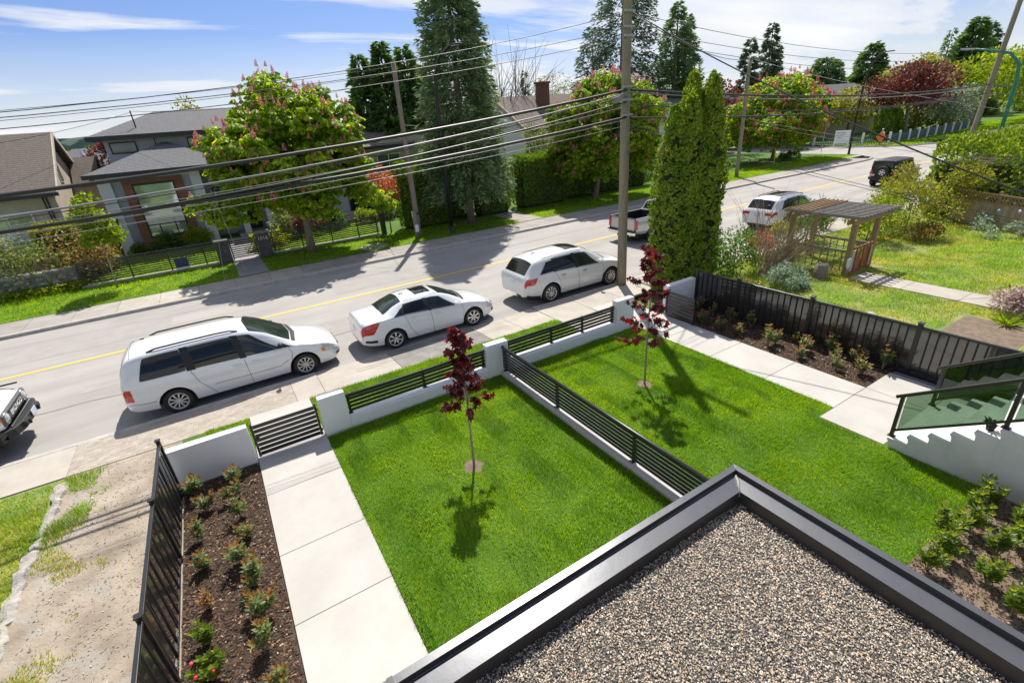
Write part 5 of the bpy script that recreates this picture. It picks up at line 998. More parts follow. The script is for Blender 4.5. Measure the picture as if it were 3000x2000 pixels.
leafy('olive shrubbery beside the street name sign', (67.5, 39, .14), (68.5, 39, 2.8), (4.0, 3, 2.6), 2600, M['olive'], 26, 1.1, .34, .2, tr=.15)
leafy('purple plum tree behind the red flowered chestnut', (55.5, 42, .1), (54.5, 41, 5.0), (6.5, 3, 3.6), 4200, M['purple'], 34, 1.5, .35, .2, tr=.22)
leafy('pale spring tree behind the white house roof', (43, 58, .1), (42.8, 58, 8.2), (3.2, 3, 3.2), 2000, M['olive'], 34, .9, .26, .1, tr=.18, limbs=14)
leafy('yellow green tree behind the olive house flue', (15.2, 50, .1), (15.2, 50, 6.0), (2.0, 2, 2.0), 1400, M['yellowgreen'], 26, 1.0, .34, .18, tr=.16)
leafy('thin young yellow green tree above the grey house roof', (.8, 58, .1), (.7, 58, 8.8), (1.0, 1.0, 1.3), 420, M['yellowgreen'], 18, .6, .3, .13, tr=.1)
leafy('red maple between the left gable house and grey house', (-6.3, 58, .1), (-6.3, 58, 5.0), (2.2, 2, 2.0), 1200, M['purple'], 18, .8, .34, .2, tr=.12)
leafy('dark evergreen conifer shaped bush by the white house wall', (23.7, 34.6, .14), (23.7, 34.6, 3.4), (1.3, 1.2, 2.9), 2600, M['olive'], 26, .5, .18, .1, tr=.12, name='bush', cat_='bush')
leafy('coral flowered azalea on twisted stems at the fence end', (9.35, 30.4, .14), (9.35, 30.4, 2.9), (.95, .9, 1.3), 1500, M['coral'], 26, .32, .15, .1, tr=.045, name='azalea_bush', cat_='bush', limbs=14)
for x, y, rx, rz, m, lab in ((2.4, 32.2, 1.5, .55, 'hedge_gold', 'low bright clipped hedge beside the numbered post'), (3.6, 34.0, .8, 1.1, 'olive', 'olive shrub beside the low maroon maple'), (5.0, 34.4, 1.1, 1.0, 'purple', 'low maroon maple in the front yard'),
      (6.9, 35.0, .8, .8, 'green', 'dark rounded shrub beside the maroon maple'), (9.3, 35.5, .7, .6, 'lime', 'small bright ball shrub by the front steps'), (11.2, 35.8, 1.0, .8, 'sage', 'silvery lavender shrub by the front steps'),
      (-1.2, 37.2, .8, .7, 'lime', 'bright shrub under the big brown framed window'), (-2.9, 37.2, .9, .6, 'green', 'dark rose bush under the big brown framed window'), (-4.3, 37.2, .7, .4, 'olive', 'low olive shrub at the grey house corner'),
      (-5.9, 31.6, 1.0, 1.6, 'bronze_leaf', 'bronze leaved maple shrub beside the slatted fence'), (-8.0, 31.6, 1.6, 1.5, 'olive', 'wild olive green bush above the stone wall'), (-10.3, 31.9, 1.6, 1.9, 'olive', 'large rounded bush at the left end above the stone wall'),
      (-7.0, 33.4, 1.3, 1.3, 'green', 'dark green bush behind the stone wall'), (12.6, 36, 1.0, .7, 'green', 'green shrub behind the fence end'), (45.5, 37, 1.5, 1.4, 'green', 'dark bush beside the white porch'), (53.2, 30.6, 1.4, .5, 'green', 'low dark ground shrub at the red flowered chestnut trunk')):
    leafy(lab, (x, y, .14), (x, y, .14+rz*.8), (rx, rx*.8, rz), int(900+500*rx*rz), M[m], 22, .42*max(.5, rz), .15, .09, name='bush', cat_='bush', tr=.03, limbs=4)
# ---- the neighbour's garden on the right
for c_, r_, n, m, lab in (((16.4, 10.9, 1.0), (1.1, .9, 1.1), 2600, 'green', 'loose green bush between columnar cedar and dry twigs'), ((24.6, 10.0, 1.3), (1.1, 1.0, 1.3), 2800, 'lime', 'bright green bush against the pergola post'),
      ((27.0, 9.5, 1.3), (1.8, 1.4, 1.35), 4600, 'yellowgreen', 'big yellow green bush behind the pergola'), ((28.6, 10.8, 1.9), (.8, .7, 1.6), 1700, 'yellowgreen', 'upright golden bush in front of the off-roader'), ((30.6, 8.9, 1.5), (1.2, 1.0, 1.3), 2400, 'yellowgreen', 'golden green bush at the lattice fence end'),
      ((22.6, 11.6, 1.1), (1.3, .6, 1.1), 2000, 'green', 'dark green bush behind the pergola gate'), ((16.6, 8.9, .45), (.9, .7, .4), 1800, 'sage', 'low blue green juniper near the tree stump'), ((29.6, 6.6, .5), (2.2, 1.6, .5), 2600, 'sage', 'silver green ground cover by the lattice fence'),
      ((31.5, 5.4, .6), (2.4, 1.6, .7), 2600, 'green', 'dark green bluebell patch by the lattice fence'), ((18.9, 3.4, .4), (.9, .7, .35), 1900, 'heather', 'pale pink heather mound by the garden walk'), ((20.2, 2.5, .4), (.8, .8, .4), 1400, 'heather', 'second heather mound further along the garden walk'),
      ((26.0, 8.4, .5), (.7, .6, .5), 900, 'bronze_leaf', 'small bronze shrub below the big yellow green bush'), ((20.7, 11.7, .8), (.8, .5, .7), 1200, 'yellowgreen', 'yellow shrub between pergola posts'), ((19.3, 11.7, .7), (.7, .4, .6), 900, 'coral', 'orange leaved shrub behind the dry twigs')):
    leafy(lab, (c_[0], c_[1], .12), c_, r_, n, M[m], 26, .45*max(.5, min(r_)), .12, .055, name='bush', cat_='bush', tr=.03, limbs=5)
def spray(label, base, n, L, spread, m, name, cat_, dirn=(0, 0, 1), r=.008, fork=3):
    t = thing(name, label, cat_, base); b = MB(); base = np.array(base, float); d0 = np.array(dirn, float)
    for i in range(n):
        d = unit(d0+rng.normal(0, spread, 3)*np.array((1, 1, .5))); p = base+np.array((random.uniform(-.25, .25), random.uniform(-.25, .25), 0)); l = L*random.uniform(.5, 1.1); g = random.uniform(.1, .5)
        P = [p+d*l*u+np.array((0, 0, -g*u*u*l*.35)) for u in (0, .35, .7, 1)]; b.tube(P, [r*1.6, r*1.2, r*.8, r*.3], 4, cap=False)
        for k in range(fork):
            s = P[random.randint(1, 2)]; e = unit(d+rng.normal(0, .5, 3))*l*random.uniform(.2, .45); b.tube([s, s+e*.5, s+e], [r*.7, r*.5, r*.25], 3, cap=False)
    o = b.build('twig', m, t); tag(o, kind='stuff'); return t
M['twig'] = mat('dry_twig', (.2, .145, .085), .9, (.3, .24, .15), 8)
spray('heap of dry arching twigs leaning beside the pergola', (17.2, 10.1, .12), 150, 3.2, .3, M['twig'], 'dry_bush', 'bush', (.75, -.1, .62), .009)
spray('upright bare grey shrub near the columnar cedar', (18.0, 11.0, .12), 26, 3.0, .22, M['twig'], 'bare_bush', 'bush', (.1, .1, 1), .009, 5)
spray('small dark bare shrub behind the pergola roof', (25.6, 12.4, .12), 40, 1.7, .4, M['twig'], 'bare_bush', 'bush', (0, 0, 1), .012, 6)
spray('large leafless tree beside the tall spruce', (27.4, 47, .1), 90, 12.5, .42, mat('bare_twig', (.1, .09, .08), .9), 'bare_tree', 'tree', (0, 0, 1), .04, 14)
spray('grey leafless bush above the stone wall', (-7.6, 32.2, .14), 40, 2.6, .35, M['twig'], 'bare_bush', 'bush', (0, 0, 1), .012, 4)
spray('tall lone pale weed stem near the garden walk', (15.2, 3.6, .12), 9, 1.1, .3, M['white_line'], 'dry_weed', 'weed', (0, 0, 1), .003, 2)
t = thing('daylily_tuft', 'tuft of strappy bright leaves in bare soil by the garden walk', 'plant', (17.6, 3.3, .12)); n = 90; a = rng.uniform(0, 6.28, n); V, F = diamonds(np.tile((17.6, 3.3, .12), (n, 1))+.05*rdir(n), np.column_stack([np.cos(a), np.sin(a), rng.uniform(.4, 1.4, n)]), rng.uniform(.3, .5, n), .03); leaves_obj('leaf', V, F, M['lime'], t)
sheet('bare_soil', [(15.3, 17.7, 2.65, 4.2)], .126, M['soil_light'])
# ---- small garden shrubs: one of each kind, then copies
M['pieris'] = leafmat('shrub_leaf', [(0, (.055, .085, .03)), (.6, (.11, .15, .05)), (1, (.2, .23, .08))], .4, .45, .4, gain=1.5)
M['pieris_new'] = leafmat('orange_new_leaf', [(0, (.2, .11, .04)), (.5, (.28, .18, .06)), (.85, (.32, .26, .09)), (1, (.38, .13, .06))], .35, .45, .4, gain=1.05)
M['dryleaf'] = leafmat('withered_leaf', [(0, (.18, .1, .05)), (1, (.36, .22, .1))], .3, .7, .2)
M['laurel'] = leafmat('laurel_leaf', [(0, (.05, .1, .015)), (.6, (.1, .16, .02)), (1, (.18, .23, .03))], .45, .4, .4)
M['laurel_new'] = leafmat('yellow_new_leaf', [(0, (.16, .22, .02)), (.6, (.24, .29, .03)), (1, (.36, .36, .05))], .45, .4, .4, gain=1.05)
M['pinkfl'] = leafmat('magenta_flower', [(0, (.6, .03, .1)), (1, (.7, .12, .2))], .3)
def shrub_meshes(seed, h, w, nst, ll, lw, mg, mn, newfrac=.35):
    global rng
    keep = rng; rng = np.random.default_rng(seed); rs = random.Random(seed); st = MB(); Pg, Ag, Pn, An = [], [], [], []
    for i in range(nst):
        a = rs.uniform(0, 6.28); q = rs.uniform(.15, 1)*w; tip = np.array((math.cos(a)*q, math.sin(a)*q, h*rs.uniform(.6, 1.05)*(1-.25*q/w))); st.tube([(0, 0, -.02), tip*np.array((.4, .4, .5)), tip], [.008, .006, .003], 5, cap=False)
        for lev in (.45, .62, .8, 1.0):
            c = tip*lev; nn = 9 if lev < 1 else 12
            for k in range(nn):
                b = k*2.4+rs.random(); up = .15+.5*rs.random()+(.5 if lev == 1 else 0); A = (math.cos(b), math.sin(b), up)
                if lev == 1 and rs.random() < newfrac*2: Pn.append(c+np.array((0, 0, .01))); An.append((math.cos(b), math.sin(b), up+.3))
                else: Pg.append(c+np.array((0, 0, rs.uniform(-.02, .02)))); Ag.append(A)
    V, F = diamonds(np.array(Pg), np.array(Ag), ll*rng.uniform(.75, 1.2, len(Pg)), lw, np.tile((0, 0, 1.), (len(Pg), 1))+.35*rdir(len(Pg)))
    V2, F2 = diamonds(np.array(Pn), np.array(An), ll*.8*rng.uniform(.75, 1.2, len(Pn)), lw*.85, np.tile((0, 0, 1.), (len(Pn), 1))+.35*rdir(len(Pn)))
    a, b, s = np_mesh('leaves', V, F), np_mesh('new_leaves', V2, F2), st.mesh('stem'); a.materials.append(mg); b.materials.append(mn); s.materials.append(M['bark']); rng = keep
    return a, b, s
def shrub(ms, label, loc, group=None, sc=1., names=('foliage', 'new_foliage', 'stem')):
    t = thing('shrub', label, 'shrub', loc, group, random.uniform(0, 6.28)); t.scale = (sc,)*3
    for n_, m_ in zip(names, ms): piece(n_, m_, t)
    return t
PV = [shrub_meshes(11+i, h, w, ns, .085, .03, M['pieris'], M['pieris_new'], .5) for i, (h, w, ns) in enumerate(((.42, .16, 7), (.36, .2, 9), (.46, .14, 6), (.33, .18, 8)))]
GL = 'small evergreen shrub with orange new leaves in the mulch along the left path'
left = [(-1.74, 9.35), (-1.58, 8.72), (-1.66, 8.0), (-1.6, 7.3), (-1.06, 9.3), (-1.1, 8.75), (-1.06, 8.2), (-1.02, 7.62), (-1.0, 6.5), (-.98, 5.85), (-.96, 5.3), (-.9, 4.75), (-1.12, 7.05)]
for i, (x, y) in enumerate(left): shrub(PV[i % 4], GL, (x, y, GZ-.005), 'orange tipped shrubs in the left bed', random.uniform(.95, 1.3))
shrub([*shrub_meshes(31, .38, .12, 6, .08, .024, M['dryleaf'], M['pieris_new'], .3)], 'withered brown shrub in the mulch beside the black slat fence', (-1.6, 6.45, GZ-.005), None, .9)
shrub([*shrub_meshes(32, .42, .17, 8, .085, .036, M['laurel'], M['laurel_new'], .4)], 'fresh green shrub without orange tips beside the black slat fence', (-1.62, 5.85, GZ-.005), None, 1.05)
t = shrub([*shrub_meshes(33, .34, .2, 9, .08, .04, M['laurel'], M['laurel_new'], .2)], 'bushy green azalea with a few magenta flowers in the left bed', (-1.6, 5.28, GZ-.005), None, 1.1)
fb = MB()
for k in range(4): fb.ell((.12*math.cos(k*1.9), .12*math.sin(k*1.9), .2+.05*k), (.022, .022, .018), 6, 4)
tag(fb.build('flower', M['pinkfl'], t, local=True), kind='stuff')
GR = 'small evergreen shrub with orange new leaves in the mulch along the right path'
right = [(11.75, 9.2), (12.45, 9.35), (11.72, 8.6), (12.42, 8.75), (11.72, 8.02), (12.45, 8.15), (11.78, 7.35), (12.48, 7.5), (12.35, 6.85), (12.0, 6.45), (12.5, 6.1), (11.72, 6.5), (12.1, 5.75), (12.5, 5.3), (11.7, 5.55), (12.05, 4.95), (12.5, 4.65), (11.72, 4.75), (12.0, 4.3), (12.55, 4.12)]
for i, (x, y) in enumerate(right): shrub(PV[(i*3+1) % 4], GR, (x, y, GZ-.005), 'orange tipped shrubs in the right bed', random.uniform(.9, 1.3))
LV = [shrub_meshes(51+i, h, w, ns, .09, .03, M['laurel'], M['laurel_new'], .42) for i, (h, w, ns) in enumerate(((.46, .19, 9), (.4, .22, 10), (.5, .17, 8)))]
GB = 'leafy laurel shrub with glowing yellow new leaves in the bed below the steps'
for i, (x, y) in enumerate([(7.45, 1.12), (7.9, 1.22), (8.25, 1.1), (8.7, 1.2), (9.1, 1.18), (8.0, .72), (8.45, .62), (8.9, .7), (9.25, .55), (7.35, .62), (7.55, .2), (8.1, .12), (8.6, .1), (9.1, .05), (7.0, 1.15), (7.1, .3), (7.7, -.3), (8.3, -.35)]):
    shrub(LV[i % 3], GB, (x, y, GZ-.005), 'yellow tipped laurels in the bed below the steps', random.uniform(1.05, 1.4))
# ---- the two red maples
M['maple'] = leafmat('crimson_maple_leaf', [(0, (.03, .01, .014)), (.55, (.06, .014, .018)), (.82, (.15, .018, .014)), (1, (.38, .03, .015))], .4, .4, .5, gain=1)
def maple(label, base, h, spread, seed, lo):
    t = thing('red_maple_sapling', label, 'tree', base); rs = random.Random(seed); base = np.array(base); b = MB(); b.tube([base+np.array((0, 0, -.03)), base+np.array((.02, .01, h*.35)), base+np.array((.05, 0, h*.7)), base+np.array((.04, .02, h*.97))], [.026, .02, .014, .004], 8); b.build('trunk', M['bark_pale'], t)
    PP, AA = [], []
    for i in range(34):
        u = lo+(1-lo)*(i/34); z = h*u; a = i*2.4+rs.uniform(-.5, .5); L = spread*(1.08-u)**.7*rs.uniform(.4, 1.05); e = base+np.array((math.cos(a)*L, math.sin(a)*L, z+L*.35)); s = base+np.array((.04*u, 0, z-.02))
        bb = MB(); bb.tube([s, (s+e)/2+np.array((0, 0, .03)), e], [.006, .004, .002], 4, cap=False); bb.build('branch', M['bark_pale'], t)
        for k in range(rs.randint(7, 13)):
            q = s+(e-s)*rs.uniform(.35, 1.05)+np.array((rs.uniform(-.06, .06), rs.uniform(-.06, .06), rs.uniform(-.06, .03))); PP.append(q); AA.append((rs.uniform(-1, 1), rs.uniform(-1, 1), rs.uniform(-1.3, .1)))
    P, A = np.array(PP), unit(np.array(AA)); B0 = unit(np.cross(A, rdir(len(P)))); parts = []
    for th, l in ((-1.5, .07), (-.8, .1), (0, .12), (.8, .1), (1.5, .07)):   # five pointed lobes
        D = A*math.cos(th)+B0*math.sin(th); parts.append(diamonds(P, D, l, .05, np.cross(A, B0)))
    V, F = cat(parts); leaves_obj('crown', V, F, M['maple'], t); return t
maple('young crimson maple staked in the lawn beside the closed gate path', (2.94, 6.91, GZ), 2.95, .78, 5, .42)
maple('larger young crimson maple in the lawn beside the open gate path', (7.72, 7.09, GZ), 3.35, 1.12, 9, .3)
# ================================================================ poles, lamps and wires
def wood_pole(label, base, h, r0, r1, m, lean=(0, 0), arm=None):
    t = thing('utility_pole', label, 'pole', base); b = MB(); n = 8; B = np.array(base, float)
    b.tube([B+np.array((lean[0]*h*i/n, lean[1]*h*i/n, h*i/n-.1)) for i in range(n+1)], [r0+(r1-r0)*i/n for i in range(n+1)], 14); b.build('shaft', m, t)
    if arm:
        for z, L, ax in arm:
            p = B+np.array((lean[0]*z, lean[1]*z, z)); d = np.array((1., 0, 0)) if ax == 'X' else np.array((0, 1., 0)); o = np.array((0, 1., 0)) if ax == 'X' else np.array((1., 0, 0))
            MB().beam(p-d*L/2+o*(r1+.05), p+d*L/2+o*(r1+.05), .1, .12).build('cross_arm', M['wood_pole2'], t)
            for u in (-.45, -.2, .2, .45): q = p+d*L*u+o*(r1+.05); MB().lathe([(.02, .05), (.045, .07), (.03, .1), (.045, .13), (.0, .17)], tuple(q), 10).build('insulator', M['lamp_head'], t)
    return t
cp = wood_pole('big greenish wooden utility pole at the kerb beside the pearl white suv', (12.62, 13.02, .1), 12.6, .178, .125, M['wood_pole'], (-.006, 0), [(11.6, 2.4, 'Y')])
MB().lathe([(0, 0), (.23, 0), (.25, .05), (.25, .8), (.2, .88), (0, .9)], (12.2, 13.02, 10.4), 16).build('transformer', M['lamp_head'], cp)
for z in (8.94, 8.53, 8.29, 6.88, 6.5, 6.05): MB().box(12.5-.2, 12.5+.22, 12.82, 12.88, z-.03, z+.03).build('bracket', M['lamp_head'], cp)
MB().beam((12.22, 12.85, 6.55), (11.9, 12.85, 6.5), .12, .16).build('splice_box', M['cable_grey'], cp)
b = MB(); b.tube([(12.0+.17*math.cos(a), 12.86, 5.62+.3*math.sin(a)) for a in np.linspace(0, 6.28, 20)], .014, 5); b.build('cable_coil', M['cable'], cp)
lp = wood_pole('brown wooden utility pole on the verge before the clipped hedge', (10.16, 27.66, .1), 9.35, .17, .115, M['wood_pole2'])
MB().tube([(10.0, 27.5, .1), (10.0, 27.52, 1.7), (9.99, 27.52, 1.72)], [.16, .15, .1], 10).build('stub_post', M['wood_pole2'], lp); MB().box(9.86, 10.06, 27.28, 27.36, .55, .95).build('tag_plate', M['text_white'], lp); MB().lathe([(.19, 0), (.2, .02), (.2, .1), (.19, .12)], (10.1, 27.6, 1.5), 14).build('strap', M['cable'], lp)
wood_pole('wooden utility pole on the verge near the red flowered chestnut', (40.1, 27.5, .1), 9.3, .16, .12, M['wood_pole'])
wood_pole('leaning wooden pole behind the shaggy cedar hedge', (42.9, 13.06, 0), 12.2, .17, .13, M['wood_pole'], (.15, 0))
def lamp(label, base, pts, m, head, hd):
    t = thing('street_lamp', label, 'street lamp', base); b = MB(); P = [Vector(base)]+[Vector(p) for p in pts]
    # smooth the arm
    Q = [P[0]]
    for i in range(1, len(P)-1): Q += [P[i-1].lerp(P[i], .8) if i > 1 else P[0].lerp(P[1], .9), P[i], P[i].lerp(P[i+1], .2)]
    Q.append(P[-1]); n = len(Q); b.tube(Q, [.11-(.06*i/(n-1)) for i in range(n)], 10); b.build('shaft', m, t)
    MB().lathe([(.16, 0), (.16, .05), (.12, .08), (.11, .5), (.1, .52)], base, 12).build('base_flange', m, t)
    e = Vector(pts[-1]); d = Vector(hd).normalized(); MB().beam(e-d*.05, e+d*head, .26, .08).build('lamp_head', m if m is M['lamp_black'] else M['lamp_head'], t, bevel=.03); MB().beam(e+d*.1-Vector((0, 0, .055)), e+d*(head-.1)-Vector((0, 0, .055)), .18, .02).build('lens', M['headlamp'], t)
lamp('black street lamp with curved arm in front of the spruce', (12.0, 26.88, .12), [(12.0, 26.85, 7.2), (12.0, 26.65, 8.5), (12.0, 25.9, 9.3), (12.0, 24.7, 9.6), (12.0, 24.3, 9.62)], M['lamp_black'], .7, (0, -1, -.04))
lamp('slender black street lamp at the side street corner', (60.4, 28.2, .12), [(60.4, 28.15, 6.8), (60.4, 27.95, 8.2), (60.4, 27.5, 9.2), (60.4, 26.9, 9.55), (60.4, 26.7, 9.6)], M['lamp_black'], .7, (0, -1, -.02))
lamp('green street lamp with long arm behind the cedar hedge', (44.0, 11.85, .05), [(44, 11.9, 6.2), (44, 12.05, 7.1), (44, 12.6, 7.7), (44, 13.6, 7.98), (44, 14.4, 8.15)], M['lamp_green'], .75, (0, 1, .12))
def wire(label, p, q, sag, r=.009, m=None, group=None, n=18):
    p, q = np.array(p, float), np.array(q, float); t = np.linspace(0, 1, n); P = p+(q-p)*t[:, None]; P[:, 2] -= 4*sag*t*(1-t)
    o = MB().tube(P, r, 5, cap=False).build('overhead_wire', m or M['cable']); return tag(o, label, 'wire', group)
XL = -30
def near(label, z1, zm, r, m, y=12.84, group=None): return wire(label, (XL, y, z1), (12.45, y, z1), (z1-zm)/.932, r, m, group, 24)
near('thickest black cable bundle running left from the big wooden pole', 6.79, 5.57, .043, M['cable'])
near('smooth silver grey cable slung just under the thickest black bundle', 6.69, 5.2, .022, M['cable_grey'])
near('rusty brown wire below the silver grey cable', 6.6, 5.14, .011, M['cable_rust'], 12.8)
near('black cable that meets the lowest twisted cable further left', 6.44, 4.93, .026, M['cable'])
near('lowest thick black twisted cable running left from the big wooden pole', 5.98, 4.94, .04, M['cable'])
for z1, zm, lab in ((5.72, 4.72, 'thin pale wire hanging below the twisted cables'), (5.9, 4.86, 'thin pale wire close under the lowest twisted cable'), (6.3, 5.02, 'thin dark wire between the black cables')): near(lab, z1, zm, .008, M['cable_grey'], 12.88)
for z1, zm, lab in ((8.9, 6.92, 'topmost bare line wire left of the big wooden pole'), (8.5, 6.84, 'second bare line wire left of the big wooden pole'), (8.25, 6.66, 'lowest of the three bare line wires left of the big wooden pole')): near(lab, z1, zm, .0085, M['cable'], 12.95)
RR = lambda z: (42.9+.15*z, 13.06, z)
wire('thick cable bundle from the big wooden pole to the leaning pole', (12.7, 12.9, 6.78), RR(6.05), .38, .036)
wire('grey cable under the thick bundle towards the leaning pole', (12.7, 12.88, 6.7), RR(5.95), .42, .02, M['cable_grey'])
wire('middle black cable towards the leaning pole', (12.7, 12.9, 6.37), RR(5.75), .6, .018)
wire('lower twisted cable towards the leaning pole', (12.7, 12.9, 5.95), RR(5.57), .38, .03)
for z, z2, lab in ((8.9, 8.2, 'topmost bare line wire right of the big wooden pole'), (8.5, 7.9, 'second bare line wire right of the big wooden pole'), (8.25, 7.5, 'lowest of the three bare line wires right of the big wooden pole')): wire(lab, (12.7, 12.95, z), RR(z2), .75, .0085)
for z, z2, lab in ((6.05, 5.7, 'thick cable leading right from the leaning pole'), (5.57, 5.3, 'lower cable leading right from the leaning pole')): wire(lab, RR(z), (85, 13.06, z2), .6, .03)
wire('twisted wire across the street to the verge pole by the red flowered chestnut', (12.7, 13.1, 8.95), (40.1, 27.4, 9.2), .5, .016)
wire('twisted wire from the verge pole back across the street to the right', (40.1, 27.4, 9.2), (33.6, 7.2, 4.5), .3, .016)
wire('heavy twisted service wire falling to the right past the pergola', (12.75, 12.95, 8.9), (13.5, 2.2, 3.9), .25, .018)
for z, lab in ((5.75, 'pair of thin service wires passing over the pergola'), (5.66, 'lower of the service wires passing over the pergola')): wire(lab, (12.75, 12.95, z), (22.5, 3.9, z-3.9), .12, .008)
wire('thin service wire from the verge pole towards the off-roader', (40.1, 27.4, 4.9), (33, 8, 2.9), .25, .01); wire('second thin service wire from the verge pole towards the off-roader', (40.1, 27.4, 4.7), (31, 7.4, 2.75), .25, .01)
for z, z2, lab in ((9.1, 7.9, 'upper wire from the brown pole to the left'), (8.8, 7.5, 'lower wire from the brown pole to the left')): wire(lab, (10.1, 27.66, z), (-30, 27.66, z2), .8, .011)
wire('service wire from the brown pole to the olive house', (10.1, 27.7, 8.2), (11.5, 39.6, 5.4), .5, .011); wire('wire from the brown pole towards the chimney of the white house', (10.1, 27.66, 6.4), (24.6, 37, 5.6), .5, .012); wire('second wire from the brown pole towards the white house', (10.1, 27.66, 6.3), (40.1, 27.5, 6.6), .9, .012)
wire('wire from the brown pole to the roof mast of the grey house', (10.1, 27.66, 8.6), (-2.7, 42, 8.35), .5, .01); wire('wire leading left from the roof mast of the grey house', (-2.7, 42, 8.3), (-12.5, 37, 6.6), .3, .012)
wire('lone wire crossing behind the middle chestnut tree', (19, 45, 9.6), (58, 45, 9.8), 1.2, .016)
hw = wire('pale dangling wire with cut end hanging from the cables', (.1, 12.84, 5.25), (-.2, 12.84, 3.25), 0, .004, M['cable_grey']); wire('second pale dangling wire hanging from the cables', (.1, 12.84, 5.25), (.28, 12.84, 3.35), -.04, .004, M['cable_grey'])

# ================================================================ houses
M['shingle'] = mat('grey_shingle', (.085, .087, .093), .9, (.15, .152, .16), 9, .6, 14, stretch=(1, 1, 4), courses=.075)
M['shingle_brown'] = mat('brown_shingle', (.1, .08, .065), .9, (.17, .145, .12), 8, .6, 14, stretch=(1, 1, 4), courses=.105)
M['siding_grey'] = mat('grey_stucco', (.34, .35, .385), .85, (.39, .4, .43), 2, .1, 120)
M['siding_light'] = mat('light_grey_trim', (.52, .53, .55), .8)
M['siding_tan'] = mat('tan_stucco', (.4, .34, .27), .88, (.47, .41, .33), 2, .15, 90)
M['siding_olive'] = mat('olive_siding', (.33, .32, .24), .85, (.38, .37, .28), 2, .1, 60)
M['siding_white'] = mat('white_siding', (.68, .7, .72), .85, (.76, .77, .78), 1.5, .1, 60)
M['fascia'] = mat('charcoal_fascia', (.025, .027, .03), .5)
M['brownwood'] = mat('brown_plank', (.16, .07, .04), .6, (.22, .1, .055), 9, .1, 30, objrand=.15, stretch=(.6, 4, 6))
M['win'] = mat('window_glass', (.06, .075, .072), .04, (.1, .12, .115), .7, spec=.9, metal=.25)
M['win_big'] = mat('sky_tinted_window_glass', (.3, .36, .34), .05, (.38, .44, .42), .6, spec=.9, metal=.55)  # pale green of the reflected sky is put into the glass colour
M['winframe_w'] = mat('white_window_frame', (.7, .7, .69), .5)
M['brickwall'] = mat('chimney_brick', (.17, .07, .05), .9, (.1, .05, .04), 20)
def window(root, x0, x1, z0, z1, y, fm, gm=None, mull=(), trans=(), d=.06, fw_=.07):
    o = MB(); o.box(x0, x0+fw_, y-d, y+.02, z0, z1); o.box(x1-fw_, x1, y-d, y+.02, z0, z1); o.box(x0+fw_, x1-fw_, y-d, y+.02, z1-fw_, z1); o.box(x0+fw_, x1-fw_, y-d, y+.02, z0, z0+fw_)
    for u in mull: o.box(u-.03, u+.03, y-d+.004, y+.02, z0+fw_, z1-fw_)
    for u in trans: o.box(x0+fw_, x1-fw_, y-d+.006, y+.02, u-.03, u+.03)
    f = o.build('window', fm, root); xs = [x0+fw_]+list(mull)+[x1-fw_]; zs = [z0+fw_]+list(trans)+[z1-fw_]
    for a, b_ in zip(xs[:-1], xs[1:]):
        for c_, d_ in zip(zs[:-1], zs[1:]): MB().box(a, b_, y-.02, y-.005, c_, d_).build('pane', gm or M['win'], f)
    return f
def hip(root, x0, x1, y0, y1, z, zr, m, ridge=None, ov=.0, name='roof', fh=.22, fm=None):
    """hipped roof with fascia; ridge = (xa, xb, y)"""
    xa, xb, yr = ridge or ((x0+x1)/2, (x0+x1)/2, (y0+y1)/2); b = MB()
    b.add([(x0, y0, z), (x1, y0, z), (x1, y1, z), (x0, y1, z), (xa, yr, zr), (xb, yr, zr)], [(0, 1, 5, 4), (1, 2, 5), (2, 3, 4, 5), (3, 0, 4), (3, 2, 1, 0)]); o = b.build(name, m, root)
    f = MB(); f.box(x0-.03, x1+.03, y0-.03, y0+.05, z-fh, z+.015); f.box(x0-.03, x0+.05, y0+.051, y1, z-fh, z+.014); f.box(x1-.05, x1+.03, y0+.051, y1, z-fh, z+.014); f.build('fascia', fm or M['fascia'], o); return o
def gable(root, x0, x1, y0, y1, z, zr, m, th=.16, ov=.35, fm=None):
    """gable roof with its ridge along X"""
    ym = (y0+y1)/2; b = MB(); P = [(y0, z), (ym, zr), (y1, z), (y1, z-th), (ym, zr-th), (y0, z-th)]; b.prism(P, 'X', x0, x1); o = b.build('roof', m, root)
    for x in (x0, x1): MB().prism([(y0-.02, z-th-.06), (y0-.02, z+.02), (ym, zr+.02), (y1+.02, z+.02), (y1+.02, z-th-.06), (ym, zr-th-.06)], 'X', x-.04, x+.04).build('barge_board', fm or M['siding_tan'], o)
    MB().box(x0, x1, y0-.1, y0-.021, z-th-.04, z-.02).build('gutter', M['fascia'], o); return o
# grey house 1516
gh = thing('house', 'grey modern two storey house with brown framed tall window', 'house', (0, 40, .14))
MB().box(-5.0, -.05, 38.1, 46, .1, 4.75).build('wall', M['siding_grey'], gh); MB().box(-.05, 9.5, 40.2, 46, .1, 4.75).build('wall', M['siding_grey'], gh); MB().box(3.6, 9.0, 38.6, 40.19, .1, 4.6).build('wall', M['siding_grey'], gh)
MB().box(-5.3, -4.65, 37.75, 38.09, .1, 4.7).build('pilaster', M['siding_light'], gh, bevel=.02); MB().box(-.6, -.02, 37.8, 38.09, .1, 4.7).build('pilaster', M['siding_light'], gh, bevel=.02); MB().box(-4.64, -.61, 37.9, 38.09, 4.5, 4.7).build('lintel', M['siding_light'], gh)
for x in (1.6, 3.2): MB().box(x, x+.4, 38.3, 38.7, .1, 4.6).build('column', M['siding_light'], gh, bevel=.02)
fr = MB().box(-4.15, -1.05, 37.86, 38.085, .72, 4.5).build('window_surround', M['fascia'], gh)
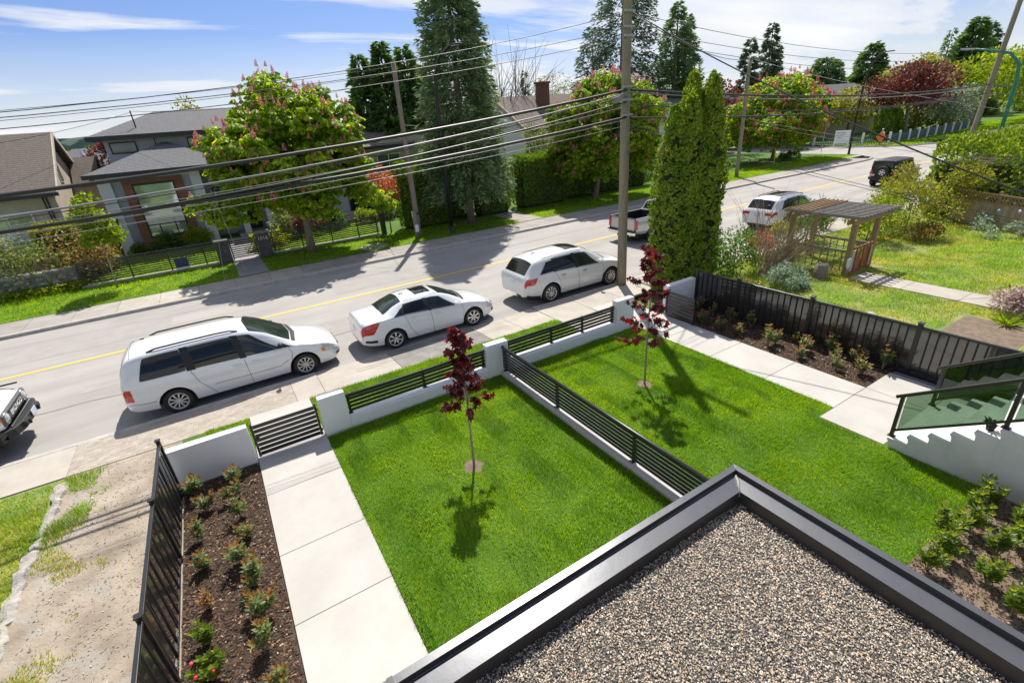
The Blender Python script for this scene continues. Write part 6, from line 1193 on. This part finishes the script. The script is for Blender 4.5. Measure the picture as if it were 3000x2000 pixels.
for i in range(14):
    z0 = .72+i*.27; 
    for a, b_ in (((-4.15, -3.7), (-1.52, -1.05)) if 1 <= i <= 12 else ((-4.15, -1.05),)): MB().box(a, b_, 37.82, 37.858, z0+.006, z0+.262).build('plank', M['brownwood'], fr)
window(gh, -3.69, -1.53, 1.0, 4.2, 37.84, M['fascia'], M['win_big'], (), (1.75,), fw_=.08); 
MB().box(-3.05, -2.99, 37.775, 37.85, 1.09, 1.72).build('mullion', M['fascia'], gh); MB().box(-2.2, -2.14, 37.775, 37.85, 1.09, 1.72).build('mullion', M['fascia'], gh)
fr2 = MB().box(4.4, 6.4, 38.4, 38.59, .6, 3.9).build('window_surround', M['brownwood'], gh); window(gh, 4.75, 6.05, 1.0, 3.6, 38.38, M['fascia'], M['win'], (), (1.6,))
MB().box(1.9, 2.9, 40.1, 40.19, .3, 2.6).build('door', M['fascia'], gh); window(gh, .4, 1.5, 1.0, 3.4, 40.15, M['fascia']); MB().box(1.2, 3.6, 37.6, 40.18, .1, .3).build('porch', M['concrete_far'], gh)
for i in range(4): MB().box(7.5, 10.5, 36.2+.35*i, 38.5, .1, .24+.14*i).build('step', M['concrete_far'], gh)
hip(gh, -5.75, 2.0, 37.2, 45.5, 4.95, 6.42, M['shingle'], (-1.6, -1.3, 41.2)); hip(gh, 2.4, 9.8, 37.9, 45.6, 4.9, 6.3, M['shingle'], (5, 7, 41.5))
MB().box(-4.65, 7.2, 41.5, 49, 4.9, 6.9).build('upper_wall', M['siding_grey'], gh); hip(gh, -5.35, 7.9, 40.7, 49.8, 6.98, 8.45, M['shingle'], (-1.5, 4.4, 45.2), fh=.26)
window(gh, -4.4, -2.98, 5.92, 6.6, 41.48, M['fascia']); window(gh, -.1, 1.3, 5.95, 6.62, 41.48, M['fascia']); window(gh, 3.5, 5.2, 5.95, 6.62, 41.48, M['fascia'])
MB().tube([(-2.7, 42.0, 7.3), (-2.7, 42, 8.4)], .04, 8).build('service_mast', M['fascia'], gh); MB().box(-1.95, -1.89, 41.44, 41.5, 6.1, 6.7).build('downpipe', M['fascia'], gh); MB().box(-5.2, -4.98, 37.6, 37.74, 2.0, 2.45).build('wall_lamp', M['fascia'], gh)
# brown gable house at the left
bh = thing('house', 'brown roofed tan gable house partly hidden at the left', 'house', (-10, 40, .14))
MB().box(-16, -7.35, 37.7, 46.3, .1, 4.2).build('wall', M['siding_tan'], bh); MB().prism([(37.7, 4.2), (42, 7.05), (46.3, 4.2)], 'X', -7.5, -7.35).build('gable_wall', M['siding_tan'], bh); gable(bh, -17, -7.0, 37.0, 47.0, 4.3, 7.45, M['shingle_brown'])
window(bh, -10.9, -8.6, 1.6, 3.4, 37.68, M['winframe_w'], M['win_big'], (-9.7,)); o = MB().box(-7.36, -7.3, 40.8, 41.6, 4.6, 5.9).build('window', M['winframe_w'], bh); MB().box(-7.3, -7.28, 40.88, 41.52, 4.68, 5.82).build('pane', M['win'], o)
MB().box(-7.34, -6.0, 43.2, 47, .1, 4.4).build('side_wing', M['siding_tan'], bh); MB().prism([(42.9, 4.3), (45.0, 5.9), (47.2, 4.3), (47.2, 4.15), (45.0, 5.75), (42.9, 4.15)], 'X', -7.2, -5.75).build('wing_roof', M['shingle_brown'], bh)
for z in (1.8, 2.6): MB().box(-7.9, -7.84, 37.62, 37.7, .5, 4.1).build('trim_batten', M['fascia'], bh) if z < 2 else MB().box(-7.75, -7.69, 37.62, 37.7, .5, 4.1).build('trim_batten', M['fascia'], bh)
# small dark roofed house beyond
rh = thing('house', 'dark hip roofed house far behind the two left houses', 'house', (-8, 62, .1)); MB().box(-14, -2, 58, 68, .1, 4.0).build('wall', M['siding_tan'], rh); hip(rh, -14.6, -1.5, 57.4, 68.6, 4.0, 6.5, M['shingle'], (-9.5, -6.5, 63))
for x in (-8.9, -8.1): MB().box(x, x+.3, 61.2, 61.5, 5.9, 6.3).build('roof_vent', M['winframe_w'], rh)
# olive house
oh = thing('house', 'olive house with white window behind chestnut and brown pole', 'house', (14, 42, .14)); MB().box(9.6, 20, 40, 48, .1, 4.95).build('wall', M['siding_olive'], oh)
MB().prism([(11.5, 4.95), (14.6, 5.9), (17.7, 4.95)], 'Y', 39.6, 39.98).build('gable_wall', M['siding_olive'], oh); gable(oh, 9.0, 20.6, 39.2, 48.8, 5.05, 6.5, M['shingle_brown'], fm=M['fascia'])
window(oh, 12.15, 14.1, 3.05, 4.4, 39.97, M['winframe_w'], M['win'], (13.1,)); window(oh, 16.0, 17.8, 3.1, 4.3, 39.97, M['winframe_w'], M['win']); MB().box(9.6, 20, 39.3, 39.99, .1, 1.6).build('base_wall', M['fascia'], oh)
MB().tube([(13.2, 43, 6.2), (13.2, 43, 7.9)], .09, 8).build('flue', M['lamp_head'], oh); MB().lathe([(.16, 0), (.16, .28), (0, .32)], (13.2, 43, 7.8), 10).build('flue_cap', M['lamp_head'], oh)
# white gable house
wh = thing('house', 'white gable house with brown roof and brick chimney', 'house', (28, 42, .14)); MB().box(24.55, 36, 37.4, 47, .1, 5.1).build('wall', M['siding_white'], wh); MB().prism([(37.4, 5.1), (42.2, 7.55), (47, 5.1)], 'X', 24.5, 24.62).build('gable_wall', M['siding_white'], wh)
gable(wh, 24.3, 36.5, 36.8, 47.6, 5.3, 8.05, M['shingle_brown']); MB().box(28.3, 29.3, 40.2, 41.0, 6.3, 8.9).build('chimney', M['brickwall'], wh); MB().box(28.2, 29.4, 40.1, 41.1, 8.9, 9.05).build('chimney_cap', M['brickwall'], wh)
MB().box(28.7, 29.5, 38.6, 39.3, 5.9, 6.6).build('roof_vent', M['fascia'], wh); window(wh, 27, 28.6, 1.8, 3.6, 37.38, M['winframe_w'])
# white house end with porch near the columnar cedar
ph = thing('house', 'white sided house with dark porch rail behind the columnar cedar', 'house', (42, 40, .14)); MB().box(38, 48.4, 36.5, 46, .1, 5.0).build('wall', M['siding_white'], ph); gable(ph, 37.4, 48.9, 35.8, 46.7, 5.1, 7.0, M['shingle'], fm=M['siding_white'])
b = MB(); b.beam((48.6, 36, 1.9), (50.6, 36, .9), .05, .05)
for k in range(7): x = 48.7+k*.3; b.beam((x, 36, .4), (x, 36, 1.85-.5*(x-48.6)), .03, .03)
b.build('porch_rail', M['black_metal'], ph)
for i in range(4): MB().box(48.41, 50.4-.45*i, 35.6, 37, .1, .3+.2*i).build('step', M['siding_white'], ph)
# far right house
fh = thing('house', 'far grey roofed house behind the copper leaved tree', 'house', (88, 46, .14)); MB().box(79, 97, 42.5, 52, .1, 4.2).build('wall', M['siding_tan'], fh); gable(fh, 78, 98, 41.5, 53, 4.3, 7.6, M['shingle'], fm=M['winframe_w']); MB().prism([(90.5, 2.6), (93, 6.6), (95.5, 2.6)], 'Y', 40.8, 42.45).build('front_gable', M['siding_white'], fh)
MB().box(80.5, 82, 46.5, 47.5, 6.5, 8.6).build('chimney', M['brickwall'], fh); window(fh, 92.2, 93.8, 2.8, 4.4, 40.78, M['winframe_w'])
# ================================================================ street side of the grey house: fence, numbered posts, stone wall
def slat_fence(label, x0, x1, y, posts):
    f = thing('slat_fence', label, 'fence', ((x0+x1)/2, y, .14)); MB().box(x0, x1, y-.1, y+.1, .1, .26).build('kerb_base', M['concrete_walk'], f)
    me = boxmesh('slat', x1-x0, .03, .055, M['black_metal'], .004)
    for i in range(9): wpiece('slat', me, f, ((x0+x1)/2, y, .36+i*.108))
    MB().box(x0, x1, y-.03, y+.03, 1.3, 1.35).build('top_rail', M['black_metal'], f)
    for x in posts: MB().box(x-.03, x+.03, y+.016, y+.076, .26, 1.34).build('post', M['black_metal'], f)
slat_fence('black horizontal slat fence left of the numbered posts', -6.4, -.45, 30.4, (-6.3, -4.3, -2.6, -1.0)); slat_fence('black horizontal slat fence between numbered post and azalea', 2.32, 8.6, 30.4, (2.45, 4.0, 5.7, 7.3, 8.5))
M['post_grey'] = mat('charcoal_post', (.06, .058, .062), .7, (.09, .087, .09), 3)
def num_post(label, x0, x1, tm):
    t = thing('numbered_post', label, 'gate post', ((x0+x1)/2, 30.35, .12)); MB().box(x0, x1, 30.1, 30.6, .1, 1.38).build('pillar', M['post_grey'], t, bevel=.02); piece('house_number', text_mesh('1516', .27, tm, .012), t, (0, -.265, 1.05), rot=(math.pi/2, 0, 0))
num_post('charcoal gate post with dark house number left of the gate', -.42, .26, M['black_metal']); num_post('charcoal gate post with white house number right of the gate', 1.62, 2.3, M['text_white'])
g = thing('garden_gate', 'black slatted gate between the two numbered posts', 'gate', (.94, 30.4, .14)); me = boxmesh('slat', 1.2, .03, .06, M['black_metal'], .004)
for i in range(9): wpiece('slat', me, g, (.94, 30.4, .32+i*.11))
for x in (.31, 1.57): MB().box(x-.03, x+.03, 30.42, 30.47, .2, 1.3).build('stile', M['black_metal'], g)
MB().box(8.75, 9.0, 30.2, 30.55, .1, 1.75).build('x', M['fascia'])
ep = bpy.data.objects['x']; ep.name = 'end_post'; tag(ep, 'tall dark end post of the slat fence beside the azalea', 'post')
ys = thing('yard_sign', 'small dark blue sign board standing against the slat fence', 'sign', (-2.1, 30.2, .14)); MB().box(-2.4, -1.8, 30.17, 30.2, .35, .85).build('board', mat('blue_board', (.03, .04, .09), .5), ys); MB().box(-2.42, -1.78, 30.16, 30.21, .28, .36).build('foot_strip', M['text_white'], ys)
sw_ = thing('stone_wall', 'low grey stone retaining wall at the left end of the verge', 'wall', (-8.5, 31.0, .1)); MB().box(-13.5, -6.55, 31.0, 31.5, .05, 1.12).build('mortar', mat('mortar', (.16, .15, .14), .95, (.22, .21, .19), 5), sw_)
M['stone'] = mat('field_stone', (.2, .19, .175), .92, (.33, .315, .29), 4, .8, 16, objrand=.3)
sts = []
for k in range(5):
    bm2 = bmesh.new(); bmesh.ops.create_icosphere(bm2, subdivisions=1, radius=.5)
    for v in bm2.verts: v.co = Vector((v.co.x*random.uniform(.85, 1.1), v.co.y*.8, v.co.z*random.uniform(.8, 1.1)))
    m2 = bpy.data.meshes.new('stone'); bm2.to_mesh(m2); bm2.free(); m2.materials.append(M['stone']); sts.append(m2)
for r_ in range(4):
    x = -13.3+.1*r_
    while x < -6.6: w = random.uniform(.3, .6); wpiece('stone', random.choice(sts), sw_, (x+w/2, 31.02, .27+r_*.26), sc=(w, .3, .29), rot=(0, random.uniform(-.15, .15), 0)); x += w*.94
iv = thing('ivy', 'bright ivy trailing at the foot of the stone wall', 'ivy', (-8, 30.8, .14)); n = 1600; P = np.column_stack([rng.uniform(-9.4, -6.2, n), 30.9-rng.random(n)**2*.7, .16+rng.random(n)**2*.35]); V, F = diamonds(P, rdir(n)+np.array((0, -.6, .6)), .11, .1); leaves_obj('foliage', V, F, M['lime'], iv)
b = MB(); b.lathe([(0, .17), (.75, .165), (.8, .14)], (7.3, 27.45, 0), 20); tag(b.build('utility_cover', M['concrete_walk']), kind='structure')
b = MB(); vs = [(14.4+(1.25+.2*math.sin(3*a))*math.cos(a), 29+.8*math.sin(a), .158) for a in np.linspace(0, 6.283, 24, endpoint=False)]; b.add(vs, [tuple(range(24))]); tag(b.build('bare_soil', M['soil_light']), kind='structure')
# ================================================================ pergola and the yard on the right
pg = thing('pergola', 'weathered cedar pergola with slatted grey top over a garden gate', 'pergola', (19.9, 9.3, .12))
for x in (19.1, 20.75):
    for y in (8.2, 10.4): MB().box(x-.08, x+.08, y-.08, y+.08, .1, 2.06).build('post', M['wood'], pg, bevel=.008)
for y in (8.1, 8.3, 10.3, 10.5): MB().box(18.75, 21.45, y-.03, y+.03, 2.0, 2.18).build('beam', M['wood'], pg, bevel=.006)
me = boxmesh('slat', .05, 2.85, .11, M['wood_grey'], .006)
for i in range(11): wpiece('slat', me, pg, (18.95+i*.255, 9.3, 2.238))
me = boxmesh('batten', 2.75, .045, .04, M['wood'], .004)
for i in range(6): wpiece('batten', me, pg, (20.22, 9.75+i*.17, 2.315))
for x in (19.1, 20.75):
    MB().box(x-.03, x+.03, 8.28, 10.32, .95, 1.03).build('side_rail', M['wood_grey'], pg)
    for i in range(8): MB().box(x-.012, x+.012, 8.4+i*.25, 8.43+i*.25, .25, .95).build('lattice_bar', M['wood'], pg)
    for z in (.3, .5, .72): MB().box(x-.02, x-.004, 8.28, 10.32, z, z+.025).build('lattice_bar', M['wood_grey'], pg)
gg = thing('garden_gate', 'red stained wooden gate with peeling white panels under the pergola', 'gate', (19.9, 8.15, .12))
for x0, x1, m in ((19.2, 19.42, 'wood_peel'), (20.42, 20.64, 'wood_peel')): MB().box(x0, x1, 8.12, 8.15, .15, 1.0).build('panel', M[m], gg)
for x0, x1 in ((19.46, 19.92), (19.96, 20.4)):
    MB().prism([(x0, .2), (x1, .2), (x1, .95), ((x0+x1)/2+.1, 1.0), (x0, .55)], 'Y', 8.14, 8.16).build('panel', mat('orange_ply', (.33, .15, .05), .7, (.25, .1, .035), 6), gg)
for x in (19.44, 19.94, 20.41): MB().box(x-.035, x+.035, 8.08, 8.12, .15, 1.08).build('stile', M['wood_red'], gg)
for z in (.15, 1.05): MB().box(19.2, 20.64, 8.09, 8.135, z, z+.09).build('rail', M['wood_red'], gg)
st_ = thing('tree_stump', 'grey sawn tree stump beside the pergola', 'stump', (18.3, 8.65, .12)); MB().lathe([(.27, -.05), (.25, .1), (.22, .48), (0, .5)], (18.3, 8.65, .12), 14).build('stump', M['wood_pole2'], st_)
sg = thing('garden_stake', 'pale arrow shaped board on a stake beside the stump', 'sign', (18.75, 8.0, .12)); MB().prism([(18.6, .85), (18.9, .85), (18.9, .6), (18.75, .45), (18.6, .6)], 'Y', 7.98, 8.0).build('board', mat('pale_board', (.5, .56, .5), .7), sg); MB().box(18.735, 18.765, 8.001, 8.02, .1, .8).build('stake', M['wood_grey'], sg)
vc = thing('garden_light', 'grey mushroom shaped garden light just behind the black fence', 'lamp', (13.25, 4.9, .12)); MB().tube([(13.25, 4.9, .1), (13.25, 4.9, 1.05)], .04, 8).build('stem', M['lamp_head'], vc); MB().lathe([(.17, 1.05), (.18, 1.08), (.1, 1.17), (.08, 1.18), (0, 1.19)], (13.25, 4.9, 0), 16).build('cap', M['lamp_head'], vc)
lt = thing('lattice_fence', 'weathered board fence with lattice top under the cedar hedge', 'fence', (29.6, 6.5, .12)); A_, B_ = Vector((31.0, 9.3, 0)), Vector((26.8, 2.0, 0)); d_ = (B_-A_).normalized(); ln = (B_-A_).length; ang = math.atan2(d_.y, d_.x)
me = boxmesh('board', .19, .02, 1.05, mat('fence_board', (.33, .27, .19), .85, (.25, .2, .14), 5, objrand=.15), .004)
for i in range(int(ln/.2)): wpiece('board', me, lt, tuple(A_+d_*(i*.2+.1)+Vector((0, 0, .65))), rz=ang)
for z, h in ((1.2, .07), (1.6, .06), (.25, .07)): MB().beam(A_+Vector((0, 0, z)), B_+Vector((0, 0, z)), .05, h).build('rail', M['wood'], lt)
for i in range(5): p = A_+d_*(.2+i*2.0)+Vector((.07, -.04, 0)); MB().beam(p, p+Vector((0, 0, 1.75)), .1, .1, (1, 0, 0)).build('post', M['wood'], lt)
for i in range(int(ln/.16)):
    p = A_+d_*i*.16
    for s in (1, -1): MB().beam(p+Vector((0, 0, 1.24 if s > 0 else 1.56)), p+d_*.3+Vector((0, 0, 1.56 if s > 0 else 1.24)), .012 if s > 0 else .02, .025).build('lattice_bar', M['wood'], lt)
# bluebells
bb = thing('bluebell_patch', 'scattered pale blue flowers in the shaded bed by the lattice fence', 'flowers', (30, 6, .5)); b = MB()
for k in range(26): b.ell((random.uniform(28, 32.5), random.uniform(4.5, 7.2), random.uniform(.85, 1.15)), (.06, .06, .08), 5, 3)
tag(b.build('flower', mat('blue_flower', (.3, .33, .6), .6), bb), kind='stuff')
# ================================================================ corner beyond the side street
pf = thing('picket_fence', 'low dark green picket fence with white posts at the far corner', 'fence', (72, 32.5, .14)); M['green_paint'] = mat('dark_green_paint', (.05, .09, .075), .7); M['post_white'] = mat('white_post', (.62, .63, .62), .6)
P0, P1 = Vector((69.9, 37.2, 0)), Vector((72.9, 29.8, 0)); dd = (P1-P0).normalized(); L0 = (P1-P0).length; a0 = math.atan2(dd.y, dd.x); me = boxmesh('picket', .1, .025, 1.0, M['green_paint'])
for i in range(int(L0/.19)): wpiece('picket', me, pf, tuple(P0+dd*(i*.19)+Vector((0, 0, .72))), rz=a0)
for z in (.4, 1.0): MB().beam(P0+Vector((.03, .02, z)), P1+Vector((.03, .02, z)), .03, .08).build('rail', M['green_paint'], pf)
pm2 = boxmesh('post', .22, .22, 1.35, M['post_white'], .02)
for u in (0, .33, .66, 1): wpiece('post', pm2, pf, tuple(P0.lerp(P1, u)+Vector((-.05, -.05, .82))))
me = boxmesh('panel', 2.5, .03, 1.0, M['green_paint'])
for i in range(9):
    x = 72.9+2.6*i; wpiece('panel', me, pf, (x+1.3, 29.85, .75)); wpiece('post', pm2, pf, (x+2.6, 29.8, .82))
ss = thing('site_sign', 'white notice board on two posts with a brace by the picket fence', 'sign', (69.0, 33.2, .14)); p, q = Vector((68.9, 34.2, 0)), Vector((69.5, 32.7, 0)); MB().beam(p+Vector((0, 0, 1.25)), q+Vector((0, 0, 1.25)), .06, 1.5).build('board', mat('notice_board', (.62, .68, .7), .5), ss)
for u in (.05, .95): w_ = p.lerp(q, u); MB().beam(w_+Vector((.08, .04, 0)), w_+Vector((.08, .04, 2.0)), .09, .09, (1, 0, 0)).build('post', M['post_white'], ss)
for k, z in enumerate((1.7, 1.45, 1.2)): MB().beam(p.lerp(q, .12)+Vector((-.05, -.02, z)), p.lerp(q, .7-.1*k)+Vector((-.05, -.02, z)), .01, .05).build('text_line', M['cable_grey'], ss)
MB().beam((68.7, 35.6, .15), (68.9, 34.1, 1.4), .06, .06).build('brace', M['wood_grey'], ss)
os_ = thing('road_work_sign', 'orange diamond road work sign on a low stand', 'sign', (70.9, 29.9, .14)); MB().prism([(0, .35), (.55, .95), (0, 1.55), (-.55, .95)], 'X', 0, .02).build('board', mat('orange_sign', (.8, .13, .02), .5), os_, local=True); MB().box(.03, .07, -.03, .03, 0, .6).build('stand', M['dark'], os_, local=True); MB().box(-.2, .25, -.3, .3, 0, .04).build('foot', M['dark'], os_, local=True)
hy = thing('fire_hydrant', 'red fire hydrant on the grass near the chestnut', 'hydrant', (56.0, 32.2, .14)); mr = mat('hydrant_red', (.5, .03, .03), .5); MB().lathe([(.18, 0), (.18, .06), (.13, .08), (.13, .6), (.17, .62), (.17, .68), (.12, .76), (0, .82)], (0, 0, 0), 14).build('barrel', mr, hy, local=True); MB().tube([(-.24, 0, .48), (.24, 0, .48)], .07, 10).build('outlet', mr, hy, local=True); MB().tube([(0, -.2, .45), (0, 0, .45)], .08, 10).build('outlet', mr, hy, local=True)
ym = thing('marker_post', 'leaning yellow marker post under the red flowered chestnut', 'post', (50.0, 30.2, .14)); MB().beam((0, 0, 0), (-.18, 0, 1.6), .08, .08, (0, 1, 0)).build('post', mat('yellow_marker', (.7, .42, .03), .6), ym, local=True)
sn = thing('street_sign', 'blue street name sign on a thin pole with a stop sign back', 'sign', (61.9, 31.9, .14)); MB().tube([(0, 0, 0), (0, 0, 3.9)], .04, 8).build('pole', M['lamp_head'], sn, local=True); mbz = mat('street_blue', (.02, .06, .3), .5)
MB().box(-.05, -.02, -.6, .6, 3.75, 3.95).build('name_plate', mbz, sn, local=True); MB().box(-.5, .5, .05, .08, 3.5, 3.7).build('name_plate', mbz, sn, local=True); MB().prism([(.38*math.cos(a), 2.9+.38*math.sin(a)) for a in np.arange(8)*math.pi/4+math.pi/8], 'X', .05, .07).build('sign_back', M['lamp_head'], sn, local=True)
# a person by the picket fence
def person(label, loc, rz):
    J = {'pel': (0, 0, .95), 'wst': (0, 0, 1.1), 'chs': (0, .02, 1.35), 'nek': (0, .03, 1.5), 'hd0': (0, .05, 1.58), 'hd1': (0, .06, 1.74)}
    V = [J[k] for k in ('pel', 'wst', 'chs', 'nek', 'hd0', 'hd1')]; E_ = [(0, 1), (1, 2), (2, 3), (3, 4), (4, 5)]; Rr = [.15, .14, .16, .06, .085, .095]
    for s in (1, -1):
        b0 = len(V); V += [(s*.19, .02, 1.42), (s*.25, .04, 1.15), (s*.22, .2, .98), (s*.2, .28, .95), (s*.1, 0, .9), (s*.11, .02*s+.02, .5), (s*.11, -.03+.05*s, .09), (s*.11, .1+.05*s, .05)]; Rr += [.065, .05, .04, .045, .1, .068, .045, .05]
        E_ += [(2, b0), (b0, b0+1), (b0+1, b0+2), (b0+2, b0+3), (0, b0+4), (b0+4, b0+5), (b0+5, b0+6), (b0+6, b0+7)]
    me = bpy.data.meshes.new('body'); me.from_pydata(V, E_, []); o = bpy.data.objects.new('body', me); COL.objects.link(o); md = o.modifiers.new('s', 'SKIN'); o.modifiers.new('d', 'SUBSURF').render_levels = 1; o.modifiers['d'].levels = 1
    for i, sv_ in enumerate(me.skin_vertices[0].data): sv_.radius = (Rr[i], Rr[i]*.8); sv_.use_root = (i == 0)
    dg = bpy.context.evaluated_depsgraph_get(); m2 = bpy.data.meshes.new_from_object(o.evaluated_get(dg)); bpy.data.objects.remove(o)
    for m_ in (mat('skin', (.5, .3, .22), .6), mat('pale_shirt', (.62, .56, .58), .8), mat('dark_shorts', (.02, .02, .025), .8)): m2.materials.append(m_)
    for p in m2.polygons: z = p.center.z; p.use_smooth = True; p.material_index = 2 if (.52 < z < 1.0 and abs(p.center.x) < .21 and p.center.y < .2) else 1 if (1.0 <= z < 1.5 and (abs(p.center.x) < .24 and p.center.y < .15)) else 0
    t = thing('person', label, 'person', loc, rz=rz); piece('body', m2, t); MB().ell((0, .06, 1.79), (.1, .11, .06), 10, 6).build('cap', M['text_white'], t, local=True); return t
person('person in white cap, pale shirt and dark shorts standing by the picket fence', (71.4, 30.0, .14), -.6)
# distant wooded hills
hl = MB(); nn = 90
for R0, H0, sd in ((1500, 38, 1), (2300, 52, 5)):
    vs = []
    for i in range(nn+1):
        a = math.radians(-50+170*i/nn); h = H0*(.75+.3*math.sin(i*.31+sd)+.12*math.sin(i*1.3+sd)+.05*random.uniform(-1, 1)); vs += [(R0*math.sin(a), R0*math.cos(a), -10), (R0*math.sin(a)*1.01, R0*math.cos(a)*1.01, h), (R0*math.sin(a)*1.12, R0*math.cos(a)*1.12, h*.9)]
    hl.add(vs, [(3*i+k, 3*i+3+k, 3*i+4+k, 3*i+1+k) for i in range(nn) for k in range(2)], True)
tag(hl.build('hills', mat('wooded_hill', (.07, .11, .09), .95, (.13, .17, .14), .02)), kind='structure')
# background wood that closes the view between the houses
def wood(label, spec, m):
    PP, DD = [], []
    for x, y, rx, rz in spec:
        n = int(500*rx*rz/6); d = rdir(n); d[:, 2] = np.abs(d[:, 2]); PP.append(np.array((x, y, .2))+d*np.array((rx, rx*.6, rz))*(.75+.3*rng.random((n, 1)))); DD.append(d)
    P, D = np.vstack(PP), np.vstack(DD); V, F = diamonds(P, D+.8*rdir(len(P)), .7*rng.uniform(.6, 1.3, len(P)), .4); o = link('far_wood', np_mesh('far_wood', V, F), m); tag(o, label, 'trees', kind='stuff')
rs = random.Random(4)
wood('far off wood and gardens behind the houses', [(x+rs.uniform(-3, 3), 75+rs.uniform(0, 25), rs.uniform(4, 8), rs.uniform(3, 6.2)) for x in range(-30, 260, 7)], M['green'])
wood('pale spring trees in the distance behind the houses', [(x+rs.uniform(-3, 3), 70+rs.uniform(0, 12), rs.uniform(3, 6), rs.uniform(2.5, 5)) for x in range(30, 200, 16)], M['olive'])
wood('far off shrubs at the end of the street', [(x, 33+rs.uniform(0, 10), rs.uniform(3, 5), rs.uniform(2, 4)) for x in range(98, 190, 8)], M['olive'])
